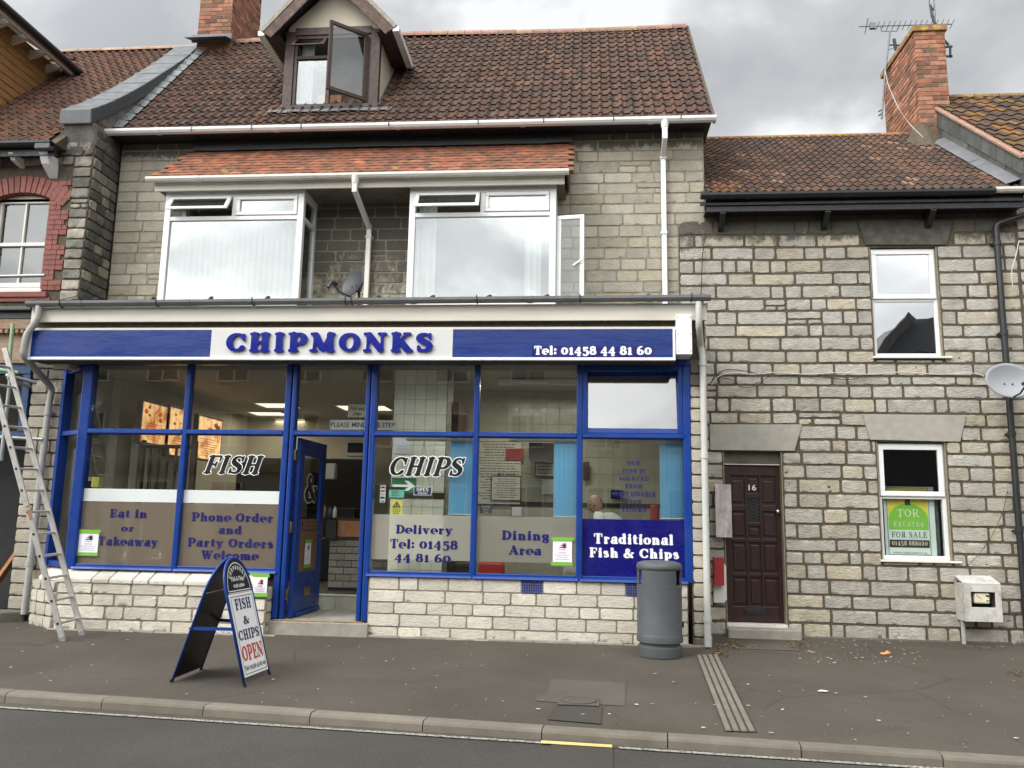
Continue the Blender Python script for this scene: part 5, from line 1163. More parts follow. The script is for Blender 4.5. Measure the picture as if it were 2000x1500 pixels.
mb = MB(); tiled(mb, (x0, -.55, 0), (x1, -.55, 0), FI, CI+.2, (0, -1, 0), .145, .20, (1.85, 1.85, 1.80)); tiled(mb, (x1, -.55, 0), (x1, -.1, 0), FI, CI+.2, (1, 0, 0)); tiled(mb, (x0, -.1, 0), (x0, -.55, 0), FI, CI+.2, (-1, 0, 0))  # front tiles paler than the sides, daylight on the pillar put into the colour
pil = build('tiled_pillar', mb, m_['tile_tone'], shop); mb = MB(); mb.box(x0, x1, -.55, -.1, FI, CI+.2); build('grout', mb, m_['grout'], pil); mb = MB(); mb.box(x0-.01, x1+.01, -.565, -.556, 1.66, 1.74); build('tile_band', mb, m_['wood_dark'], pil)
mb = MB(); mb.box(x1+.02, x1+.10, -.2, .8, FI, 2.95); build('room_divider', mb, m_['wood_dark'], shop)
px0 = PX(200, 800, -6.4); mb = MB(); tiled(mb, (-6.62, .55, 0), (-6.28, .55, 0), FI, 2.72, (0, -1, 0), .17, .25, (1.25, 1.25, 1.2)); tiled(mb, (-6.28, .55, 0), (-6.28, 1.2, 0), FI, 2.72, (1, 0, 0), .2, .25); tpl = build('tiled_pillar', mb, m_['tile_tone'], shop); mb = MB(); mb.box(-6.62, -6.285, .556, 1.2, FI, 2.72); build('grout', mb, m_['grout'], tpl)
# counter, frying range and dark rear doorway
ct = build('counter', MB().box(-3.62, -2.75, .62, .66, 1.36, 1.40), m_['wood_dark'], shop)
mb = MB(); rnd = random.Random(6)
for j in range(9):
    u = -(j % 2)*.11
    while u < .9:
        a, b = max(u, 0)+.004, min(u+.22, .9)-.004; u += .22
        if b-a > .02: k = rnd.uniform(.8, 1.1); mb.box(-3.62+a, -3.62+b, .68+rnd.uniform(-.004, .004), .76, FI+.05+j*.095, FI+.05+j*.095+.083, (k*.42, k*.41, k*.40))
build('brick_front', mb, m_['stone_painted'], ct); mb = MB(); mb.box(-3.62, -2.72, .70, 1.1, FI, 1.36); mb.box(-3.64, -3.50, .55, .72, 1.36-.24, 1.36+.0); build('carcass', mb, m_['black_inside'], ct); mb = MB(); mb.box(-3.63, -2.7, .615, .70, 1.14, 1.36); build('wooden_board', mb, m_['wood_orange'], ct)
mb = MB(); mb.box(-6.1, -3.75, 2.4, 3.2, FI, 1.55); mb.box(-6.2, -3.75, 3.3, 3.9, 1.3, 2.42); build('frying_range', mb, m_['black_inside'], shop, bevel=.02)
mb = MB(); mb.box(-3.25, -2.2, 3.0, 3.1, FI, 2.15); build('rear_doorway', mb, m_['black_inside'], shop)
mb = MB(); mb.quad((-3.8, 3.05, FI), (-2.2, 3.05, FI), (-2.2, 3.05, 2.6), (-3.8, 3.05, 2.6)); build('rear_partition', mb, m_['wall_inside'], shop)
def ithing(name, m, mb, label, cat, group=None, bevel=0, smooth=False):
    o = build(name, mb, m, None, bevel=bevel, smooth=smooth); return tag(o, label, cat, group)
# ceiling light panels
for k, (q, lab) in enumerate(((((495, 787), (562, 787), (588, 796), (522, 796)), 'nearest bright ceiling light panel in the left room of the shop'), (((482, 804), (548, 805), (566, 811), (506, 811)), 'middle ceiling light panel seen above the word FISH'), (((535, 817), (593, 818), (611, 824), (560, 824)), 'farthest ceiling light panel crossed by the left door post'), (((648, 787), (748, 789), (772, 812), (676, 797)), 'ceiling light panel above the doorway behind the step notice'))):
    pts = [PZ(x, y, CI+.18) for x, y in q]; cx = sum(p.x for p in pts)/4; cy = sum(p.y for p in pts)/4
    lx = (abs(pts[1].x-pts[0].x))*.5; ly = (pts[0].y-pts[3].y)*.5; ly = min(max(ly, .25), .65) if False else abs(ly)
    t = thing('ceiling_light', (cx, cy, CI+.2), lab, 'ceiling light', 'ceiling light panels inside the shop')
    al_ = bpy.data.lights.new('panel_lamp', 'AREA'); al_.shape = 'RECTANGLE'; al_.size = 2*lx; al_.size_y = 2*ly; al_.energy = 7; al_.color = (1, .93, .78)
    ao_ = bpy.data.objects.new('panel_lamp', al_); COL.objects.link(ao_); ao_.parent = t; ao_.location = (0, 0, -.06)
    mb = MB(); mb.quad((-lx, -ly, -.02), (-lx, ly, -.02), (lx, ly, -.02), (lx, -ly, -.02)); mb.xf(lambda v: v+Vector((cx, cy, CI+.2))); build('diffuser', mb, m_['light_panel'], t)
    mb = MB(); 
    for a in ((-lx-.02, -lx, -ly, ly), (lx, lx+.02, -ly, ly), (-lx, lx, -ly-.02, -ly), (-lx, lx, ly, ly+.02)): mb.box(a[0], a[1], a[2], a[3], -.03, 0)
    mb.xf(lambda v: v+Vector((cx, cy, CI+.2))); build('frame', mb, m_['upvc_aged'], t)
t = thing('strip_light', (-.6, .1, CI+.17), 'dim fluorescent strip light on the dining room ceiling', 'ceiling light')
mb = MB(); mb.box(-1.2, 0., .05, .16, CI+.12, CI+.19); build('casing', mb, m_['upvc_aged'], t, bevel=.01)
al_ = bpy.data.lights.new('strip_lamp', 'AREA'); al_.shape = 'RECTANGLE'; al_.size = 1.2; al_.size_y = .1; al_.energy = 22; al_.color = (1, .95, .84)
ao_ = bpy.data.objects.new('strip_lamp', al_); COL.objects.link(ao_); ao_.parent = t; ao_.location = (0, 0, -.07)
# lit menu boards on the side wall of the left room
WX = -6.2
for k, (xa, xb, ya, yb, lab) in enumerate(((281, 327, 784, 842, 'lit menu board with food pictures, leftmost behind the left window'), (334, 372, 795, 868, 'lit menu board in the middle, half hidden by the blue mullion'), (390, 434, 812, 876, 'lit menu board with dark fruit shapes, rightmost of the three'))):
    a = PX(xa, ya, WX); b = PX(xb, ya+(xb-xa)*.28, WX); c = PX(xa, yb+4, WX)
    t = thing('menu_board', (WX, a.y, c.z), lab, 'menu board', 'lit menu boards over the counter'); z1 = a.z; z0 = c.z-.12
    mb = MB(); mb.quad((WX, a.y, z0), (WX, b.y, z0), (WX, b.y, z1), (WX, a.y, z1)); build('screen', mb, m_['menu_glow' if k == 0 else 'menu_pale'], t)
    mb = MB(); mb.box(WX-.08, WX-.004, a.y-.03, b.y+.03, z0-.03, z1+.03); build('casing', mb, m_['wood_dark'], t)
    mb = MB(); rnd = random.Random(k); scribble(mb, .08, (b.y-a.y)-.08, z0+.03, z0+(z1-z0)*.5, 8, Vector((0, 1, 0)), ZU, (WX, a.y, 0), .012, rnd, lift=.004)
    for s in range(9 if k != 1 else 4):
        cy = a.y+(b.y-a.y)*rnd.uniform(.12, .88); r_ = (b.y-a.y)*rnd.uniform(.04, .10); cz = z0+(z1-z0)*rnd.uniform(.62, .90); n_ = len(mb.v); mb.v += [(WX+.004+s*.0005, cy+r_*rnd.uniform(.7, 1.2)*math.cos(q*.78), cz+r_*.6*rnd.uniform(.6, 1.2)*math.sin(q*.78)) for q in range(8)]; mb.face(tuple(range(n_, n_+8)))
    build('print', mb, emit('menu_print%d' % k, ((.42, .08, .02), (.30, .14, .04), (.16, .05, .03))[k], .8), t)
# balustrade
bl = thing('balustrade', (-6.0, .1, FI), 'dark wooden balustrade with turned spindles behind the left window', 'balustrade')
BY = .10; bxa, bxb, bz0, bz1 = R(275, 868, 376, 960, BY)
mb = MB(); mb.box(bxa, bxb, BY-.03, BY+.03, bz1-.05, bz1); build('handrail', mb, m_['wood_dark'], bl, bevel=.01)
for x in (bxa, bxb-.05): mb = MB(); mb.box(x-.01, x+.07, BY-.035, BY+.035, FI, bz1+.06); build('newel', mb, m_['wood_dark'], bl, bevel=.008)
for k in range(1, 6):
    x = bxa+.03+(bxb-bxa-.06)*k/6; mb = MB(); h = bz1-.05-1.0; mb.lathe([(.014, 0), (.014, h*.15), (.022, h*.3), (.012, h*.42), (.014, h*.6), (.026, h*.85), (.018, h)], (x, BY, 1.0), 10); build('spindle', mb, m_['wood_dark'], bl, smooth=True)
mb = MB(); mb.box(bxa, bxb, BY-.03, BY+.03, .95, 1.0); mb.box(bxa, bxb, BY-.02, BY+.02, FI, .95); build('lower_panel', mb, m_['wood_dark'], bl)
# small goods on the inner sill
for (px, py, w, h, m, lab) in ((169, 944, .10, .12, 'copper_blue', 'small blue carton behind the leftmost window'), (176, 936, .12, .05, 'wood_orange', 'brown box lying on the blue carton'), (190, 942, .10, .13, 'yellow_card', 'small yellow packet beside the blue carton')):
    p = P(px, py, -.75); mb = MB(); mb.box(p.x-w/2, p.x+w/2, -.8, -.70, p.z-h/2, p.z+h/2); ithing('carton', m_[m], mb, lab, 'carton', bevel=.004)
# dining tables by the left windows: white plate-like napkin holders on shelves
for px, lab in ((242, 'white plate with a dark cruet on it, first along the left window ledge'), (310, 'white plate with a dark cruet on it, second along the left window ledge')):
    p = P(px, 1092, -.88); t = thing('plate', (p.x, -.88, p.z), lab, 'plate', 'plates on the window ledge'); mb = MB(); mb.lathe([(.05, 0), (.11, .012), (.112, .016), (.05, .008), (0, .008)], (p.x, -.88, p.z), 24, caps=False); build('dish', mb, m_['white_bright'], t, smooth=True)
    mb = MB(); mb.lathe([(.025, 0), (.03, .03), (.02, .06), (.012, .075), (0, .08)], (p.x+.02, -.88, p.z+.012), 12, caps=False); build('cruet', mb, m_['chrome'], t, smooth=True)
for px, lab in ((384, 'dark tumbler at the left of the party orders window'), (530, 'dark tumbler at the right of the party orders window')):
    p = P(px, 1098, -.9); mb = MB(); mb.lathe([(.02, 0), (.03, .1), (.027, .1), (.018, .01), (0, .01)], (p.x, -.9, p.z), 14, caps=False); ithing('tumbler', m_['plastic_black'], mb, lab, 'tumbler', 'tumblers on the window ledge', smooth=True)
mb = MB(); mb.box(-6.2, -3.8, YS+.12, -.6, .70, .735); ithing('window_table', m_['mdf_brown'], mb, 'long brown table top behind the frosted left windows', 'table')
# vertical blinds
for (xa, xb, ya, yb, lab) in ((880, 923, 862, 1006, 'pale blue vertical blind gathered beside the word CHIPS'), (1082, 1126, 863, 1010, 'pale blue vertical blind gathered at the right of the dining area window'), (1288, 1337, 867, 1014, 'pale blue vertical blind gathered beside the sustainable fish wording')):
    Yb = YS+.16; a, b, z0, z1 = R(xa, ya, xb, yb, Yb); t = thing('vertical_blind', (a, Yb, z0), lab, 'blind', 'pale blue vertical blinds')
    mb = MB(); n = 15; w = b-a
    for k in range(n):
        x = a+w*k/n; mb.quad((x, Yb-.01, z0), (x+w/n*1.1, Yb+.012+.01*(k % 3 == 0), z0), (x+w/n*1.1, Yb+.012+.01*(k % 3 == 0), z1), (x, Yb-.01, z1))
    build('slats', mb, m_['blind_blue'], t)
    mb = MB(); mb.box(a-.55, b+.0, Yb-.02, Yb+.03, z1, z1+.035); build('headrail', mb, m_['upvc_aged'], t)
    mb = MB(); 
    for k in range(n): x = a+w*k/n; mb.tube([(x, Yb-.02, z0+.01), (x+w/n*.5, Yb-.03, z0+.0), (x+w/n, Yb-.02, z0+.01)], .003, 4)
    build('bead_chain', mb, m_['white_bright'], t)
# wall notices and furniture in the dining room
def card(name, px0, py0, px1, py1, Y, m, label, cat, lines=0, ink='ink', lh=.008, seed=1, frame_m=None, group=None, extra=None):
    x0, x1, z0, z1 = R(px0, py0, px1, py1, Y); t = thing(name, (x0, Y, z0), label, cat, group)
    mb = MB(); mb.box(x0, x1, Y, Y+.004, z0, z1); build('sheet', mb, m_[m], t)
    if frame_m: mb = MB(); frame_mb(mb, x0-.01, x1+.01, z0-.01, z1+.01, Y-.006, .012, .012); build('frame', mb, m_[frame_m], t)
    if lines: mb = MB(); rnd = random.Random(seed); scribble(mb, x0+.03*(x1-x0), x1-.03*(x1-x0), z0+(z1-z0)*.05, z1-(z1-z0)*.08, lines, XU, ZU, (0, Y, 0), lh, rnd); build('print', mb, m_[ink], t)
    return t, x0, x1, z0, z1
card('wall_menu', 932, 850, 1016, 985, 1.24, 'tile_cream', 'large cream wall menu with columns of prices behind the dining window', 'menu', 22, 'ink', .012, 2)
t, x0, x1, z0, z1 = card('menu_notice', 961, 930, 1016, 977, 1.22, 'tile_cream', 'framed MEAL DEALS notice on the dining room wall', 'notice', 9, 'ink', .010, 3, 'ink'); mb = MB(); sans(mb, 'MEAL DEALS', ((x0+x1)/2, 1.218, z1+.02), XU, ZU, .035, .26); build('heading', mb, m_['ink'], t)
card('red_notice', 988, 876, 1023, 899, 1.22, 'red_sign', 'dull red notice above the wall menu in the dining room', 'notice', 3, 'ink', .008, 4)
card('framed_picture', 1046, 906, 1082, 930, 1.23, 'tile_cream', 'small black framed picture on the dining room wall', 'picture', 3, 'ink', .012, 5, 'black_vinyl')
card('paper_notice', 1058, 936, 1082, 965, 1.23, 'tile_cream', 'small pale paper notice under the black framed picture', 'notice', 4, 'ink_soft', .008, 6)
card('dark_picture', 1139, 902, 1151, 938, 1.22, 'wood_dark', 'narrow dark brown picture beside the blue mullion', 'picture')
t, x0, x1, z0, z1 = card('recycling_notice', 938, 985, 960, 1003, YS+.06, 'cloth_dark', 'small navy Recycling Scheme sticker low in the dining window', 'sticker'); mb = MB()
for k, s in enumerate(('Recycling', 'Scheme', 'Waste')): sans(mb, s, ((x0+x1)/2, YS+.058, z1-.035-.032*k), XU, ZU, .018, .10-.02*k)
build('print', mb, m_['ink_soft'], t)
card('food_poster', 1000, 990, 1018, 1008, 1.22, 'paper', 'small white poster with a battered sausage picture', 'poster', 0)
for (x_0, y_0, x_1, y_1, Y, m, nm, lab) in ((934, 1097, 985, 1112, -.4, 'red_plastic', 'bench_seat', 'red padded bench back low behind the dining window'), (886, 1096, 922, 1112, -.35, 'black_inside', 'bench_seat', 'black padded bench back low beside the tiled pillar'), (1270, 985, 1288, 1016, -.2, 'red_plastic', 'chair_back', 'red chair back beside the sustainable fish wording')):
    a, b, z0, z1 = R(x_0, y_0, x_1, y_1, Y); mb = MB(); mb.box(a, b, Y, Y+.08, FI, z1); ithing(nm, m_[m], mb, lab, 'bench' if nm == 'bench_seat' else 'chair', bevel=.03)
a, b, z0, z1 = R(1035, 862, 1080, 900, .9); mb = MB(); mb.prism([(a, .9, z0), (b, .9, z0-.02), (b+.05, 1.2, z1), (a-.03, 1.2, z1)], (0, -.08, 0)); ithing('wall_screen', m_['black_inside'], mb, 'dark television high on the dining room wall', 'television', bevel=.01)
t, x0, x1, z0, z1 = card('blue_notice', 1193, 957, 1217, 975, 1.2, 'blue_film', 'small navy notice on the dining room wall behind the fish wording', 'notice'); mb = MB(); sans(mb, 'NOTICE', ((x0+x1)/2, 1.198, (z0+z1)/2), XU, ZU, .03, .13); build('print', mb, m_['ink_soft'], t)
# hanging sign and stickers in the CHIPS window
Yc = YS+.075
def sticker(name, px0, py0, px1, py1, m, label, cat, Y=Yc): return card(name, px0, py0, px1, py1, Y, m, label, cat)
t, x0, x1, z0, z1 = sticker('arrow_sign', 765, 933, 812, 963, 'green_sign', 'green sign with a white right pointing arrow in the CHIPS window', 'sign', Yc+.03)
cz = (z0+z1)/2-.005; w = x1-x0; mb = MB(); n_ = 0; mb.v += [(x0+w*a, Yc+.028, cz+b*w) for a, b in ((.04, -.045), (.70, -.045), (.52, -.2), (.68, -.2), (.95, 0), (.68, .2), (.52, .2), (.70, .045), (.04, .045))]; mb.face((0, 1, 7, 8)); mb.face((1, 2, 3, 4)); mb.face((1, 4, 7)); mb.face((4, 5, 6, 7)); build('arrow', mb, m_['white_vinyl'], t)
t, x0, x1, z0, z1 = sticker('teal_sticker', 760, 956, 789, 972, 'teal_card', 'teal rating card overlapping the green arrow sign', 'sticker'); mb = MB(); mb.box(x0, x1, Yc-.003, Yc-.001, z1, z1+.03); rnd = random.Random(1); scribble(mb, x0+.01, x1-.04, z0+.01, z1-.01, 4, XU, ZU, (0, Yc, 0), .006, rnd); build('print', mb, m_['black_vinyl'], t)
t, x0, x1, z0, z1 = sticker('card_strip', 743, 948, 752, 982, 'paper', 'white strip of small payment card marks beside the door post', 'sticker'); mb = MB(); cols = ['copper_blue', 'wood_orange', 'ink_soft', 'ink', 'teal_card']
for k in range(5): mb.box(x0+.008, x1-.008, Yc-.003, Yc-.001, z1-.035-.042*k, z1-.012-.042*k); mb.m[-6:] = [k]*6
build('print', mb, [m_[c] for c in cols], t)
t, x0, x1, z0, z1 = sticker('open_sign', 809, 951, 842, 967, 'blue_film', 'small blue OPEN Welcome sign hanging on strings', 'sign', Yc-.01)
mb = MB(); write(mb, 'OPEN', ((x0+x1)/2, Yc-.013, (z0+z1)/2-.005), XU, ZU, .045, 'fat', .15, sp=.08); write(mb, 'Welcome', ((x0+x1)/2, Yc-.013, z0+.012), XU, ZU, .024, 'fat', .12, sp=.08); build('lettering', mb, m_['white_vinyl'], t)
mb = MB(); frame_mb(mb, x0-.004, x1+.004, z0-.004, z1+.004, Yc-.014, .006, .004); build('border', mb, m_['white_vinyl'], t)
pk = P(829, 860, Yc); mb = MB(); mb.tube([(x0+.02, Yc-.01, z1), (pk.x, Yc-.01, pk.z)], .002, 4); mb.tube([(x1-.02, Yc-.01, z1), (pk.x, Yc-.01, pk.z)], .002, 4); build('string', mb, m_['cable_dark'], t)
t, x0, x1, z0, z1 = sticker('caution_sticker', 764, 977, 785, 1005, 'yellow_card', 'yellow caution sticker with a black triangle', 'sticker'); cx = (x0+x1)/2; mb = MB(); mb.v += [(cx-.055, Yc-.002, z1-.085), (cx+.055, Yc-.002, z1-.085), (cx, Yc-.002, z1-.01), (cx-.032, Yc-.002, z1-.073), (cx+.032, Yc-.002, z1-.073), (cx, Yc-.002, z1-.03)]
mb.face((0, 1, 4, 3)); mb.face((1, 2, 5, 4)); mb.face((2, 0, 3, 5)); mb.box(cx-.008, cx+.008, Yc-.004, Yc-.001, z1-.07, z1-.045)
for k, s in enumerate(('Caution', 'mind the', 'step')): sans(mb, s, (cx, Yc-.002, z1-.11-.025*k), XU, ZU, .017, .10-.02*(k == 2)*1.5)
build('print', mb, m_['black_vinyl'], t)
t, x0, x1, z0, z1 = sticker('paper_certificate', 771, 857, 800, 886, 'paper', 'white certificate with a green corner on the tiled pillar', 'notice', -.57); mb = MB(); rnd = random.Random(2); scribble(mb, x0+.01, x1-.01, z0+.02, z1-.08, 5, XU, ZU, (0, -.57, 0), .006, rnd); build('print', mb, m_['ink_soft'], t)
t, x0, x1, z0, z1 = sticker('step_notice', 645, 820, 773, 840, 'white_board', 'white notice reading PLEASE MIND THE STEP behind the door post', 'notice', -.60); mb = MB(); sans(mb, 'PLEASE MIND THE STEP', ((x0+x1)/2, -.603, (z0+z1)/2-.028), XU, ZU, .060, (x1-x0)*.97); build('lettering', mb, m_['ink'], t)
t, x0, x1, z0, z1 = sticker('hanging_menu', 680, 790, 716, 815, 'tile_cream', 'cream hanging sign with script words above the step notice', 'sign', -.3); mb = MB(); sans(mb, 'Fish and', ((x0+x1)/2, -.303, (z0+z1)/2+.01), XU, ZU, .05, .19); sans(mb, 'chips', ((x0+x1)/2, -.303, (z0+z1)/2-.06), XU, ZU, .045, .12); build('lettering', mb, m_['ink'], t)
# things by the counter seen through the open door
x0, x1, z0, z1 = R(680, 862, 716, 892, 1.0); mb = MB(); mb.box(x0, x1, .9, 1.1, z0, z1); h = tag(build('air_heater', mb, m_['upvc_aged'], None, bevel=.01), 'cream wall heater with dark grille above the rear doorway', 'heater'); mb = MB()
mb.box(x0+.03, x1-.03, .893, .899, z0+.05, z1-.03); build('grille', mb, m_['black_inside'], h, tuple(-Vector(h.location)+Vector((x0, .893, z0))))
x0, x1, z0, z1 = R(634, 905, 655, 936, 1.0); mb = MB(); mb.box(x0, x1, .95, 1.08, z0, z1); ithing('towel_dispenser', m_['upvc_aged'], mb, 'cream towel dispenser on the wall past the open door', 'dispenser', bevel=.02)
for px, hgt, r, m, lab in ((635, .19, .028, 'wood_orange', 'brown sauce bottle on the end of the counter'), (646, .16, .036, 'copper_blue', 'blue capped tub on the counter'), (655, .18, .030, 'tile_cream', 'cream bottle beside the blue capped tub'), (632, .10, .035, 'teal_card', 'short teal pot in front of the brown bottle')):
    p = P(px, 987, .6); t = thing('bottle', (p.x, .6, 1.40), lab, 'bottle'); mb = MB(); mb.lathe([(r, 0), (r, hgt*.6), (r*.4, hgt*.8), (r*.4, hgt*.85)], (p.x, .6, 1.40), 14); build('body', mb, m_[m], t, smooth=True); mb = MB(); mb.lathe([(r*.45, 0), (r*.45, hgt*.15)], (p.x, .6, 1.40+hgt*.86), 12); build('cap', mb, m_['ink'], t)
# ---- A4 notices held by green tape
def notice(O, U, w, h, label, curl=0., ink='ink_red', V=ZU):
    O = Vector(O); U = Vector(U).normalized(); V = Vector(V).normalized(); Nn = U.cross(V); t = thing('paper_notice', O, label, 'notice', None)
    def sheet(x0, x1, z0, z1, lift, m, nm, curl_=0):
        mb = MB(); n = 6; prev = None
        for k in range(n+1):
            z = z0+(z1-z0)*k/n; c = curl_*math.sin(k/n*3.1)*.02; cur = (mb.vert(O+U*x0+V*z+Nn*(lift+c)), mb.vert(O+U*x1+V*z+Nn*(lift+c*1.5)))
            if prev: mb.face((prev[0], prev[1], cur[1], cur[0]))
            prev = cur
        build(nm, mb, m_[m], t, solid=.0008)
    sheet(-w/2, w/2, 0, h, .004, 'paper', 'sheet', curl)
    sheet(-w/2-.015, w/2+.02, h-.02, h+.025, .009, 'tape_green', 'tape'); sheet(-w/2-.02, w/2+.01, -.025, .018, .009, 'tape_green', 'tape')
    mb = MB(); l = .0068+abs(curl)*.03; k = w/.21
    for a, b, c in ((-.04, .0, .010), (-.025, .018, .010), (-.01, .034, .010)):
        mb.quad(*[O+U*(x*k)+V*(h-.10+z*1.2)+Nn*l for x, z in ((a, b), (.045, b), (.045+.0, b+c), (a+.012, b+c))])
    mb.quad(*[O+U*(x*k)+V*(h-.10+z)+Nn*l for x, z in ((.0, .0), (.045, .0), (.022, .055), (.018, .055))])
    sans(mb, 'St. Bride', O+U*0+V*(h-.125)+Nn*l, U, V, .011*k, .07*k); sans(mb, 'NOTICE', O+V*(h*.42)+Nn*l, U, V, .012, .08*k); rnd = random.Random(2); scribble(mb, -w*.4, w*.4, h*.12, h*.38, 3, U, V, O, .004, rnd, lift=l); build('print', mb, m_[ink], t); return t
def nq(px0, py0, px1, py1, Y): x0, x1, z0, z1 = R(px0, py0, px1, py1, Y); return ((x0+x1)/2, Y, z0), x1-x0, z1-z0
O_, w, h = nq(156, 1038, 190, 1082, YS+.035); notice(O_, XU, w, h, 'white paper notice taped in green over the first letter of Takeaway', 0, 'ink')
O_, w, h = nq(1080, 1053, 1117, 1101, YS+.035); notice(O_, XU, w, h, 'white paper notice taped in green beside the words Dining Area')
p = dpt(.47, .80, .04); notice(p, DU, .22, .30, 'white paper notice taped in green on the open blue door', 0, 'ink')
p = P(508, 1161, YL-.03); notice((p.x, YL-.035, p.z), XU, .17, .22, 'white paper notice taped with curling green tape to the stone riser by the door', .35)
mb = MB(); q = [P(x, y, YL-.032) for x, y in ((488, 1118), (525, 1120), (520, 1145), (512, 1146), (514, 1126), (488, 1124))]; mb.v = [tuple(v) for v in q]; mb.face((0, 1, 4, 5)); mb.face((1, 2, 3, 4)); o = build('tape_strip', mb, m_['tape_green'], None, solid=.001); tag(o, 'loose strip of green tape over the notice on the stone riser', 'tape')
# floodlight under the sign at the left
p = P(128, 714, -.95); fl_ = thing('floodlight', p, 'weathered cream security light under the left end of the sign', 'floodlight'); mb = MB(); mb.box(-.11, .11, -.1, .08, -.06, .03); mb.xf(lambda v: v+p); build('housing', mb, m_['upvc_aged'], fl_, bevel=.015); mb = MB(); mb.box(-.10, .10, -.105, -.0, -.085, -.062); mb.xf(lambda v: v+p); build('lens', mb, m_['glass_dark'], fl_, bevel=.006)
# ---- downpipes of the flat roof
def pipe(name, pts, r, m, label, group=None, collars=()):
    t = thing(name, pts[-1], label, 'pipe', group); mb = MB(); P_ = [Vector(p) for p in pts]; s = []
    for i, p in enumerate(P_):
        if 0 < i < len(P_)-1:
            a = (P_[i-1]-p).normalized(); b = (P_[i+1]-p).normalized(); k = min(.05, (P_[i-1]-p).length*.3, (P_[i+1]-p).length*.3); s += [p+a*k, p+a*k*.3+b*k*.3, p+b*k]
        else: s.append(p)
    mb.tube(s, r, 14); build('pipe', mb, m_[m], t, smooth=False); smooth_sharp(t.children[0], 40)
    for c in collars:
        c = Vector(c[:3]); mb = MB(); mb.tube([c-Vector((0, 0, .03)), c+Vector((0, 0, .03))], r*1.22, 14); mb.box(c.x-r*1.2, c.x+r*1.2, c.y, c.y+.09, c.z-.012, c.z+.012); build('collar', mb, m_[m], t)
    return t
xa = P(1362, 640, YF-.09).x
xr = 1.335
pipe('downpipe', [(xr-.035, YF-.09, 3.98), (xr-.035, YF-.09, 3.70), (xr+.02, YS-.07, 3.52), (xr+.04, YS-.07, 3.40), (xr+.04, YS-.07, .05)], .038, 'pipe_cream', 'pale grey round downpipe at the right corner of the shop, ending over the ridged channel', None, ((xr+.04, YS-.07, 3.3), (xr+.04, YS-.07, 2.2), (xr+.04, YS-.07, .35)))
q = [P(75, 605, YF-.1), P(70, 640, YF-.1), P(50, 668, YF-.02), P(45, 702, YF+.0), P(105, 752, -.72), P(98, 800, -.70), P(76, 1000, -.70), P(67, 1180, -.70)]
pipe('downpipe', [(q[0].x, YF-.09, 4.0), (q[0].x, YF-.09, 3.80), (P(50, 668, YF-.09).x, YF-.09, 3.60), (P(44, 700, YF-.09).x, YF-.09, 3.34), (-7.07, -.71, 3.03), (-7.09, -.71, 2.8), (-7.12, -.71, .12)], .042, 'pipe_grey', 'grey round downpipe with bends at the left end of the shop sign', None, ((-7.09, -.71, 2.7), (-7.12, -.71, .75)))
p = P(72, 1100, -.75); pipe('waste_pipe', [(-6.92, -.66, .62), (-6.94, -.74, .50), (-6.95, -.76, .40), (-6.95, -.76, .04)], .030, 'galvanised', 'short waste pipe beside the grey downpipe at the foot of the left pier')
# ---- dark satellite dish on the flat roof
def dish(name, c, rx, rz, yaw, tilt, m, label, arm_l, lnb, depth=.07, post_=None):
    t = thing(name, c, label, 'satellite dish'); c = Vector(c); mt = Matrix.Rotation(yaw, 4, 'Z') @ Matrix.Rotation(tilt, 4, 'X')
    mb = MB(); n = 36; rings = []
    for side in (0, 1):
        for k in range(8):
            f = k/7 if side == 0 else 1-k/7; r = [(rx*f*math.cos(2*math.pi*i/n), -depth*f*f-(.0 if side == 0 else -.012), rz*f*math.sin(2*math.pi*i/n)) for i in range(n)]
            rings.append([mb.vert(c+mt @ Vector(v)) for v in r])
    for A, B in zip(rings, rings[1:]):
        for i in range(n): mb.face((A[i], A[(i+1) % n], B[(i+1) % n], B[i]))
    o = build('reflector', mb, m_[m], t, smooth=True)
    mb = MB(); e = Vector(lnb); s_ = Vector((0, -.02, -rz*.95)); mb.tube([c+mt @ s_, c+mt @ ((s_+e)/2+Vector((0, 0, -.04))), c+mt @ e], .011, 8); build('arm', mb, m_['plastic_black'], t)
    mb = MB(); d_ = Vector((0, 1, .15)).normalized(); mb.tube([c+mt @ e, c+mt @ (e+d_*.03), c+mt @ (e+d_*.09)], [.030, .030, .022], 14); mb.tube([c+mt @ (e-Vector((0, 0, .0))), c+mt @ (e+Vector((0, -.02, -.09)))], .024, 10); build('receiver', mb, m_['plastic_black'], t)
    mb = MB(); mb.box(-.04, .04, .01, .09, -.07, .07); mb.xf(lambda v: c+mt @ v)
    for a, b in post_ or (): mb.tube([a, b], .018, 10)
    build('bracket', mb, m_['plastic_black'], t, bevel=.004)
    for bx_ in (-.05, .05): mb = MB(); mb.tube([c+mt @ Vector((bx_, -.004, -.03)), c+mt @ Vector((bx_, -.014, -.03))], .010, 8); build('bolt', mb, m_['iron_black'], t)
    return t
c = P(694, 556, -.75); dish('satellite_dish', c, .235, .20, rad(-38), rad(-14), 'dish_dark', 'dark grey satellite dish on the flat roof between the two white bays', .3, (-.03, -.33, -.12), .06, [((c.x+.03, -.68, c.z-.02), (c.x+.05, -.66, 4.0))])
c = P(1968, 746, -.42); dish('satellite_dish', c, .305, .225, rad(6), rad(-10), 'dish_grey', 'pale grey satellite dish on the house wall beside the black downpipe', .3, (.03, -.32, -.12), .06, [((c.x+.1, -.36, c.z-.02), (c.x+.14, 0, c.z-.1))])
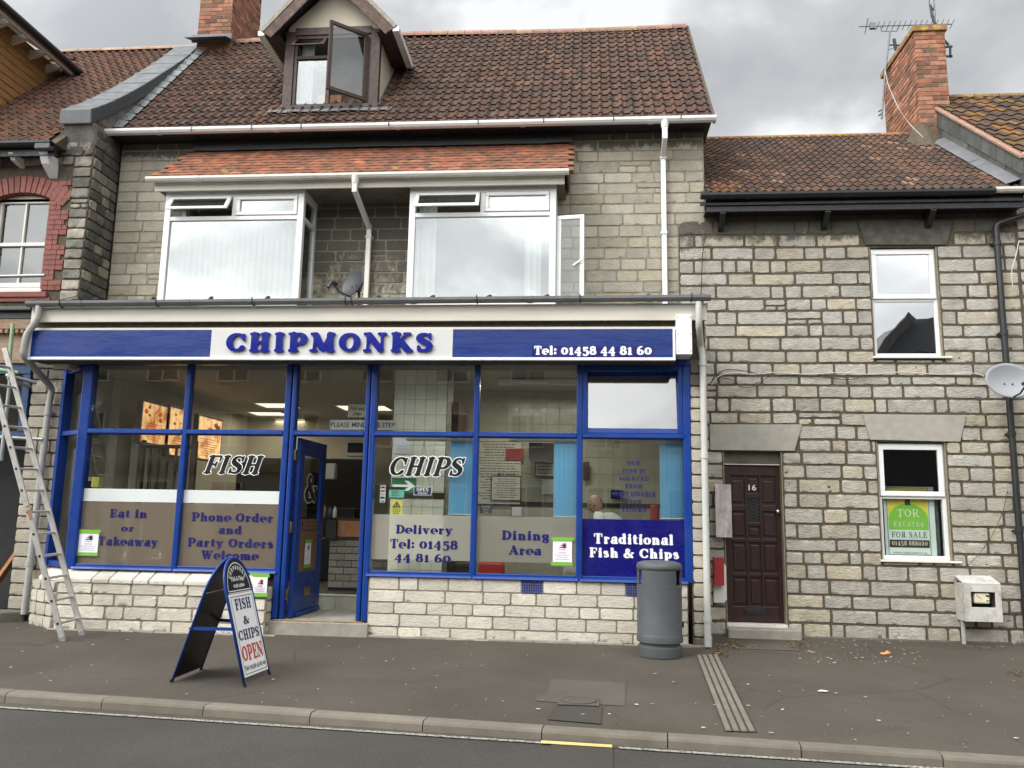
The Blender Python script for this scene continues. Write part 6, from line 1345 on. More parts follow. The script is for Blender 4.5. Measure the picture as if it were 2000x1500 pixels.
# ---- grey litter bin
p = PG(1290, 1272); p.y = -1.62; p.z = gz(p.x, p.y); p.x = P(1288, 1200, p.y).x
bn = thing('litter_bin', p, 'tall grey cylindrical litter bin with a rounded lid, standing by the shop pier', 'litter bin')
H = 1.0; r = .248; mb = MB(); mb.lathe([(r*.95, 0), (r*.96, .03), (r*.96, .10), (r*.88, .115), (r*.88, .14), (r, .15), (r*1.0, .21), (r*.985, .225), (r*.97, .235), (r*.975, .735), (r*.93, .745)], p, 48); build('body', mb, m_['bin_grey'], bn); smooth_sharp(bn.children[0], 30)
for a0, a1 in ((-146, -46), (-20, 26), (62, 118), (154, 200)):
    mb = MB(); n = 12; A = [(a0+(a1-a0)*i/n) for i in range(n+1)]
    for q, w in zip(A, A[1:]):
        for rr_ in (r*.965,):
            c0, s0_, c1, s1_ = math.cos(rad(q)), math.sin(rad(q)), math.cos(rad(w)), math.sin(rad(w))
            mb.hexa([p+Vector((c0*rr_*.92, s0_*rr_*.92, .74)), p+Vector((c0*rr_, s0_*rr_, .74)), p+Vector((c1*rr_, s1_*rr_, .74)), p+Vector((c1*rr_*.92, s1_*rr_*.92, .74)), p+Vector((c0*rr_*.92, s0_*rr_*.92, .91)), p+Vector((c0*rr_, s0_*rr_, .91)), p+Vector((c1*rr_, s1_*rr_, .91)), p+Vector((c1*rr_*.92, s1_*rr_*.92, .91))])
    build('shroud', mb, m_['bin_grey'], bn)
mb = MB(); mb.lathe([(r*.90, 0), (r*.98, .006), (r*1.0, .025), (r*.99, .05), (r*.92, .078), (r*.7, .095), (r*.3, .102), (0, .104)], p+Vector((0, 0, .90)), 48, caps=False); build('lid', mb, m_['bin_grey'], bn, smooth=True)
mb = MB(); mb.lathe([(r*.75, 0), (r*.75, .18)], p+Vector((0, 0, .735)), 32); build('liner', mb, m_['black_inside'], bn)
mb = MB(); mb.box(r-.012, r+.010, -.02, .02, .30, .36); mb.xf(lambda v: p+v); build('lock', mb, m_['plastic_black'], bn)
# ---- A-board
A = PG(478, 1342); B = PG(526, 1318); C_2 = PG(334, 1333); D = PG(393, 1308)
ab = thing('pavement_sign', (A+B+C_2+D)/4, 'blue framed A-board pavement sign with white FISH & CHIPS OPEN poster', 'A-board')
w1_ = (B-A); Wb = w1_.length; u1 = w1_.normalized(); top = (A+B)/2; tgt = ray(454, 1090)
mid1 = (A+B)/2; mid2 = (C_2+D)/2
# the apex: on the ray through the top of the front board, over the line between the feet
d0 = Vector(tgt); nrm_ = Vector((u1.x, u1.y, 0)); tt = (mid1-Vector(CAM)).dot(nrm_)/d0.dot(nrm_); AP1 = Vector(CAM)+d0*tt
def board(M1, u, apx, width, name, front_=True):
    V = (apx-M1); Hh_ = V.length; V.normalize(); u = (u-V*u.dot(V)).normalized(); Nn = u.cross(V)
    def q(x, z, l=0.): return M1+u*x+V*z+Nn*l
    ah = .30; hw = width/2; arc = [(hw*math.cos(rad(t)), Hh_-ah+ah*math.sin(rad(t))) for t in range(0, 181, 10)]
    outline = [(-hw, .0)]+[(x, z) for x, z in arc[::-1]]+[(hw, .0)]
    mb = MB(); mb.tube([q(x, z) for x, z in outline], .0125, 8); return q, Hh_, ah, hw, arc, mb, u, V, Nn
q1, H1, ah, hw, arc, mbf, u_, V_, N_ = board(mid1, u1, AP1, Wb, 'f')
build('frame', mbf, m_['blue_paint'], ab, smooth=True)
mb = MB(); z0 = .055; pts = [(-hw+.012, z0), (hw-.012, z0)]+[(x*.95, z-.01) for x, z in arc]; mb.prism([q1(x, z, -.006) for x, z in pts], N_*.012); build('backing', mb, m_['black_vinyl'], ab)
zs = H1-ah-.03
mb = MB(); mb.prism([q1(-hw+.018, z0+.01, .007), q1(hw-.018, z0+.01, .007), q1(hw-.018, zs, .007), q1(-hw+.018, zs, .007)], N_*.003); po = build('poster', mb, m_['white_bright'], ab)
mb = MB()
for a, b, c, d in ((-hw+.04, hw-.04, z0+.03, z0+.036), (-hw+.04, hw-.04, zs-.03, zs-.024), (-hw+.04, -hw+.045, z0+.03, zs-.024), (hw-.045, hw-.04, z0+.03, zs-.024)): mb.quad(q1(a, c, .0115), q1(b, c, .0115), q1(b, d, .0115), q1(a, d, .0115))
build('border', mb, m_['ink'], po, tuple(-Vector(po.location)))
K = zs-z0; mb = MB()
write(mb, 'FISH', q1(0, z0+K*.80, .012), u_, V_, K*.135, 'slab', Wb*.62, sp=.02); write(mb, '&', q1(0, z0+K*.615, .012), u_, V_, K*.105, 'slab', Wb*.24); write(mb, 'CHIPS', q1(0, z0+K*.435, .012), u_, V_, K*.125, 'slab', Wb*.80, sp=.02); write(mb, 'Tel: 01458 44 81 60', q1(0, z0+K*.085, .012), u_, V_, K*.055, 'slab', Wb*.80, sp=.05)
build('lettering', mb, mat('navy_ink', (.018, .016, .075), .4), po, tuple(-Vector(po.location)))
mb = MB(); write(mb, 'OPEN', q1(0, z0+K*.19, .012), u_, V_, K*.185, 'slab', Wb*.80, sp=.02); build('lettering', mb, mat('red_ink', (.50, .025, .02), .4), po, tuple(-Vector(po.location)))
mb = MB()
for k in range(len(arc)-1):
    (xa_, za_), (xb_, zb_) = arc[k], arc[k+1]
    f = lambda x, z, s: (x*s, (H1-ah)+(z-(H1-ah))*s)
    a1, a2 = f(xa_, za_, .86), f(xb_, zb_, .86); b1_, b2_ = f(xa_, za_, .83), f(xb_, zb_, .83); mb.quad(q1(*a1, .009), q1(*a2, .009), q1(*b2_, .009), q1(*b1_, .009))
mb.quad(q1(-hw*.86, H1-ah-.008, .009), q1(hw*.86, H1-ah-.008, .009), q1(hw*.86, H1-ah, .009), q1(-hw*.86, H1-ah, .009)); mb.quad(q1(-hw+.03, H1-ah-.026, .009), q1(hw-.02, H1-ah-.026, .009), q1(hw-.02, H1-ah-.020, .009), q1(-hw+.03, H1-ah-.020, .009))
s = 'CHIPMONKS'
for k, c in enumerate(s):
    t = rad(150-120*k/(len(s)-1)); ctr = q1(hw*.60*math.cos(t), H1-ah+.04+.15*math.sin(t), .010); tu = (u_*math.sin(t)*1.0+V_*-math.cos(t)*.8).normalized(); tv = N_.cross(tu); write(mb, c, ctr, tu, tv, .038, 'slab', .029)
write(mb, 'Fish & Chips', q1(0, H1-ah+.085, .010), u_, V_, .042, 'slab', Wb*.50, sp=.04); write(mb, '01458 448160', q1(0, H1-ah+.025, .010), u_, V_, .034, 'slab', Wb*.42, sp=.04); build('header_lettering', mb, m_['white_bright'], ab)
# rear board
AP2 = AP1+(mid2-mid1).normalized()*.03
q2, H2, ah2, hw2, arc2, mbf, u2_, V2_, N2_ = board(mid2, u1, AP2, Wb, 'r'); build('frame', mbf, m_['blue_paint'], ab, smooth=True)
mb = MB(); z0 = .035; pts = [(-hw2+.012, z0), (hw2-.012, z0)]+[(x*.95, z-.01) for x, z in arc2]; mb.prism([q2(x, z, -.006) for x, z in pts], N2_*.012); build('rear_panel', mb, m_['black_vinyl'], ab)
mb = MB(); mb.quad(q2(-hw2+.02, H2-ah2-.02, .0065), q2(hw2, H2-ah2-.02, .0065), q2(hw2, H2-ah2-.01, .0065), q2(-hw2+.02, H2-ah2-.01, .0065)); mb.quad(q2(-hw2+.02, H2-ah2-.02, -.0075), q2(hw2, H2-ah2-.02, -.0075), q2(hw2, H2-ah2-.01, -.0075), q2(-hw2+.02, H2-ah2-.01, -.0075)); build('seam', mb, m_['white_bright'], ab)
for sx in (-1, 1):
    mb = MB(); a = q1(sx*hw, .50); b = q2(sx*hw2, .50); mb.bar(a, b, .012, .028); mb.tube([a-u_*.02*sx*-1, a+u_*.02*sx], .014, 8); mb.tube([b-u_*.0, b+u_*.02*sx], .014, 8); build('stay', mb, m_['blue_paint'], ab)
for (M_, sgn) in ((A, 0), (B, 0), (C_2, 0), (D, 0)): mb = MB(); mb.tube([M_+Vector((0, 0, .0)), M_+Vector((0, 0, .03))], .014, 8); build('foot', mb, m_['plastic_black'], ab)
# ---- ladder
A = PG(123, 1252); B = PG(156, 1242); d = (B-A); 
if d.length < .36: d = d.normalized()*.36
r_ = Vector(ray(2, 800)); tt = (A-Vector(CAM)).dot(d)/r_.dot(d); T = Vector(CAM)+r_*tt; V = (T-A).normalized(); LL = 3.6; u = d.normalized(); Nn = u.cross(V)
ld = thing('ladder', A, 'aluminium ladder leaning left against the scaffold of the red brick shop', 'ladder'); Wl = .36
for x in (0, Wl): mb = MB(); mb.bar(A+u*x, A+u*x+V*LL, .026, .066, Nn); build('stile', mb, m_['aluminium'], ld, bevel=.006)
for k in range(13):
    z = .20+k*.262
    mb = MB(); mb.tube([A+u*.0+V*z, A+u*Wl+V*z], .0155, 10, a0=.4); build('rung', mb, m_['aluminium'], ld)
    mb = MB(); mb.tube([A-u*.0155+V*z, A-u*.0135+V*z], .016, 12); build('rung_end', mb, m_['plastic_black'], ld)
for x in (0, Wl): mb = MB(); mb.bar(A+u*x-V*.01, A+u*x+V*.05, .030, .072, Nn); build('foot', mb, m_['galvanised'], ld, bevel=.004)
mb = MB(); rnd = random.Random(3); scribble(mb, -.13, .13, -.018, .018, 1, V, Nn, A-u*.0155+V*1.50, .035, rnd, lift=-.002)
build('sticker', mb, m_['wood_orange'], ld)
# ================================================================ NUMBER 16
house = thing('terraced_house', (3.4, 0, 0), 'pale rubble stone terraced house with brown front door and two white sash style windows', 'building')
HX0, HX1 = 1.24, 5.62
du = R(1412, 880, 1538, 1218, 0); U1 = R(1697, 482, 1843, 697, 0); U2 = R(1711, 862, 1861, 1096, 0)
dh = (du[0], du[1], -.1, du[3]); l1 = R(1678, 428, 1862, 478, 0); l2 = R(1698, 808, 1876, 862, 0); l3 = R(1387, 828, 1560, 880, 0)
HT = [(1, 1, 1), (1, 1, 1), (.97, .97, .97), (1, 1, 1), (1.06, 1.0, .86), (1.04, 1.03, 1.0), (.93, .92, .90), (1.02, .98, .90), (.98, .97, .95), (1.06, 1.04, 1.0), (1.05, 1.0, .88), (.9, .88, .86), (1, .99, .96)]
def alg_h(u, z): return min(.85, max(0, (z-4.95)*1.3, (.22-z)*1.6 if z < .22 else 0, (z-4.5)*.5 if u < 1.6 else 0))
hs = [dh, (U1[0], U1[1], U1[2]-.03, U1[3]), (U2[0], U2[1], U2[2]-.02, U2[3]), l1, l2, l3]
mb = MB(); stones(mb, front(0, .014), HX0, HX1, 3.35, 5.50, hs, .172, [.20, .28, .36, .44, .50, .62], .021, .006, .0068, 61, HT, alg_h, jag=.010)
stones(mb, front(0, .014), HX0, HX1, .02, 3.35, hs, .175, [.17, .26, .34, .42, .48, .56], .021, .006, .0068, 62, HT, alg_h, jag=.010)
# reveals
for (a, b, c, d) in hs[:3]:
    pass
o = recalc(smooth_sharp(build('wall', mb, m_['stone_house'], house), 70))
mb = MB(); zs_ = sorted({-.2, 5.6, *[h[2] for h in hs[:3]], *[h[3] for h in hs[:3]]})
for z0, z1 in zip(zs_, zs_[1:]):
    for a, b, lo, hi in cut(z0, z1, HX0-.0, HX1, hs[:3]): mb.box(a, b, -.003, .30, lo, hi)
build('mortar', mb, m_['mortar_dark'], house)
for (a, b, c, d) in ((du[0], du[1], 0, du[3]), U1, U2): mb = MB(); mb.box(a-.002, a+.012, .0, .14, c, d); mb.box(b-.012, b+.002, .0, .14, c, d); mb.box(a+.012, b-.012, .0, .14, d-.003, d+.01); build('reveal', mb, m_['mortar_buff'], house)
def lintel(q, m, nm='lintel'):
    P_ = [P(x, y, -.03) for x, y in q]; mb = MB(); mb.prism(P_, (0, .06, 0)); o = build(nm, mb, m_[m], house, bevel=.006); recalc(o); return o
lintel(((1674, 428), (1862, 428), (1850, 478), (1690, 478)), 'lintel_dark'); lintel(((1684, 809), (1888, 811), (1876, 863), (1700, 859)), 'lintel_stone'); lintel(((1386, 829), (1567, 829), (1552, 881), (1387, 879)), 'lintel_stone')
mb = MB(); mb.box(HX0, HX1, .3, 5.2, .02, 5.6); 
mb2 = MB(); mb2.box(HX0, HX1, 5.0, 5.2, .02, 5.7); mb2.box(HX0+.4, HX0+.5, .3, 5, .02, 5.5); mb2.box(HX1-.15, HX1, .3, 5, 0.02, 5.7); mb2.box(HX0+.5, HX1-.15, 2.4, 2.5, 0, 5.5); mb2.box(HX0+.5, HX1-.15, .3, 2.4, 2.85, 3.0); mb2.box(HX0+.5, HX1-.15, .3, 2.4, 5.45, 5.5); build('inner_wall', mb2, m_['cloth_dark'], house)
# windows: fixed light below, opening light above
def sash_window(q, split, label, par, lower, upper):
    x0, x1, z0, z1 = q; y = .05
    t = build('window', MB().box(x0-.03, x1+.09, -.05, .10, z0-.025, z0+.0), m_['upvc_aged'], par, bevel=.004); t['label'] = label
    mb = MB(); frame_mb(mb, x0+.004, x1-.004, z0+.002, z1-.02, y, .052, .07); zs = z0+(z1-z0)*split; mb.box(x0+.05, x1-.05, y+.001, y+.07, zs-.02, zs+.02); build('frame', mb, m_['upvc'], t, bevel=.005)
    s = frame('opening_sash', x0+.03, x1-.03, zs+.015, z1-.04, y-.025, m_['upvc'], t, .062, .05); pane(x0+.08, x1-.08, zs+.06, z1-.09, y+.0, upper, s); pane(x0+.05, x1-.05, z0+.05, zs-.02, y+.02, lower, t); return t
w_up = sash_window(U1, .515, 'upstairs window reflecting the pale sky and a gable opposite', house, m_['glass_house'], m_['glass_house'])
w_lo = sash_window(U2, .525, 'downstairs window with dark upper pane', house, m_['glass_shop'], m_['glass_dark'])
mb = MB(); mb.quad((U1[0], .22, U1[2]+(U1[3]-U1[2])*.5), (U1[1], .22, U1[2]+(U1[3]-U1[2])*.5), (U1[1], .22, U1[3]), (U1[0], .22, U1[3])); build('blind', mb, m_['curtain_white'], w_up)
# net curtains in the lower window
mb = MB()
for a, b in ((U2[0]+.05, U2[0]+.14), (U2[1]-.16, U2[1]-.05)):
    prev = None
    for i in range(12): x = a+(b-a)*i/11; cur = (mb.vert((x, .20+.01*math.sin(i*1.3), U2[2]+.04)), mb.vert((x, .20+.01*math.sin(i*1.3), U2[2]+(U2[3]-U2[2])*.51))); (mb.face((prev[0], cur[0], cur[1], prev[1])) if prev else None); prev = cur
build('net_curtain', mb, mat('net_grey', (.20, .22, .24), .9, var=.2, vs=12), w_lo, smooth=True)
# door
dx0, dx1, dz0, dz1 = R(1414, 908, 1532, 1216, .13); 
mb = MB(); mb.box(du[0]+.003, du[1]-.003, .08, .14, dz1+.012, du[3]-.004); build('fanlight_board', mb, m_['concrete_mossy'], house, bevel=.004)
mb = MB(); mb.box(dx1, dx1+.045, .07, .2, .2, dz1+.01); mb.box(dx0, dx1, .075, .12, dz1+.0, dz1+.012); build('door_frame', mb, m_['upvc_aged'], house, bevel=.004)
DW, DH = dx1-dx0, dz1-dz0; fu = lambda u: dx0+u*DW; fv = lambda v: dz1-v*DH
dr = build('front_door', MB().box(dx0, dx1, .14, .18, dz0, dz1), m_['door_brown'], house)
panels = [(.10, .36, .085, .26), (.40, .62, .07, .185), (.66, .92, .085, .26), (.10, .36, .30, .475), (.40, .62, .395, .475), (.66, .92, .30, .475), (.10, .36, .50, .695), (.40, .62, .50, .695), (.66, .92, .50, .695), (.10, .36, .72, .905), (.40, .62, .72, .905), (.66, .92, .72, .905)]
mb = MB()
us = [0, .10, .36, .40, .62, .66, .92, 1.0]; glz = (.40, .62, .215, .37)
mb.box(fu(0), fu(.10), .115, .14, dz0, dz1); mb.box(fu(.92), fu(1), .115, .14, dz0, dz1); mb.box(fu(.10), fu(.92), .116, .14, fv(.07), dz1); mb.box(fu(.10), fu(.92), .116, .14, dz0, fv(.905)); mb.box(fu(.36), fu(.40), .117, .14, fv(.905), fv(.07)); mb.box(fu(.62), fu(.66), .117, .14, fv(.905), fv(.07))
for (a, b) in ((.26, .30), (.475, .50), (.695, .72)):
    mb.box(fu(.10), fu(.36), .118, .14, fv(b), fv(a)); mb.box(fu(.66), fu(.92), .118, .14, fv(b), fv(a))
for (a, b) in ((.185, .215), (.37, .395), (.475, .50), (.695, .72)): mb.box(fu(.40), fu(.62), .118, .14, fv(b), fv(a))
build('stiles', mb, m_['door_brown'], dr, tuple(-Vector(dr.location)), bevel=.006)
for (a, b, c, d) in panels: mb = MB(); mb.box(fu(a+.035), fu(b-.035), .124, .14, fv(d-.018), fv(c+.018)); build('raised_panel', mb, m_['door_brown'], dr, tuple(-Vector(dr.location)), bevel=.008)
mb = MB(); mb.box(fu(.40), fu(.62), .132, .138, fv(.37), fv(.215)); build('door_glass', mb, mat('door_glass_m', (.018, .02, .022), .25, var=.3, vs=60, bump=.002, bs=120), dr, tuple(-Vector(dr.location)))
mb = MB()
for k in range(7):
    mb.bar((fu(.40), .130, fv(.215+.155*k/7)), (fu(.62), .130, fv(.215+.155*(k+1)/7)), .0025, .0025); mb.bar((fu(.62), .129, fv(.215+.155*k/7)), (fu(.40), .129, fv(.215+.155*(k+1)/7)), .0025, .0025)
build('glass_lattice', mb, m_['slate'], dr)
mb = MB(); sans(mb, '16', (fu(.5), .118, fv(.165)), XU, ZU, .075, .10, True); build('house_number', mb, m_['upvc'], dr, tuple(-Vector(dr.location)), solid=.004)
mb = MB(); mb.lathe([(.012, 0), (.012, .03), (.024, .035), (.028, .05), (.02, .065), (0, .068)], (0, 0, 0), 16, caps=False); mb.xf(lambda v: Vector((fu(.93)+v.x, .115-v.z, fv(.30)+v.y))); build('knob', mb, m_['chrome'], dr, smooth=True)
mb = MB(); mb.lathe([(.018, 0), (.018, .01), (0, .012)], (0, 0, 0), 14, caps=False); mb.xf(lambda v: Vector((fu(.95)+v.x, .115-v.z, fv(.515)+v.y))); build('lock', mb, m_['plastic_black'], dr)
mb = MB(); mb.box(fu(.30), fu(.66), .108, .116, fv(.955), fv(.918)); mb.box(fu(.32), fu(.64), .104, .108, fv(.948), fv(.925)); build('letter_plate', mb, m_['plastic_black'], dr, tuple(-Vector(dr.location)), bevel=.002)
mb = MB(); mb.box(du[0], du[1], -.02, .30, .10, dz0-.012); build('threshold', mb, m_['upvc_aged'], house, bevel=.006)
mb = MB(); mb.box(du[0]-.02, du[1]+.12, -.22, .02, .0, .145); build('doorstep', mb, m_['concrete'], house, bevel=.018)
mb = MB(); mb.box(HX0+.1, HX1, -.015, .0, -.02, .055); build('plinth', mb, m_['concrete_mossy'], house, bevel=.01)
# roof
ha = math.atan2(7.86-5.75, 2.8); HV = Vector((0, math.cos(ha), math.sin(ha))); HO = Vector((1.60, -.30, 5.755)); hsl = 2.82/math.cos(ha)
def pan(x): return .015*math.sin(2*math.pi*x)+.02
HTT = [(1, 1.0, 1.0), (.82, .85, .9), (1.2, 1.1, 1.05), (.9, .95, .9), (.75, .8, .8), (1.05, 1.05, 1.0)]
def lich3(c, r):
    n = mnoise.noise(Vector((c.x*1.4, c.y*1.4, 7)))
    if c.x < 2.6 and n > .15 and r.random() < .5: return (r.uniform(1.4, 2.3), r.uniform(1.1, 1.8), r.uniform(.7, 1.1), 0)
    if n < -.2 and r.random() < .5: return (1.5, 1.3, 1.15, 0)
    if r.random() < .03: return (2.6, 2.6, 2.4, 0)
mb = MB(); tile_slope(mb, HO, XU, HV, 17, hsl/17, 34, .1185, pan, HTT, 71, step=.018, stag=0., nsub=8, lichen=lich3)
hr = smooth_sharp(build('roof', mb, m_['roof_tile'], house), 50)
mb = MB(); mb.prism([HO+Vector((0, 0, -.02)), HO+HV*hsl+Vector((0, 0, -.02)), HO+HV*hsl+Vector((0, 2.6, -2.0)), HO+Vector((0, 5.3, -.1))], (4.02, 0, 0)); build('roof_underlay', mb, m_['mortar_dark'], house)
rl2 = HO+HV*hsl; mb = MB(); x = 1.62; rnd = random.Random(18)
while x < 5.45:
    w = .30; c = rnd.choice([(1, 1, 1), (1.3, 1.2, .7), (.8, .8, .8), (1.1, .9, .8)]); ring = [[mb.vert((xx, rl2.y+.11*math.cos(q), rl2.z-.05+.08*math.sin(q))) for q in [rad(18*k) for k in range(11)]] for xx in (x, x+w-.008)]
    for k in range(10): mb.face((ring[0][k], ring[0][k+1], ring[1][k+1], ring[1][k]), c)
    mb.face(ring[0], c); mb.face(ring[1][::-1], c); x += w
build('ridge', mb, m_['ridge_lichen'], hr)
gh = gutter('gutter', 1.50, 5.22, -.36, 5.735, m_['iron_black'], house, .062, 0, 3); 
gutter('gutter', 5.22, 9.5, -.36, 5.75, m_['upvc_aged'], house, .055, 0, 2)
mb = MB(); mb.box(1.58, 5.62, -.27, -.245, 5.52, 5.70); mb.box(1.58, 5.62, -.25, -.0, 5.55, 5.57); mb.box(1.5, 5.62, -.30, -.272, 5.60, 5.64); build('eaves_board', mb, m_['iron_black'], house, bevel=.003)
for px in (1409, 1612, 1816): p = P(px, 428, -.12); mb = MB(); mb.prism([(p.x-.035, -.0, 5.55), (p.x-.035, -.26, 5.55), (p.x-.035, -.26, 5.50), (p.x-.035, -.10, 5.36), (p.x-.035, -.0, 5.33)], (.07, 0, 0)); build('eaves_bracket', mb, m_['iron_black'], house)
# chimney between this house and the next
ck = thing('chimney_stack', (5.5, 2.0, 7.7), 'tall red brick chimney stack carrying two television aerials on the house ridge', 'chimney')
c1 = chimney(5.32, 5.80, 2.0, 3.45, 7.3, 9.42, 'stack', ck, loc=(0, 0, 0)); 
mb = MB(); mb.prism([(5.0, 1.85, 7.32), (5.36, 1.6, 7.2), (5.6, 1.9, 7.55), (5.36, 2.05, 7.9)], (0, .12, .05)); build('mortar_haunch', mb, m_['mortar_dark'], ck)
# next house to the right: roof, slate-hung party wall, stone front
nb = thing('end_house', (7.5, 0, 0), 'taller stone house at the right edge with orange lichened roof and slate hung side wall', 'building')
mb = MB(); stones(mb, front(0), HX1+.01, 8.6, .02, 6.1, [(6.4, 7.4, 1.0, 2.5), (6.4, 7.4, 3.6, 4.9)], .175, [.30, .42, .5], .024, .012, .006, 63, HT, None, fine=.05)
o = recalc(smooth_sharp(build('wall', mb, m_['stone_house'], nb), 70)); mb = MB(); mb.box(HX1, 8.6, -.003, .3, -.1, 6.15); mb.box(HX1+.01, 8.6, .3, 5.2, .1, 6.0); build('mortar', mb, m_['mortar_dark'], nb)
for z0, z1 in ((1.0, 2.5), (3.6, 4.9)): f_ = frame('window', 6.4, 7.4, z0, z1, -.01, m_['upvc'], nb); pane(6.45, 7.35, z0+.05, z1-.05, -.006, m_['glass_house'], f_)
sa = math.atan2(8.36-6.12, 2.8); SV = Vector((0, math.cos(sa), math.sin(sa)))
NO = Vector((5.62, -.34, 6.22)); nsl = 2.9/math.cos(sa)
def lich4(c, r):
    n = mnoise.noise(Vector((c.x*.9, c.y*1.2, 3))); 
    if n > .0 and r.random() < .5: return (r.uniform(1.5, 2.5), r.uniform(1.5, 2.2), r.uniform(.6, 1.), 0)
mb = MB(); tile_slope(mb, NO, XU, SV, 12, nsl/12, 20, .20, pan, HTT, 72, step=.024, stag=0., nsub=8, lichen=lich4); nr = smooth_sharp(build('roof', mb, m_['roof_tile'], nb), 50)
mb = MB(); mb.prism([NO+Vector((.02, 0, -.03)), NO+SV*nsl+Vector((.02, 0, -.03)), NO+SV*nsl+Vector((.02, 2.6, -2.0)), NO+Vector((.02, 5.3, -.1))], (3.8, 0, 0)); build('roof_underlay', mb, m_['mortar_dark'], nb)
r3 = NO+SV*nsl; mb = MB(); x = 5.60; rnd = random.Random(28)
while x < 9.5:
    ring = [[mb.vert((xx, r3.y+.12*math.cos(q), r3.z-.05+.09*math.sin(q))) for q in [rad(18*k) for k in range(11)]] for xx in (x, x+.392)]; c = rnd.choice([(1, 1, 1), (1.3, 1.2, .8), (.9, .9, .9)])
    for k in range(10): mb.face((ring[0][k], ring[0][k+1], ring[1][k+1], ring[1][k]), c)
    x += .4
build('ridge', mb, m_['ridge_lichen'], nr)
# slates hung on the party wall
mb = MB(); rnd = random.Random(31); 
def zt_(y): return 6.20+(y+.34)*math.tan(sa)-.02
def zb_(y): return 5.755+(y+.30)*math.tan(ha)+.02
n = 15
for k in range(n):
    for j in range(2):
        y0 = -.34+k*.2; y1 = y0+.20; a0 = zb_(y0); a1 = zt_(y0); m0 = a0+(a1-a0)*j/2; m1 = a0+(a1-a0)*(j+1)/2; s = .22; t = rnd.uniform(.75, 1.3); o_ = rnd.uniform(0, .008)
        mb.hexa([(5.585-o_, y0+.004, m0-.02), (5.585-o_, y1-.004, m0-.02+.2*math.tan(ha)), (5.61, y1-.004, m0+.2*math.tan(ha)), (5.61, y0+.004, m0), (5.60-o_, y0+.004, m1), (5.60-o_, y1-.004, m1+.2*math.tan(sa)), (5.62, y1-.004, m1+.2*math.tan(sa)), (5.62, y0+.004, m1)], (t, t, t))
build('hung_slates', mb, m_['slate'], nb, bevel=.003)
mb = MB(); mb.prism([(5.61, -.34, zb_(-.34)-.1), (5.61, 2.55, zb_(2.55)-.2), (5.61, 2.55, zt_(2.55)), (5.61, -.34, zt_(-.34))], (.05, 0, 0)); build('party_wall', mb, m_['mortar_dark'], nb)
mb = MB()
for k in range(10):
    y0 = -.36+k*.29; m = (k < 6); mb.hexa([(5.56, y0, zt_(y0)-.01), (5.70, y0, zt_(y0)-.0), (5.70, y0+.285, zt_(y0+.285)-.0), (5.56, y0+.285, zt_(y0+.285)-.01), (5.56, y0, zt_(y0)+.035), (5.70, y0, zt_(y0)+.05), (5.70, y0+.285, zt_(y0+.285)+.05), (5.56, y0+.285, zt_(y0+.285)+.035)], (1, 1, 1))
build('verge', mb, m_['ridge_tile'], nb, bevel=.006)
mb = MB(); rnd = random.Random(6)
for k in range(11): y0 = -.30+k*.19; mb.quad((5.59, y0, zb_(y0)+.12), (5.40, y0-.0, zb_(y0)+.055), (5.40, y0+.2, zb_(y0+.2)+.055+rnd.uniform(-.01, .01)), (5.59, y0+.2, zb_(y0+.2)+.12))
build('flashing', mb, m_['lead'], nb, solid=.006)
mb = MB(); mb.box(5.63, 5.66, -.42, .0, 5.7, 6.25); build('barge_end', mb, m_['upvc'], nb, bevel=.004)
pq = [P(x, y, Y) for x, y, Y in ((2010, 420, -.28), (1968, 434, -.09), (1970, 470, -.09), (1990, 720, -.09))]
xb = P(1975, 600, -.09).x
pipe('downpipe', [(5.80, -.33, 5.66), (5.72, -.12, 5.48), (5.335, -.10, 5.36), (5.33, -.10, 5.20), (5.33, -.10, .08)], .040, 'iron_black', 'black cast iron downpipe between number 16 and the end house', None, ((5.33, -.10, 5.1), (5.33, -.10, 3.9), (5.33, -.10, 2.6), (5.33, -.10, 1.4)))
# ---- aerials
an_ = thing('television_aerial', (5.22, 2.2, 7.6), 'long many-toothed television aerial on a pole at the left of the tall chimney', 'aerial')
YA = 3.1; a = P(1722, 232, YA); b = P(1738, 62, YA); mb = MB(); mb.tube([a, P(1728, 150, YA), b], .018, 8); build('pole', mb, m_['aerial_metal'], an_)
l, r_ = P(1678, 52, YA), P(1860, 47, YA); mb = MB(); mb.tube([l, r_], .010, 6); mb.tube([P(1720, 52, YA), P(1722, 61, YA), P(1752, 61, YA), P(1757, 51, YA)], .009, 6); build('boom', mb, m_['aerial_metal'], an_)
mb = MB()
for k in range(15):
    t = .20+k*.057; c = l.lerp(r_, t); mb.bar(c+Vector((.015, -.07, .05)), c+Vector((-.015, .07, -.05)), .009, .009)
c = l.lerp(r_, .08); mb.bar(c+Vector((.015, -.05, .13)), c+Vector((-.02, .05, -.12)), .014, .014); c = l.lerp(r_, .145); mb.box(c.x-.05, c.x+.05, c.y-.03, c.y+.03, c.z-.05, c.z+.06); build('elements', mb, m_['aerial_metal'], an_)
mb = MB(); c = P(1735, 88, YA); e_ = P(1758, 88, YA); mb.tube([c, e_], .012, 6); mb.tube([P(1735, 98, YA), e_], .006, 5); mb.bar(P(1746, 76, YA), P(1750, 98, YA), .03, .05); e2 = P(1764, 84, YA); mb.tube([e_, e2], .02, 6)
mb.tube([P(1716, 218, YA), P(1722, 214, YA)], .012, 6); mb.tube([P(1716, 226, YA), P(1722, 222, YA)], .012, 6); build('bracket', mb, m_['iron_black'], an_)
an2 = thing('television_aerial', (5.6, 2.6, 9.52), 'short upright aerial mast rising from the top of the tall chimney', 'aerial')
YA2 = 2.6; mb = MB(); mb.tube([P(1827, 55, YA2), P(1824, 0, YA2), P(1822, -60, YA2)], .016, 8); build('pole', mb, m_['aerial_metal'], an2)
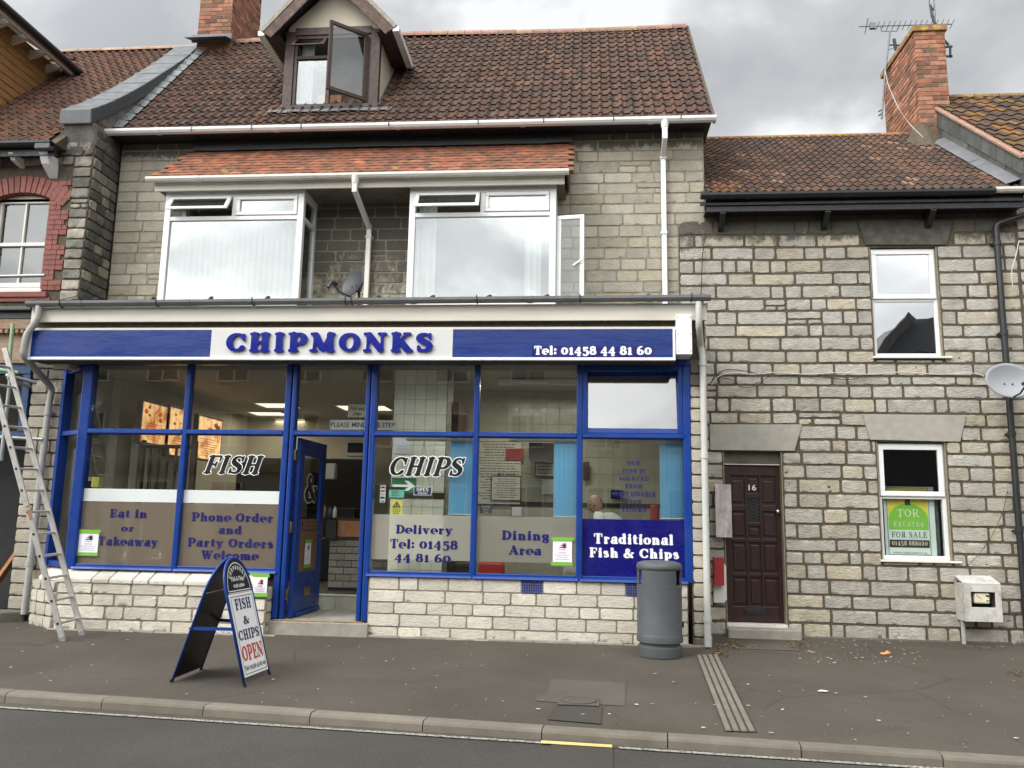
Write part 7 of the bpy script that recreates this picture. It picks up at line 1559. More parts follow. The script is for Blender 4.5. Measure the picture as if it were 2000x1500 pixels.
mb = MB(); mb.tube([P(1828, 54, YA2), P(1820, 30, YA2), P(1817, 10, YA2)], .022, 8); mb.tube([P(1817, 12, YA2), P(1826, 22, YA2)], .014, 6); mb.tube([P(1815, 10, YA2), P(1815, -50, YA2)], .008, 6); build('bracket', mb, m_['iron_black'], an2)
ib = thing('chimney_bracket', (5.8, 2.5, 9.0), 'empty black iron bracket on the right side of the tall chimney', 'bracket')
mb = MB(); Yk = 2.1; A1, A2, B1, B2 = [P(x, y, Yk) for x, y in ((1840, 92), (1860, 91), (1840, 110), (1860, 110))]
for u_0, v_0 in ((A1, A2), (B1, B2), (P(1856, 91, Yk), P(1856, 112, Yk)), (P(1838, 72, Yk), P(1853, 88, Yk))): mb.bar(u_0, v_0, .028, .028)
build('arm', mb, m_['iron_black'], ib)
def cable(name, pts, r, m, label, n=8, cat='cable'):
    mb = MB(); out_ = []
    pts = [Vector(p) for p in pts]; Q = [pts[0]]+pts+[pts[-1]]
    for i in range(1, len(Q)-2):
        a, b, c, d = Q[i-1:i+3]
        for j in range(n):
            t = j/n; out_.append(.5*((2*b)+(c-a)*t+(2*a-5*b+4*c-d)*t*t+(3*b-a-3*c+d)*t**3))
    out_.append(pts[-1]); mb.tube(out_, r, 6); o = build(name, mb, m_[m], None, pts[0]); return tag(o, label, cat)
cable('aerial_cable', [P(1729, 138, 2.9), P(1735, 165, 2.5), P(1752, 205, 1.93), P(1775, 240, 1.85), P(1803, 268, 1.55)], .0065, 'pipe_grey', 'pale aerial cable running down the side of the tall chimney')
cw = lambda px, py, Y=-.045: P(px, py, Y)
cable('wall_cable', [cw(1390, 752), cw(1396, 742), cw(1410, 732), cw(1440, 728), cw(1470, 731), cw(1520, 727), cw(1570, 731), cw(1640, 728), cw(1700, 731), cw(1760, 727), cw(1830, 731), cw(1900, 729), cw(1922, 735)], .006, 'cable', 'pale cable looping along the stone wall between the two house windows')
cable('wall_cable', [cw(1388, 748), cw(1400, 738), cw(1430, 742), cw(1452, 756), cw(1480, 752), cw(1505, 735), cw(1560, 732), cw(1620, 738), cw(1660, 741), cw(1700, 732)], .006, 'cable_dark', 'thin dark cable sagging below the pale one on the stone wall')
cable('wall_cable', [cw(1391, 742), cw(1400, 730), cw(1420, 722), cw(1450, 724), cw(1480, 730)], .006, 'cable_dark', 'short dark cable arching above the others beside the downpipe')
cable('wall_cable', [P(1378, 458, -.05), P(1372, 500, -.05), P(1370, 560, -.05), P(1367, 582, -.05)], .006, 'cable_dark', 'thin black cable hanging down the wall from the black gutter end')
cable('wall_cable', [P(1990, 470, -.12), P(1984, 500, -.14), P(1976, 530, -.14), P(1978, 560, -.14)], .006, 'cable', 'short pale cable beside the upper part of the black downpipe')
cable('wall_cable', [P(1968, 958, -.05), P(1958, 1000, -.05), P(1935, 1050, -.05), P(1905, 1090, -.05), P(1880, 1110, -.05)], .004, 'cable_dark', 'fine dark wire slanting from the black downpipe to the window sill')
# ---- meter box
x0, x1, z0, z1 = R(1881, 1130, 1960, 1216, -.26); mt_ = thing('meter_box', ((x0+x1)/2, 0, z0), 'weathered white meter box with a cream gas meter in its open front', 'meter box')
mb = MB(); op = (x0+.08, x1-.07, z0+.17, z0+.35)
mb.box(x0, x1, -.26, .0, z0, z0+.02); mb.prism([(x0, -.26, z1-.05), (x0, 0, z1+.03), (x0, 0, z1+.01), (x0, -.26, z1-.07)], (x1-x0, 0, 0)); mb.box(x0, x0+.02, -.259, 0, z0+.02, z1-.055); mb.box(x1-.02, x1, -.259, 0, z0+.02, z1-.055)
mb.box(x0+.02, op[0], -.26, -.24, z0+.02, z1-.06); mb.box(op[1], x1-.02, -.26, -.24, z0+.02, z1-.06); mb.box(op[0], op[1], -.26, -.24, z0+.02, op[2]); mb.box(op[0], op[1], -.26, -.24, op[3], z1-.06); build('housing', mb, m_['meter_box'], mt_, bevel=.004)
mb = MB(); mb.box(x0+.02, x1-.02, -.03, -.01, z0+.02, z1-.06); build('back', mb, m_['black_inside'], mt_)
mb = MB(); mb.box(op[0]+.05, op[1]-.05, -.235, -.10, op[2]+.04, op[3]-.01); build('meter', mb, m_['meter_cream'], mt_, bevel=.02)
mb = MB(); mb.box(op[0]+.18, op[0]+.24, -.239, -.236, op[3]-.055, op[3]-.035); mb.bar((op[0]+.07, -.237, op[3]-.04), (op[0]+.13, -.237, op[3]-.08), .004, .004); mb.box(op[0]+.185, op[0]+.2, -.239, -.236, op[2]+.07, op[2]+.085); mb.box(op[0]+.21, op[0]+.225, -.239, -.236, op[2]+.07, op[2]+.085); build('dial', mb, m_['ink'], mt_)
mb = MB(); mb.tube([(x0+.03, -.10, z0), (x0+.03, -.10, .03)], .025, 10); build('pipe', mb, m_['pipe_grey'], mt_)
# ---- for sale board in the lower window
x0, x1, z0, z1 = R(1727, 950, 1826, 1086, .125); fs = thing('for_sale_board', ((x0+x1)/2, .125, z0), 'green, yellow and white TOR ESTATES FOR SALE board in the lower window', 'sign')
mb = MB(); mb.box(x0-.02, x1+.03, .127, .135, z0, z1); build('board', mb, m_['poster_white'], fs)
zm = z0+(z1-z0)*.375; zt2 = z1-.02; bx0, bx1 = x0+.03, x1-.055
mb = MB(); mb.box(bx0, bx1, .124, .1265, zm, zt2); build('yellow_panel', mb, m_['poster_yellow'], fs)
mb = MB(); cx = (bx0+bx1)/2; hw = (bx1-bx0)/2; g_ = [(cx+hw*math.cos(rad(t)), zm+.12+(z1-z0)*.24*math.sin(rad(t))) for t in range(0, 181, 10)]; n_ = len(mb.v); mb.v += [(bx0, .123, zm), (bx1, .123, zm)]+[(x, .123, z) for x, z in g_]; mb.face(tuple(range(len(mb.v)))); build('green_hill', mb, m_['poster_green'], fs)
mb = MB(); mb.prism([(cx-.035, .1235, zm+.10+(z1-z0)*.24), (cx+.035, .1235, zm+.10+(z1-z0)*.24), (cx+.025, .1235, zt2-.03), (cx-.025, .1235, zt2-.03)], (0, -.0015, 0)); mb.box(bx0, bx1, .123, .126, z0+(z1-z0)*.115, z0+(z1-z0)*.225); build('brown_tower_and_band', mb, m_['poster_brown'], fs)
mb = MB(); write(mb, 'TOR', (cx, .120, zm+.155), XU, ZU, .105, 'roman', hw*1.15, sp=.02); 
write(mb, 'ESTATES', (cx, .120, zm+.035), XU, ZU, .062, 'roman', hw*1.5, sp=.22); write(mb, '01458 888020', (cx, .120, z0+(z1-z0)*.145), XU, ZU, .058, 'roman', hw*1.8, sp=.06, grow=.008); build('white_lettering', mb, m_['white_bright'], fs)
mb = MB(); write(mb, 'FOR SALE', (cx, .120, z0+(z1-z0)*.255), XU, ZU, .078, 'roman', hw*1.8, sp=.06, grow=.004); sans(mb, 'WWW.TORESTATES.CO.UK', (cx, .120, z0+.022), XU, ZU, .020, hw*1.7, False)
for (a, b, c, d) in ((bx0-.015, bx0-.010, z0+.005, zt2+.005), (bx1+.010, bx1+.015, z0+.005, zt2+.005), (bx0-.015, bx1+.015, zt2+.004, zt2+.009), (bx0-.015, bx1+.015, z0+.005, z0+.010)): mb.box(a, b, .122, .124, c, d)
build('dark_lettering', mb, m_['ink'], fs)
# ---- old plates left of the door
x0, x1, z0, z1 = R(1396, 946, 1430, 1050, -.13); o = thing('metal_plate', (x0, -.13, z0), 'rust streaked white metal plate beside door number 16', 'plate'); mb = MB(); mb.box(x0, x1, -.14, -.13, z0, z1); build('plate', mb, m_['old_sign'], o, bevel=.004); mb = MB()
for z in (z0+.10, z1-.10): mb.box(x1-.01, x1+.02, -.13, -.0, z-.015, z+.015)
mb.box(x0+.02, x0+.05, -.13, .0, z0, z1); build('bracket', mb, m_['iron_black'], o)
x0, x1, z0, z1 = R(1393, 1088, 1414, 1143, -.12); mb = MB(); mb.box(x0, x1, -.16, -.06, z0, z1); o = tag(build('red_box', mb, m_['red_sign'], None, (x0, -.1, z0), bevel=.006), 'small red wall box beside the pale downpipe', 'box')
x0, x1, z0, z1 = R(1393, 1098, 1420, 1178, -.06); mb = MB(); mb.prism([(x0, -.05, z0), (x1-.03, -.05, z0), (x1, -.05, z0+.05), (x1, -.05, z1-.05), (x1-.03, -.05, z1), (x0, -.05, z1)], (0, .03, 0)); tag(build('back_plate', mb, m_['upvc_aged'], None, (x0, -.05, z0), bevel=.003), 'cream back plate behind the small red wall box', 'plate')
# ================================================================ LEFT NEIGHBOUR
lb = thing('brick_trimmed_building', (-9.2, -.6, 0), 'grey stone building at the left edge with red brick window surround and timber clad dormer', 'building')
YN = -.60; NX1 = -6.90
qw = R(3, 372, 90, 562, YN+.12)
wx0, wx1, wz0, wz1 = -8.30, -7.47, 4.42, 5.86
GT = [(1, 1, 1), (1.35, 1.3, 1.2), (.8, .8, .8), (1.6, 1.55, 1.45), (1.1, 1.1, 1.05), (2.0, 1.95, 1.8)]
hq = [(wx0-.25, wx1+.30, wz0-.25, wz1+.35)]
mb = MB(); stones(mb, front(YN), -12.0, NX1, 4.10, 6.50, hq, .15, [.22, .3, .38], .014, .020, .010, 81, GT, lambda u, z: max(0, (z-5.95)*.9), jag=.012)
stones(mb, lambda u, z, d: (NX1+d, u, z), YN, -.0, 3.98, 6.75, [], .15, [.2, .3], .013, .016, .008, 82, [(.7, .7, .68), (1.0, 1., .95), (.55, .55, .55), (1.5, 1.45, 1.3)], None, jag=.010)
o = recalc(smooth_sharp(build('wall', mb, m_['stone_grey'], lb), 70))
mb = MB()
for a, b, lo, hi in ((-12, wx0-.02, 4., 6.5), (wx1+.02, NX1, 4., 6.75), (wx0-.02, wx1+.02, 4.0, wz0-.05), (wx0-.02, wx1+.02, wz1+.12, 6.5)): mb.box(a, b, YN-.003, YN+.3, lo, hi)
mb.box(-7.2, NX1-.002, YN+.02, .3, 3.95, 6.9); build('mortar', mb, m_['mortar_dark'], lb)
mb = MB(); mb.prism([(-7.33, -.72, 6.80), (NX1+.0, -.72, 6.80), (NX1+.02, YN+.02, 6.50), (-7.33, YN+.02, 6.50)], (0, .5, .1)); build('kneeler', mb, m_['stone_grey'], lb, bevel=.02)
# brick quoins: toothed bands beside the window + arch
rnd = random.Random(14)
for s, xe in ((1, wx1), (-1, wx0)):
  mb = MB(); z = wz0-.02; k = 0
  while z < wz1+.12:
    tooth = [.30, .30, .18, .18, .30, .30, .25][k % 7]; h = .072; u = 0
    while u < tooth-.01:
        w = min(rnd.choice([.11, .19]), tooth-u); t = rnd.uniform(.85, 1.12); a, b = sorted((xe+s*(u+.003), xe+s*(u+w-.003))); mb.box(a, b, YN-.022, YN+.12, z+.003, z+h-.003, (t, t, t)); u += w
    z += h; k += 1
  bq = build('brick_surround', mb, m_['brick_quoin'], lb, bevel=.003)
mb = MB(); cx = (wx0+wx1)/2; rr0 = 1.0; hw = (wx1-wx0)/2; zc = wz1-.13-math.sqrt(rr0**2-hw**2)+.0; th0 = math.asin((hw+.28)/(rr0+.12)); n = 17
for k in range(n):
    a = -th0+2*th0*k/n+.006; b = -th0+2*th0*(k+1)/n-.006; q = lambda t, r: (cx+r*math.sin(t), YN-.024, zc+r*math.cos(t)); t = rnd.uniform(.85, 1.1)
    mb.prism([q(a, rr0), q(b, rr0), q(b, rr0+.24), q(a, rr0+.24)], (0, .14, 0), (t, t, t))
recalc(build('brick_arch', mb, m_['brick_quoin'], lb, bevel=.003))
mb = MB(); stones(mb, front(-.60), -7.32, -6.93, 6.42, 6.80, [], .15, [.2, .3], .013, .012, .008, 85, GT, None, jag=.01); recalc(smooth_sharp(build('wall', mb, m_['stone_grey'], lb), 70))
wn = build('window', MB().box(wx0-.03, wx1+.03, YN-.03, YN+.12, wz0-.06, wz0-.0), m_['upvc_aged'], lb, bevel=.005)
mb = MB(); ysh = YN+.09; frame_mb(mb, wx0+.005, wx1-.005, wz0+.0, wz1-.10, ysh, .06, .06); mb.box(wx0+.06, wx1-.06, ysh-.015, ysh+.04, (wz0+wz1)/2-.07, (wz0+wz1)/2-.02); mb.box(cx-.013, cx+.013, ysh+.001, ysh+.04, wz0+.06, wz1-.16); mb.box(wx0+.06, wx1-.06, ysh-.01, ysh+.03, wz0+.06, wz0+.12)
ar_ = [(wx0+.005, wz1-.10)]+[(cx+x, zc+math.sqrt(rr0**2-x*x)-.004) for x in [hw*(-1+2*i/12)*.99 for i in range(13)]]+[(wx1-.005, wz1-.10)]; mb.prism([(x, ysh, z) for x, z in ar_], (0, .05, 0)); build('sash', mb, m_['upvc_aged'], wn, bevel=.004)
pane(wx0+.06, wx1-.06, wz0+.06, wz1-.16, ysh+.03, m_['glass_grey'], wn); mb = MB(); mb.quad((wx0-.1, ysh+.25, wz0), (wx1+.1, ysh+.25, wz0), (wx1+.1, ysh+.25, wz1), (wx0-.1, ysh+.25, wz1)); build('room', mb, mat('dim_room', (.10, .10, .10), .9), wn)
mb = MB(); mb.box(-12, -7.35, YN-.05, YN+.1, 4.30, 4.38); mb.box(-12, -7.30, YN-.03, YN+.1, 4.24, 4.30); build('brick_string_course', mb, m_['brick_quoin'], lb, bevel=.01)
# its roof
na = rad(45.5); NV = Vector((0, math.cos(na), math.sin(na))); nO = Vector((-13.0, -.86, 6.45)); nsl2 = 3.35/math.cos(na)
# shed dormer cheek plane
def onroof(px, py):
    r = ray(px, py); nrm = np.array([0, -math.sin(na), math.cos(na)]); A_ = np.array(nO); return Vector(CAM+r*(nrm.dot(A_-CAM)/nrm.dot(r)))
c0_, c1_ = onroof(2, 203), onroof(112, 158); XD = (c0_.x+c1_.x)/2
mb = MB(); tile_slope(mb, nO, XU, NV, 20, nsl2/20, 40, .1463, roman, TT, 84, step=.024, nsub=8, keep=lambda c: c.x < -7.38 and not (c.x < XD-.1 and 0 < c.y < 2.2)); lr = smooth_sharp(build('roof', mb, m_['roof_tile_left'], lb), 50)
mb = MB(); mb.prism([nO+Vector((0, 0, -.03)), nO+NV*nsl2+Vector((0, 0, -.03)), nO+NV*nsl2+Vector((0, 2.6, -2.9)), nO+Vector((0, 5.2, -.05))], (5.7, 0, 0)); build('roof_underlay', mb, m_['mortar_dark'], lb)
nr_ = nO+NV*nsl2; mb = MB(); x = -13
while x < -6.95:
    ring = [[mb.vert((xx, nr_.y+.13*math.cos(q), nr_.z-.05+.10*math.sin(q))) for q in [rad(18*k) for k in range(11)]] for xx in (x, x+.442)]; t = rnd.uniform(.85, 1.15)
    for k in range(10): mb.face((ring[0][k], ring[0][k+1], ring[1][k+1], ring[1][k]), (t*1.2, t*1.3, t*1.3))
    x += .45
build('ridge', mb, m_['ridge_tile'], lr)
g = gutter('gutter', -12, -7.30, -.93, 6.42, m_['iron_black'], lb, .06, 0, 3); mb = MB(); mb.box(-7.52, -7.30, -.98, -.88, 6.30, 6.40); build('gutter_end', mb, m_['lead_clad'], g, bevel=.01)
mb = MB(); mb.box(-12, -7.30, -.86, -.83, 6.25, 6.37); build('fascia_board', mb, m_['iron_black'], lb)
for x in (-7.46, -7.94, -8.36, -8.8, -9.3): mb = MB(); w = .06 if x > -7.6 else .035; mb.prism([(x-w, -.88, 6.30), (x-w, YN, 6.30), (x-w, YN, 6.02 if x > -7.6 else 6.18), (x-w, -.80, 6.16 if x > -7.6 else 6.22)], (2*w, 0, 0)); build('eaves_bracket', mb, m_['upvc'], lb, bevel=.004)
# timber-clad dormer (its cheek and eave seen from the side)
yA, yB = c0_.y-1.2, c1_.y+.25
def rz(y): return nO.z+(y-nO.y)*math.tan(na)
ev = PX(158, 152, XD+.35); ze = ev.z+.02
dr2 = build('side_dormer', MB().box(XD-.06, XD-.02, yA, yA+.1, rz(yA)-.2, ze), m_['cladding'], lb)
mb = MB(); z = rz(yA)-.2
while z < ze:
    ya_ = yA; yb_ = min((z+.02-nO.z)/math.tan(na)+nO.y+.1, ev.y+.1)
    if yb_ > ya_: mb.hexa([(XD-.02, ya_, z), (XD+.012, ya_, z), (XD+.012, yb_, z), (XD-.02, yb_, z), (XD-.02, ya_, z+.125), (XD, ya_, z+.125), (XD, yb_+.1, z+.125), (XD-.02, yb_+.1, z+.125)])
    z += .13
build('cladding', mb, m_['cladding'], dr2, tuple(-Vector(dr2.location)))
yE = PX(0, 28, XD+.35).y-.8; mb = MB(); mb.prism([(XD+.38, yE, ze+.0), (XD+.38, yE, ze+.10), (XD-1.5, yE, ze+1.3), (XD-1.5, yE, ze+1.2)], (0, ev.y+.05-yE, 0)); build('roof', mb, m_['slate'], dr2, tuple(-Vector(dr2.location)))
mb = MB(); mb.box(XD+.30, XD+.34, yE, ev.y, ze-.09, ze+.0); build('fascia', mb, m_['upvc_aged'], dr2, tuple(-Vector(dr2.location))); mb = MB(); mb.tube([(XD+.40, yE, ze+.01), (XD+.40, ev.y+.05, ze+.01)], .06, 10); build('gutter', mb, m_['iron_black'], dr2, tuple(-Vector(dr2.location)))
for k in range(7): y = yE+.25+k*.42; mb = MB(); mb.prism([(XD+.0, y, ze-.0), (XD+.30, y, ze-.0), (XD+.30, y, ze-.06), (XD+.0, y, ze-.16)], (0, .05, 0)); (build('rafter_foot', mb, m_['upvc_aged'], dr2, tuple(-Vector(dr2.location))) if y < ev.y-.1 else None)
# ground floor shopfront of the neighbour, dark and half stripped
mb = MB(); mb.box(-12, -7.42, YN-.12, YN+.1, 3.98, 4.08); mb.box(-12, -7.44, YN-.20, YN+.1, 4.08, 4.13); build('cornice_gutter', mb, m_['lead_clad'], lb, bevel=.01)
mb = MB(); mb.box(-12, -7.46, YN-.06, YN+.1, 3.38, 3.92); mb.box(-12, -7.44, YN-.12, YN+.1, 3.84, 3.975)
for k in range(40): mb.box(-7.50-k*.075-.022, -7.50-k*.075+.022, YN-.13, YN-.06, 3.78, 3.83)
build('stripped_fascia', mb, m_['weathered_board'], lb, bevel=.004)
mb = MB(); mb.box(-12, -7.46, YN-.03, YN+.1, 3.24, 3.38); mb.box(-12, -7.46, YN-.01, YN+.1, 2.36, 2.46); mb.box(-7.56, -7.46, YN-.02, YN+.1, 2.46, 3.24); mb.box(-9.0, -8.9, YN-.02, YN+.1, 2.46, 3.24); build('blue_shopfront', mb, mat('faded_blue', (.02, .05, .13), .6, var=.3, dirt=.25, dcol=(.05, .05, .05)), lb, bevel=.004)
mb = MB(); mb.box(-12, -7.45, .55, .6, .0, 3.3); mb.box(-7.44, -7.42, -.55, .6, 0, 3.9); mb.box(-12, -7.45, YN, .6, 3.30, 3.34); mb.box(-12, -7.45, YN, .6, -.02, .16); build('dark_interior', mb, m_['black_inside'], lb)
pane(-12, -7.5, 2.46, 3.24, YN+.04, m_['glass_dark'], lb)
mb = MB(); mb.prism([(-12, YN-.3, .0), (-7.30, YN-.3, .0), (-7.12, YN-.1, .0), (-7.2, YN+.1, .0), (-12, YN+.1, .0)], (0, 0, .16)); build('stone_step', mb, m_['concrete_mossy'], lb, bevel=.02)
a = P(0, 1128, -.3); b = P(38, 1075, .1); mb = MB(); mb.bar(a-(b-a)*.6, b+(b-a)*.3, .05, .09); tag(build('timber_batten', mb, m_['wood_orange'], None, a), 'bare timber batten slanting inside the dark shop at the left edge', 'timber')
# scaffold poles
def spole(a, b, m, label, r=.024):
    mb = MB(); mb.tube([a, b], r, 14); o = build('scaffold_tube', mb, m_[m], None, a); smooth_sharp(o, 40); tag(o, label, 'scaffold tube', None); return o
spole(P(25, 632, -.95), P(17, 722, -.95), 'green_paint', 'upright scaffold tube with green paint at the left edge')
spole(P(-60, 541, -.88), P(88, 538, -.88), 'galvanised', 'horizontal scaffold tube across the sash window at the left edge')
spole(P(20, 734, -.95), P(72, 748, -.75), 'galvanised', 'short scaffold tube ending beside the grey downpipe')
spole(P(18, 742, -.95), P(60, 756, -.6), 'galvanised', 'lower short scaffold tube under the first one at the left edge')
spole(P(-60, 852, -.9), P(84, 858, -.75), 'galvanised', 'level scaffold tube passing behind the ladder to the pier')
spole(P(22, 722, -.95), P(2, 900, -.95), 'galvanised', 'lower upright scaffold tube behind the ladder')
spole(P(-50, 714, -1.0), P(36, 728, -.9), 'green_paint', 'green painted scaffold tube end at the left edge')
def coupler(p, label):
    t = thing('scaffold_coupler', p, label, 'coupler'); mb = MB(); mb.tube([p-Vector((0, 0, .05)), p+Vector((0, 0, .05))], .035, 10); mb.tube([p-Vector((.05, 0, 0)), p+Vector((.05, .02, 0))], .034, 10); build('body', mb, m_['galvanised'], t); mb = MB(); mb.tube([p+Vector((.0, -.03, .03)), p+Vector((.05, -.07, .03))], .009, 6); mb.tube([p+Vector((.0, -.03, -.03)), p+Vector((.06, -.06, -.03))], .009, 6); mb.tube([p+Vector((.05, -.07, .03)), p+Vector((.065, -.08, .03))], .014, 6); build('bolt', mb, m_['iron_black'], t)
coupler(P(12, 852, -.92), 'steel scaffold coupler with bolts behind the ladder'); coupler(P(20, 734, -.95), 'steel scaffold coupler at the top of the lower upright tube')
mb = MB(); rnd = random.Random(3); c = P(75, 590, -1.2)
cable('roof_cable', [P(60, 588, -.9), P(85, 583, -1.1), P(105, 592, -1.3), P(120, 586, -.9), P(150, 578, -.7), P(166, 574, -.65)], .006, 'cable_dark', 'tangled black cable at the left end of the grey gutter')
# ================================================================ PERSON in the dining room
hd = P(1163, 984, -.35)
ps = thing('person', (hd.x+.25, -.3, FI), 'bald person in white shirt and round glasses seated behind the last window', 'person')
def skin_obj(name, verts, edges, radii, m, parent, root=0, sub=2):
    me = bpy.data.meshes.new(name); off = Vector(parent.location)
    me.from_pydata([tuple(Vector(v)-off) for v in verts], edges, []); o = bpy.data.objects.new(name, me); COL.objects.link(o); o.parent = parent; me.materials.append(m)
    md = o.modifiers.new('skin', 'SKIN'); md.use_smooth_shade = True
    for i, r in enumerate(radii):
        sv = me.skin_vertices[0].data[i]; sv.radius = (r, r) if not isinstance(r, tuple) else r; sv.use_root = (i == root)
    s = o.modifiers.new('sub', 'SUBSURF'); s.levels = sub; s.render_levels = sub; return o
H0 = hd; f = Vector((-.80, .45, 0)).normalized(); sd_ = Vector((-f.y, f.x, 0)) # facing left and away
hip = H0+Vector((.36, -.02, 0)); hip.z = H0.z-.66; chest = H0+Vector((.17, -.03, -.235)); neck = H0+Vector((.075, -.01, -.13)); belly = hip.lerp(chest, .5)+Vector((.03, 0, 0))
sh = [chest+sd_*s*.19+Vector((0, 0, .07)) for s in (-1, 1)]; el = [s_+f*.12+Vector((0, 0, -.26)) for s_ in sh]; wr = [e_+f*.24+Vector((0, 0, .02)) for e_ in el]
kn = [hip+f*.44+sd_*s*.12+Vector((0, 0, .0)) for s in (-1, 1)]; ft = [k+Vector((0, 0, -(k.z-FI-.06))) for k in kn]; toe = [q+f*.16+Vector((0, 0, -.02)) for q in ft]; hb = [hip+sd_*s*.10 for s in (-1, 1)]
V_ = [hip, belly, chest, neck, neck+Vector((-.03, .0, .06))]; E_ = [(0, 1), (1, 2), (2, 3), (3, 4)]; R_ = [.15, .15, .14, .055, .05]
for i in (0, 1):
    b0_ = len(V_); V_ += [sh[i], el[i], wr[i], hb[i], kn[i], ft[i], toe[i]]; E_ += [(2, b0_), (b0_, b0_+1), (b0_+1, b0_+2), (0, b0_+3), (b0_+3, b0_+4), (b0_+4, b0_+5), (b0_+5, b0_+6)]; R_ += [.068, .045, .028, .10, .065, .045, .038]
skin_obj('body', V_, E_, R_, m_['skin'], ps)
# shirt over torso and upper arms
V2 = [hip+Vector((0, 0, .02)), belly, chest, neck+Vector((.015, 0, -.045))]; E2 = [(0, 1), (1, 2), (2, 3)]; R2 = [.165, .168, .158, .072]
for i in (0, 1): b0_ = len(V2); V2 += [sh[i], sh[i].lerp(el[i], .6), el[i]]; E2 += [(2, b0_), (b0_, b0_+1), (b0_+1, b0_+2)]; R2 += [.085, .072, .066]
skin_obj('shirt', V2, E2, R2, m_['shirt_white'], ps)
V3 = [hip+Vector((0, 0, -.0))]; E3 = []; R3 = [.168]
for i in (0, 1): b0_ = len(V3); V3 += [hb[i], kn[i], ft[i]+Vector((0, 0, .05))]; E3 += [(0, b0_), (b0_, b0_+1), (b0_+1, b0_+2)]; R3 += [.115, .082, .060]
skin_obj('trousers', V3, E3, R3, m_['cloth_dark'], ps)
# head: displaced sphere with brow, nose, chin, ears
mb = MB(); n, m__ = 40, 28; idx = {}
for i in range(m__+1):
    for j in range(n):
        th = math.pi*i/m__; ph = 2*math.pi*j/n; d = Vector((math.sin(th)*math.cos(ph), math.sin(th)*math.sin(ph), math.cos(th)))  # +x is the face
        r = Vector((.102, .078, .118)); v = Vector((d.x*r.x, d.y*r.y, d.z*r.z))
        if d.z < 0: v.x += .018*(-d.z)*(1 if d.x > -.2 else 0); v.y *= 1-.28*(-d.z); v.x *= 1-.12*(-d.z)
        g1_ = math.exp(-((d.y/.16)**2+((d.z+.12)/.22)**2)) if d.x > 0 else 0; v.x += .026*g1_
        g2_ = math.exp(-((abs(d.y)-.32)**2/.02+((d.z-.05)/.12)**2)) if d.x > 0 else 0; v.x -= .010*g2_
        g3_ = math.exp(-(((d.z-.22)/.1)**2)) if d.x > .3 else 0; v.x += .005*g3_
        g4_ = math.exp(-((d.y/.3)**2+((d.z+.85)/.2)**2)) if d.x > -.2 else 0; v.x += .012*g4_
        idx[i, j] = mb.vert(v)
for i in range(m__):
    for j in range(n): mb.face((idx[i, j], idx[i, (j+1) % n], idx[i+1, (j+1) % n], idx[i+1, j]))
mh = Matrix.Translation(H0) @ Matrix.Rotation(math.atan2(f.y, f.x), 4, 'Z') @ Matrix.Rotation(rad(28), 4, 'Y')
mb.xf(lambda v: mh @ v); build('head', mb, m_['skin_scalp'], ps, smooth=True)
for s in (-1, 1):
    mb = MB(); mb.lathe([(.004, 0), (.022, .004), (.026, .010), (.018, .016), (0, .012)], (0, 0, 0), 14, caps=False); mb.xf(lambda v: mh @ Vector((-.008+v.x*.7, s*(.074+v.z), -.01+v.y*1.25))); build('ear', mb, m_['skin'], ps, smooth=True)
mb = MB()
for s in (-1, 1):
    ring = [Vector((.108, s*.034+.024*math.cos(2*math.pi*k/16), -.005+.022*math.sin(2*math.pi*k/16))) for k in range(17)]; mb.tube([mh @ v for v in ring], .0022, 6); mb.tube([mh @ Vector((.108, s*.058, .0)), mh @ Vector((.0, s*.082, .002)), mh @ Vector((-.02, s*.08, -.02))], .002, 6)
build('glasses', mb, m_['plastic_black'], ps)
mb = MB()
for s in (-1, 1): mb.lathe([(.0, -.012), (.010, -.006), (.012, 0), (.010, .006), (0, .012)], (0, 0, 0), 12, caps=False)
mb = MB(); mb.tube([mh @ Vector((.096, -.022, -.066)), mh @ Vector((.102, 0, -.064)), mh @ Vector((.096, .022, -.066))], .004, 6); build('mouth', mb, m_['red_sign'], ps)
for s in (-1, 1):
    mb = MB(); mb.lathe([(.002, -.010), (.009, -.006), (.011, 0), (.009, .006), (.002, .010)], (0, 0, 0), 12); mb.xf(lambda v: mh @ (v+Vector((.088, s*.032, -.004)))); build('eye', mb, m_['upvc'], ps, smooth=True)
# hands: palm with four fingers and a thumb, resting on the table
for i in (0, 1):
    w = wr[i]; d = f; sx = sd_*(1 if i else -1); V4 = [w, w+d*.05, w+d*.085]; E4 = [(0, 1), (1, 2)]; R4 = [(.024, .018), (.036, .014), (.036, .013)]
    for k in range(4):
        b0_ = len(V4); o_ = sd_*((k-1.5)*.019); l = (.032, .038, .036, .028)[k]; V4 += [w+d*.09+o_, w+d*(.09+l)+o_+Vector((0, 0, -.006)), w+d*(.09+l*1.8)+o_+Vector((0, 0, -.022))]; E4 += [(2, b0_), (b0_, b0_+1), (b0_+1, b0_+2)]; R4 += [.0088, .0082, .007]
    b0_ = len(V4); V4 += [w+d*.03-sx*.035, w+d*.065-sx*.055, w+d*.09-sx*.055]; E4 += [(1, b0_), (b0_, b0_+1), (b0_+1, b0_+2)]; R4 += [.011, .0095, .008]
    skin_obj('hand', V4, E4, R4, m_['skin'], ps, 0, 1)
mb = MB(); tz = wr[0].z-.05; c_ = hip+f*.55; mb.box(c_.x-.35, c_.x+.35, c_.y-.35, c_.y+.35, tz-.03, tz); t_ = tag(build('dining_table', mb, m_['mdf_brown'], None, bevel=.01), 'brown dining table in front of the seated bald person', 'table'); mb = MB(); mb.tube([(c_.x, c_.y, FI), (c_.x, c_.y, tz-.03)], .035, 12); o = build('leg', mb, m_['iron_black'], t_, tuple(-Vector(t_.location)))
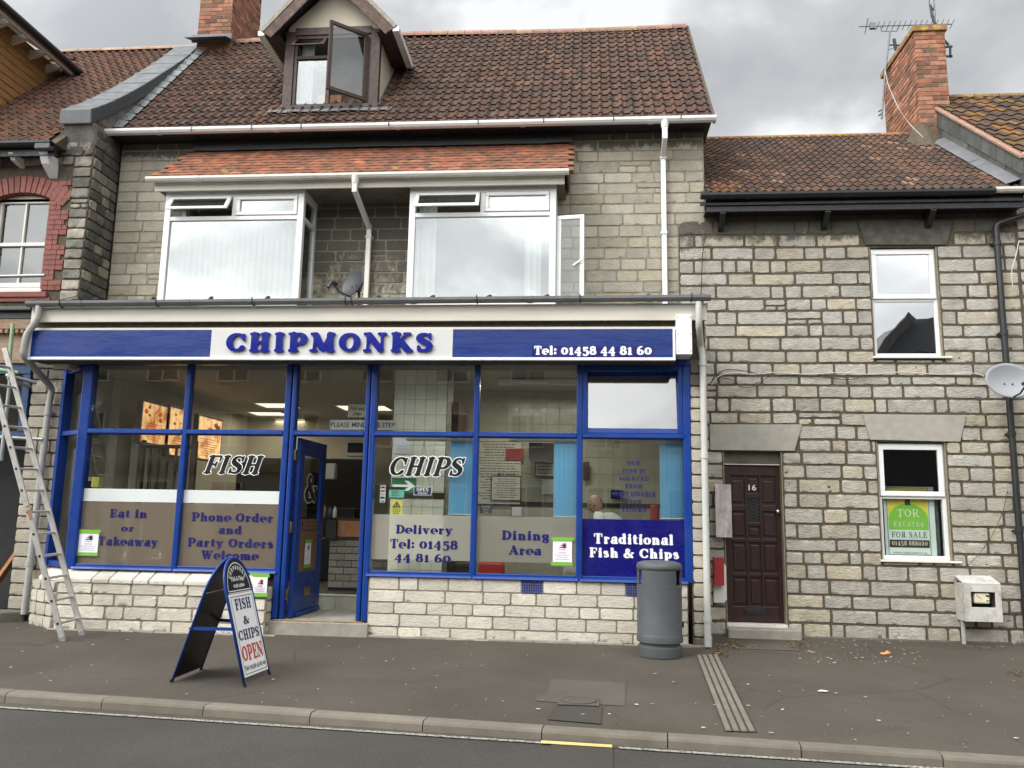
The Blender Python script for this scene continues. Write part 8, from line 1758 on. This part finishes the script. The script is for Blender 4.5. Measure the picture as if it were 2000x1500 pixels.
ch = thing('dining_chair', (hip.x, hip.y, FI), 'dark chair under the seated bald person', 'chair'); mb = MB(); zc_ = hip.z-.14; mb.box(hip.x-.2, hip.x+.2, hip.y-.2, hip.y+.2, zc_-.04, zc_); build('seat', mb, m_['wood_dark'], ch, bevel=.01)
for a, b in ((-.17, -.17), (.17, -.17), (-.17, .17), (.17, .17)): mb = MB(); mb.tube([(hip.x+a, hip.y+b, FI), (hip.x+a, hip.y+b, zc_-.04)], .016, 8); build('leg', mb, m_['wood_dark'], ch)
mb = MB(); mb.box(hip.x+.17, hip.x+.20, hip.y-.2, hip.y+.2, zc_, zc_+.42); build('backrest', mb, m_['wood_dark'], ch, bevel=.01)
# ================================================================ ACROSS THE STREET (seen only as reflections)
OY = -21.0
op_ = thing('opposite_terrace', (-4, OY, 0), 'drab rendered terrace across the street, mirrored in the shop glass', 'building')
mb = MB(); mb.box(-30, 8.2, OY-6, OY, -.3, 8.6); build('wall', mb, mat('drab_render', (.42, .38, .29), .9, var=.12, vs=.6), op_)
mb = MB(); mb.prism([(-30, OY+.3, 8.5), (-30, OY-6.3, 8.5), (-30, OY-3, 10.2)], (38.2, 0, 0)); build('roof', mb, m_['slate'], op_)
mb = MB(); mb.box(-30, 8.2, OY, OY+.25, -.3, .6); mb.box(-30, 8.2, OY, OY+.12, 2.9, 3.25); build('band', mb, m_['mortar_buff'], op_)
for row, (z0, z1) in enumerate(((1.0, 2.6), (3.9, 5.2), (6.3, 7.6))):
    for k in range(13):
        x = -28+k*2.8; f_ = frame('window', x, x+1.3, z0, z1, OY+.0, m_['upvc_aged'], op_, .08, .05); mb = MB(); mb.box(x+.62, x+.68, OY+.0, OY+.045, z0+.08, z1-.08); build('mullion', mb, m_['upvc_aged'], f_, tuple(-Vector(f_.location))); mb = MB(); mb.box(x+.08, x+1.22, OY+.005, OY+.012, z0+.08, z1-.08); build('glass', mb, m_['black_inside'], f_, tuple(-Vector(f_.location)))
p = P(1775, 622, .09); r_ = Vector(ray(1775, 622)).normalized(); rf_ = Vector((r_.x, -r_.y, r_.z)); t = (OY+.5-p.y)/rf_.y; ga = p+rf_*t
gh_ = thing('opposite_gable_house', (ga.x, OY, 0), 'dark gabled house across the street, mirrored in the upstairs window', 'building')
p2 = P(1717, 690, .09); r2 = Vector(ray(1717, 690)).normalized(); t = (OY+.5-p2.y)/(-r2.y); gb = p2+Vector((r2.x, -r2.y, r2.z))*t; sl_ = (ga.z-gb.z)/(ga.x-gb.x)
ez = gb.z-2.2; xl_ = gb.x-(gb.z-ez)/sl_; xr_ = ga.x+14
mb = MB(); mb.box(xl_+.8, xr_-.5, OY-8, OY-.3, -.3, ez+.2); build('wall', mb, mat('dark_render', (.12, .12, .125), .9), gh_)
mb = MB(); mb.prism([(xl_, OY+.5, ez), (ga.x, OY+.5, ga.z), (ga.x+5, OY+.5, ga.z+.15), (xr_, OY+.5, ga.z+.3), (xr_, OY+.5, ez)], (0, -8, 0)); build('roof', mb, mat('grey_slate', (.10, .105, .115), .7), gh_)
mb = MB(); mb.prism([(xl_+2.2, OY+.52, ez), (ga.x+.2, OY+.52, ga.z-1.3), (xr_, OY+.52, ga.z-2.2), (xr_, OY+.52, ez)], (0, .3, 0)); build('gable_front', mb, m_['plastic_black'], gh_)
mb = MB()
for s_ in (0, 1): mb.bar((xl_-.2, OY+.7, ez-.1), (ga.x, OY+.7, ga.z+.05), .3, .35, (0, 0, 1)) if s_ == 0 else None
build('barge_board', mb, m_['slate'], gh_)
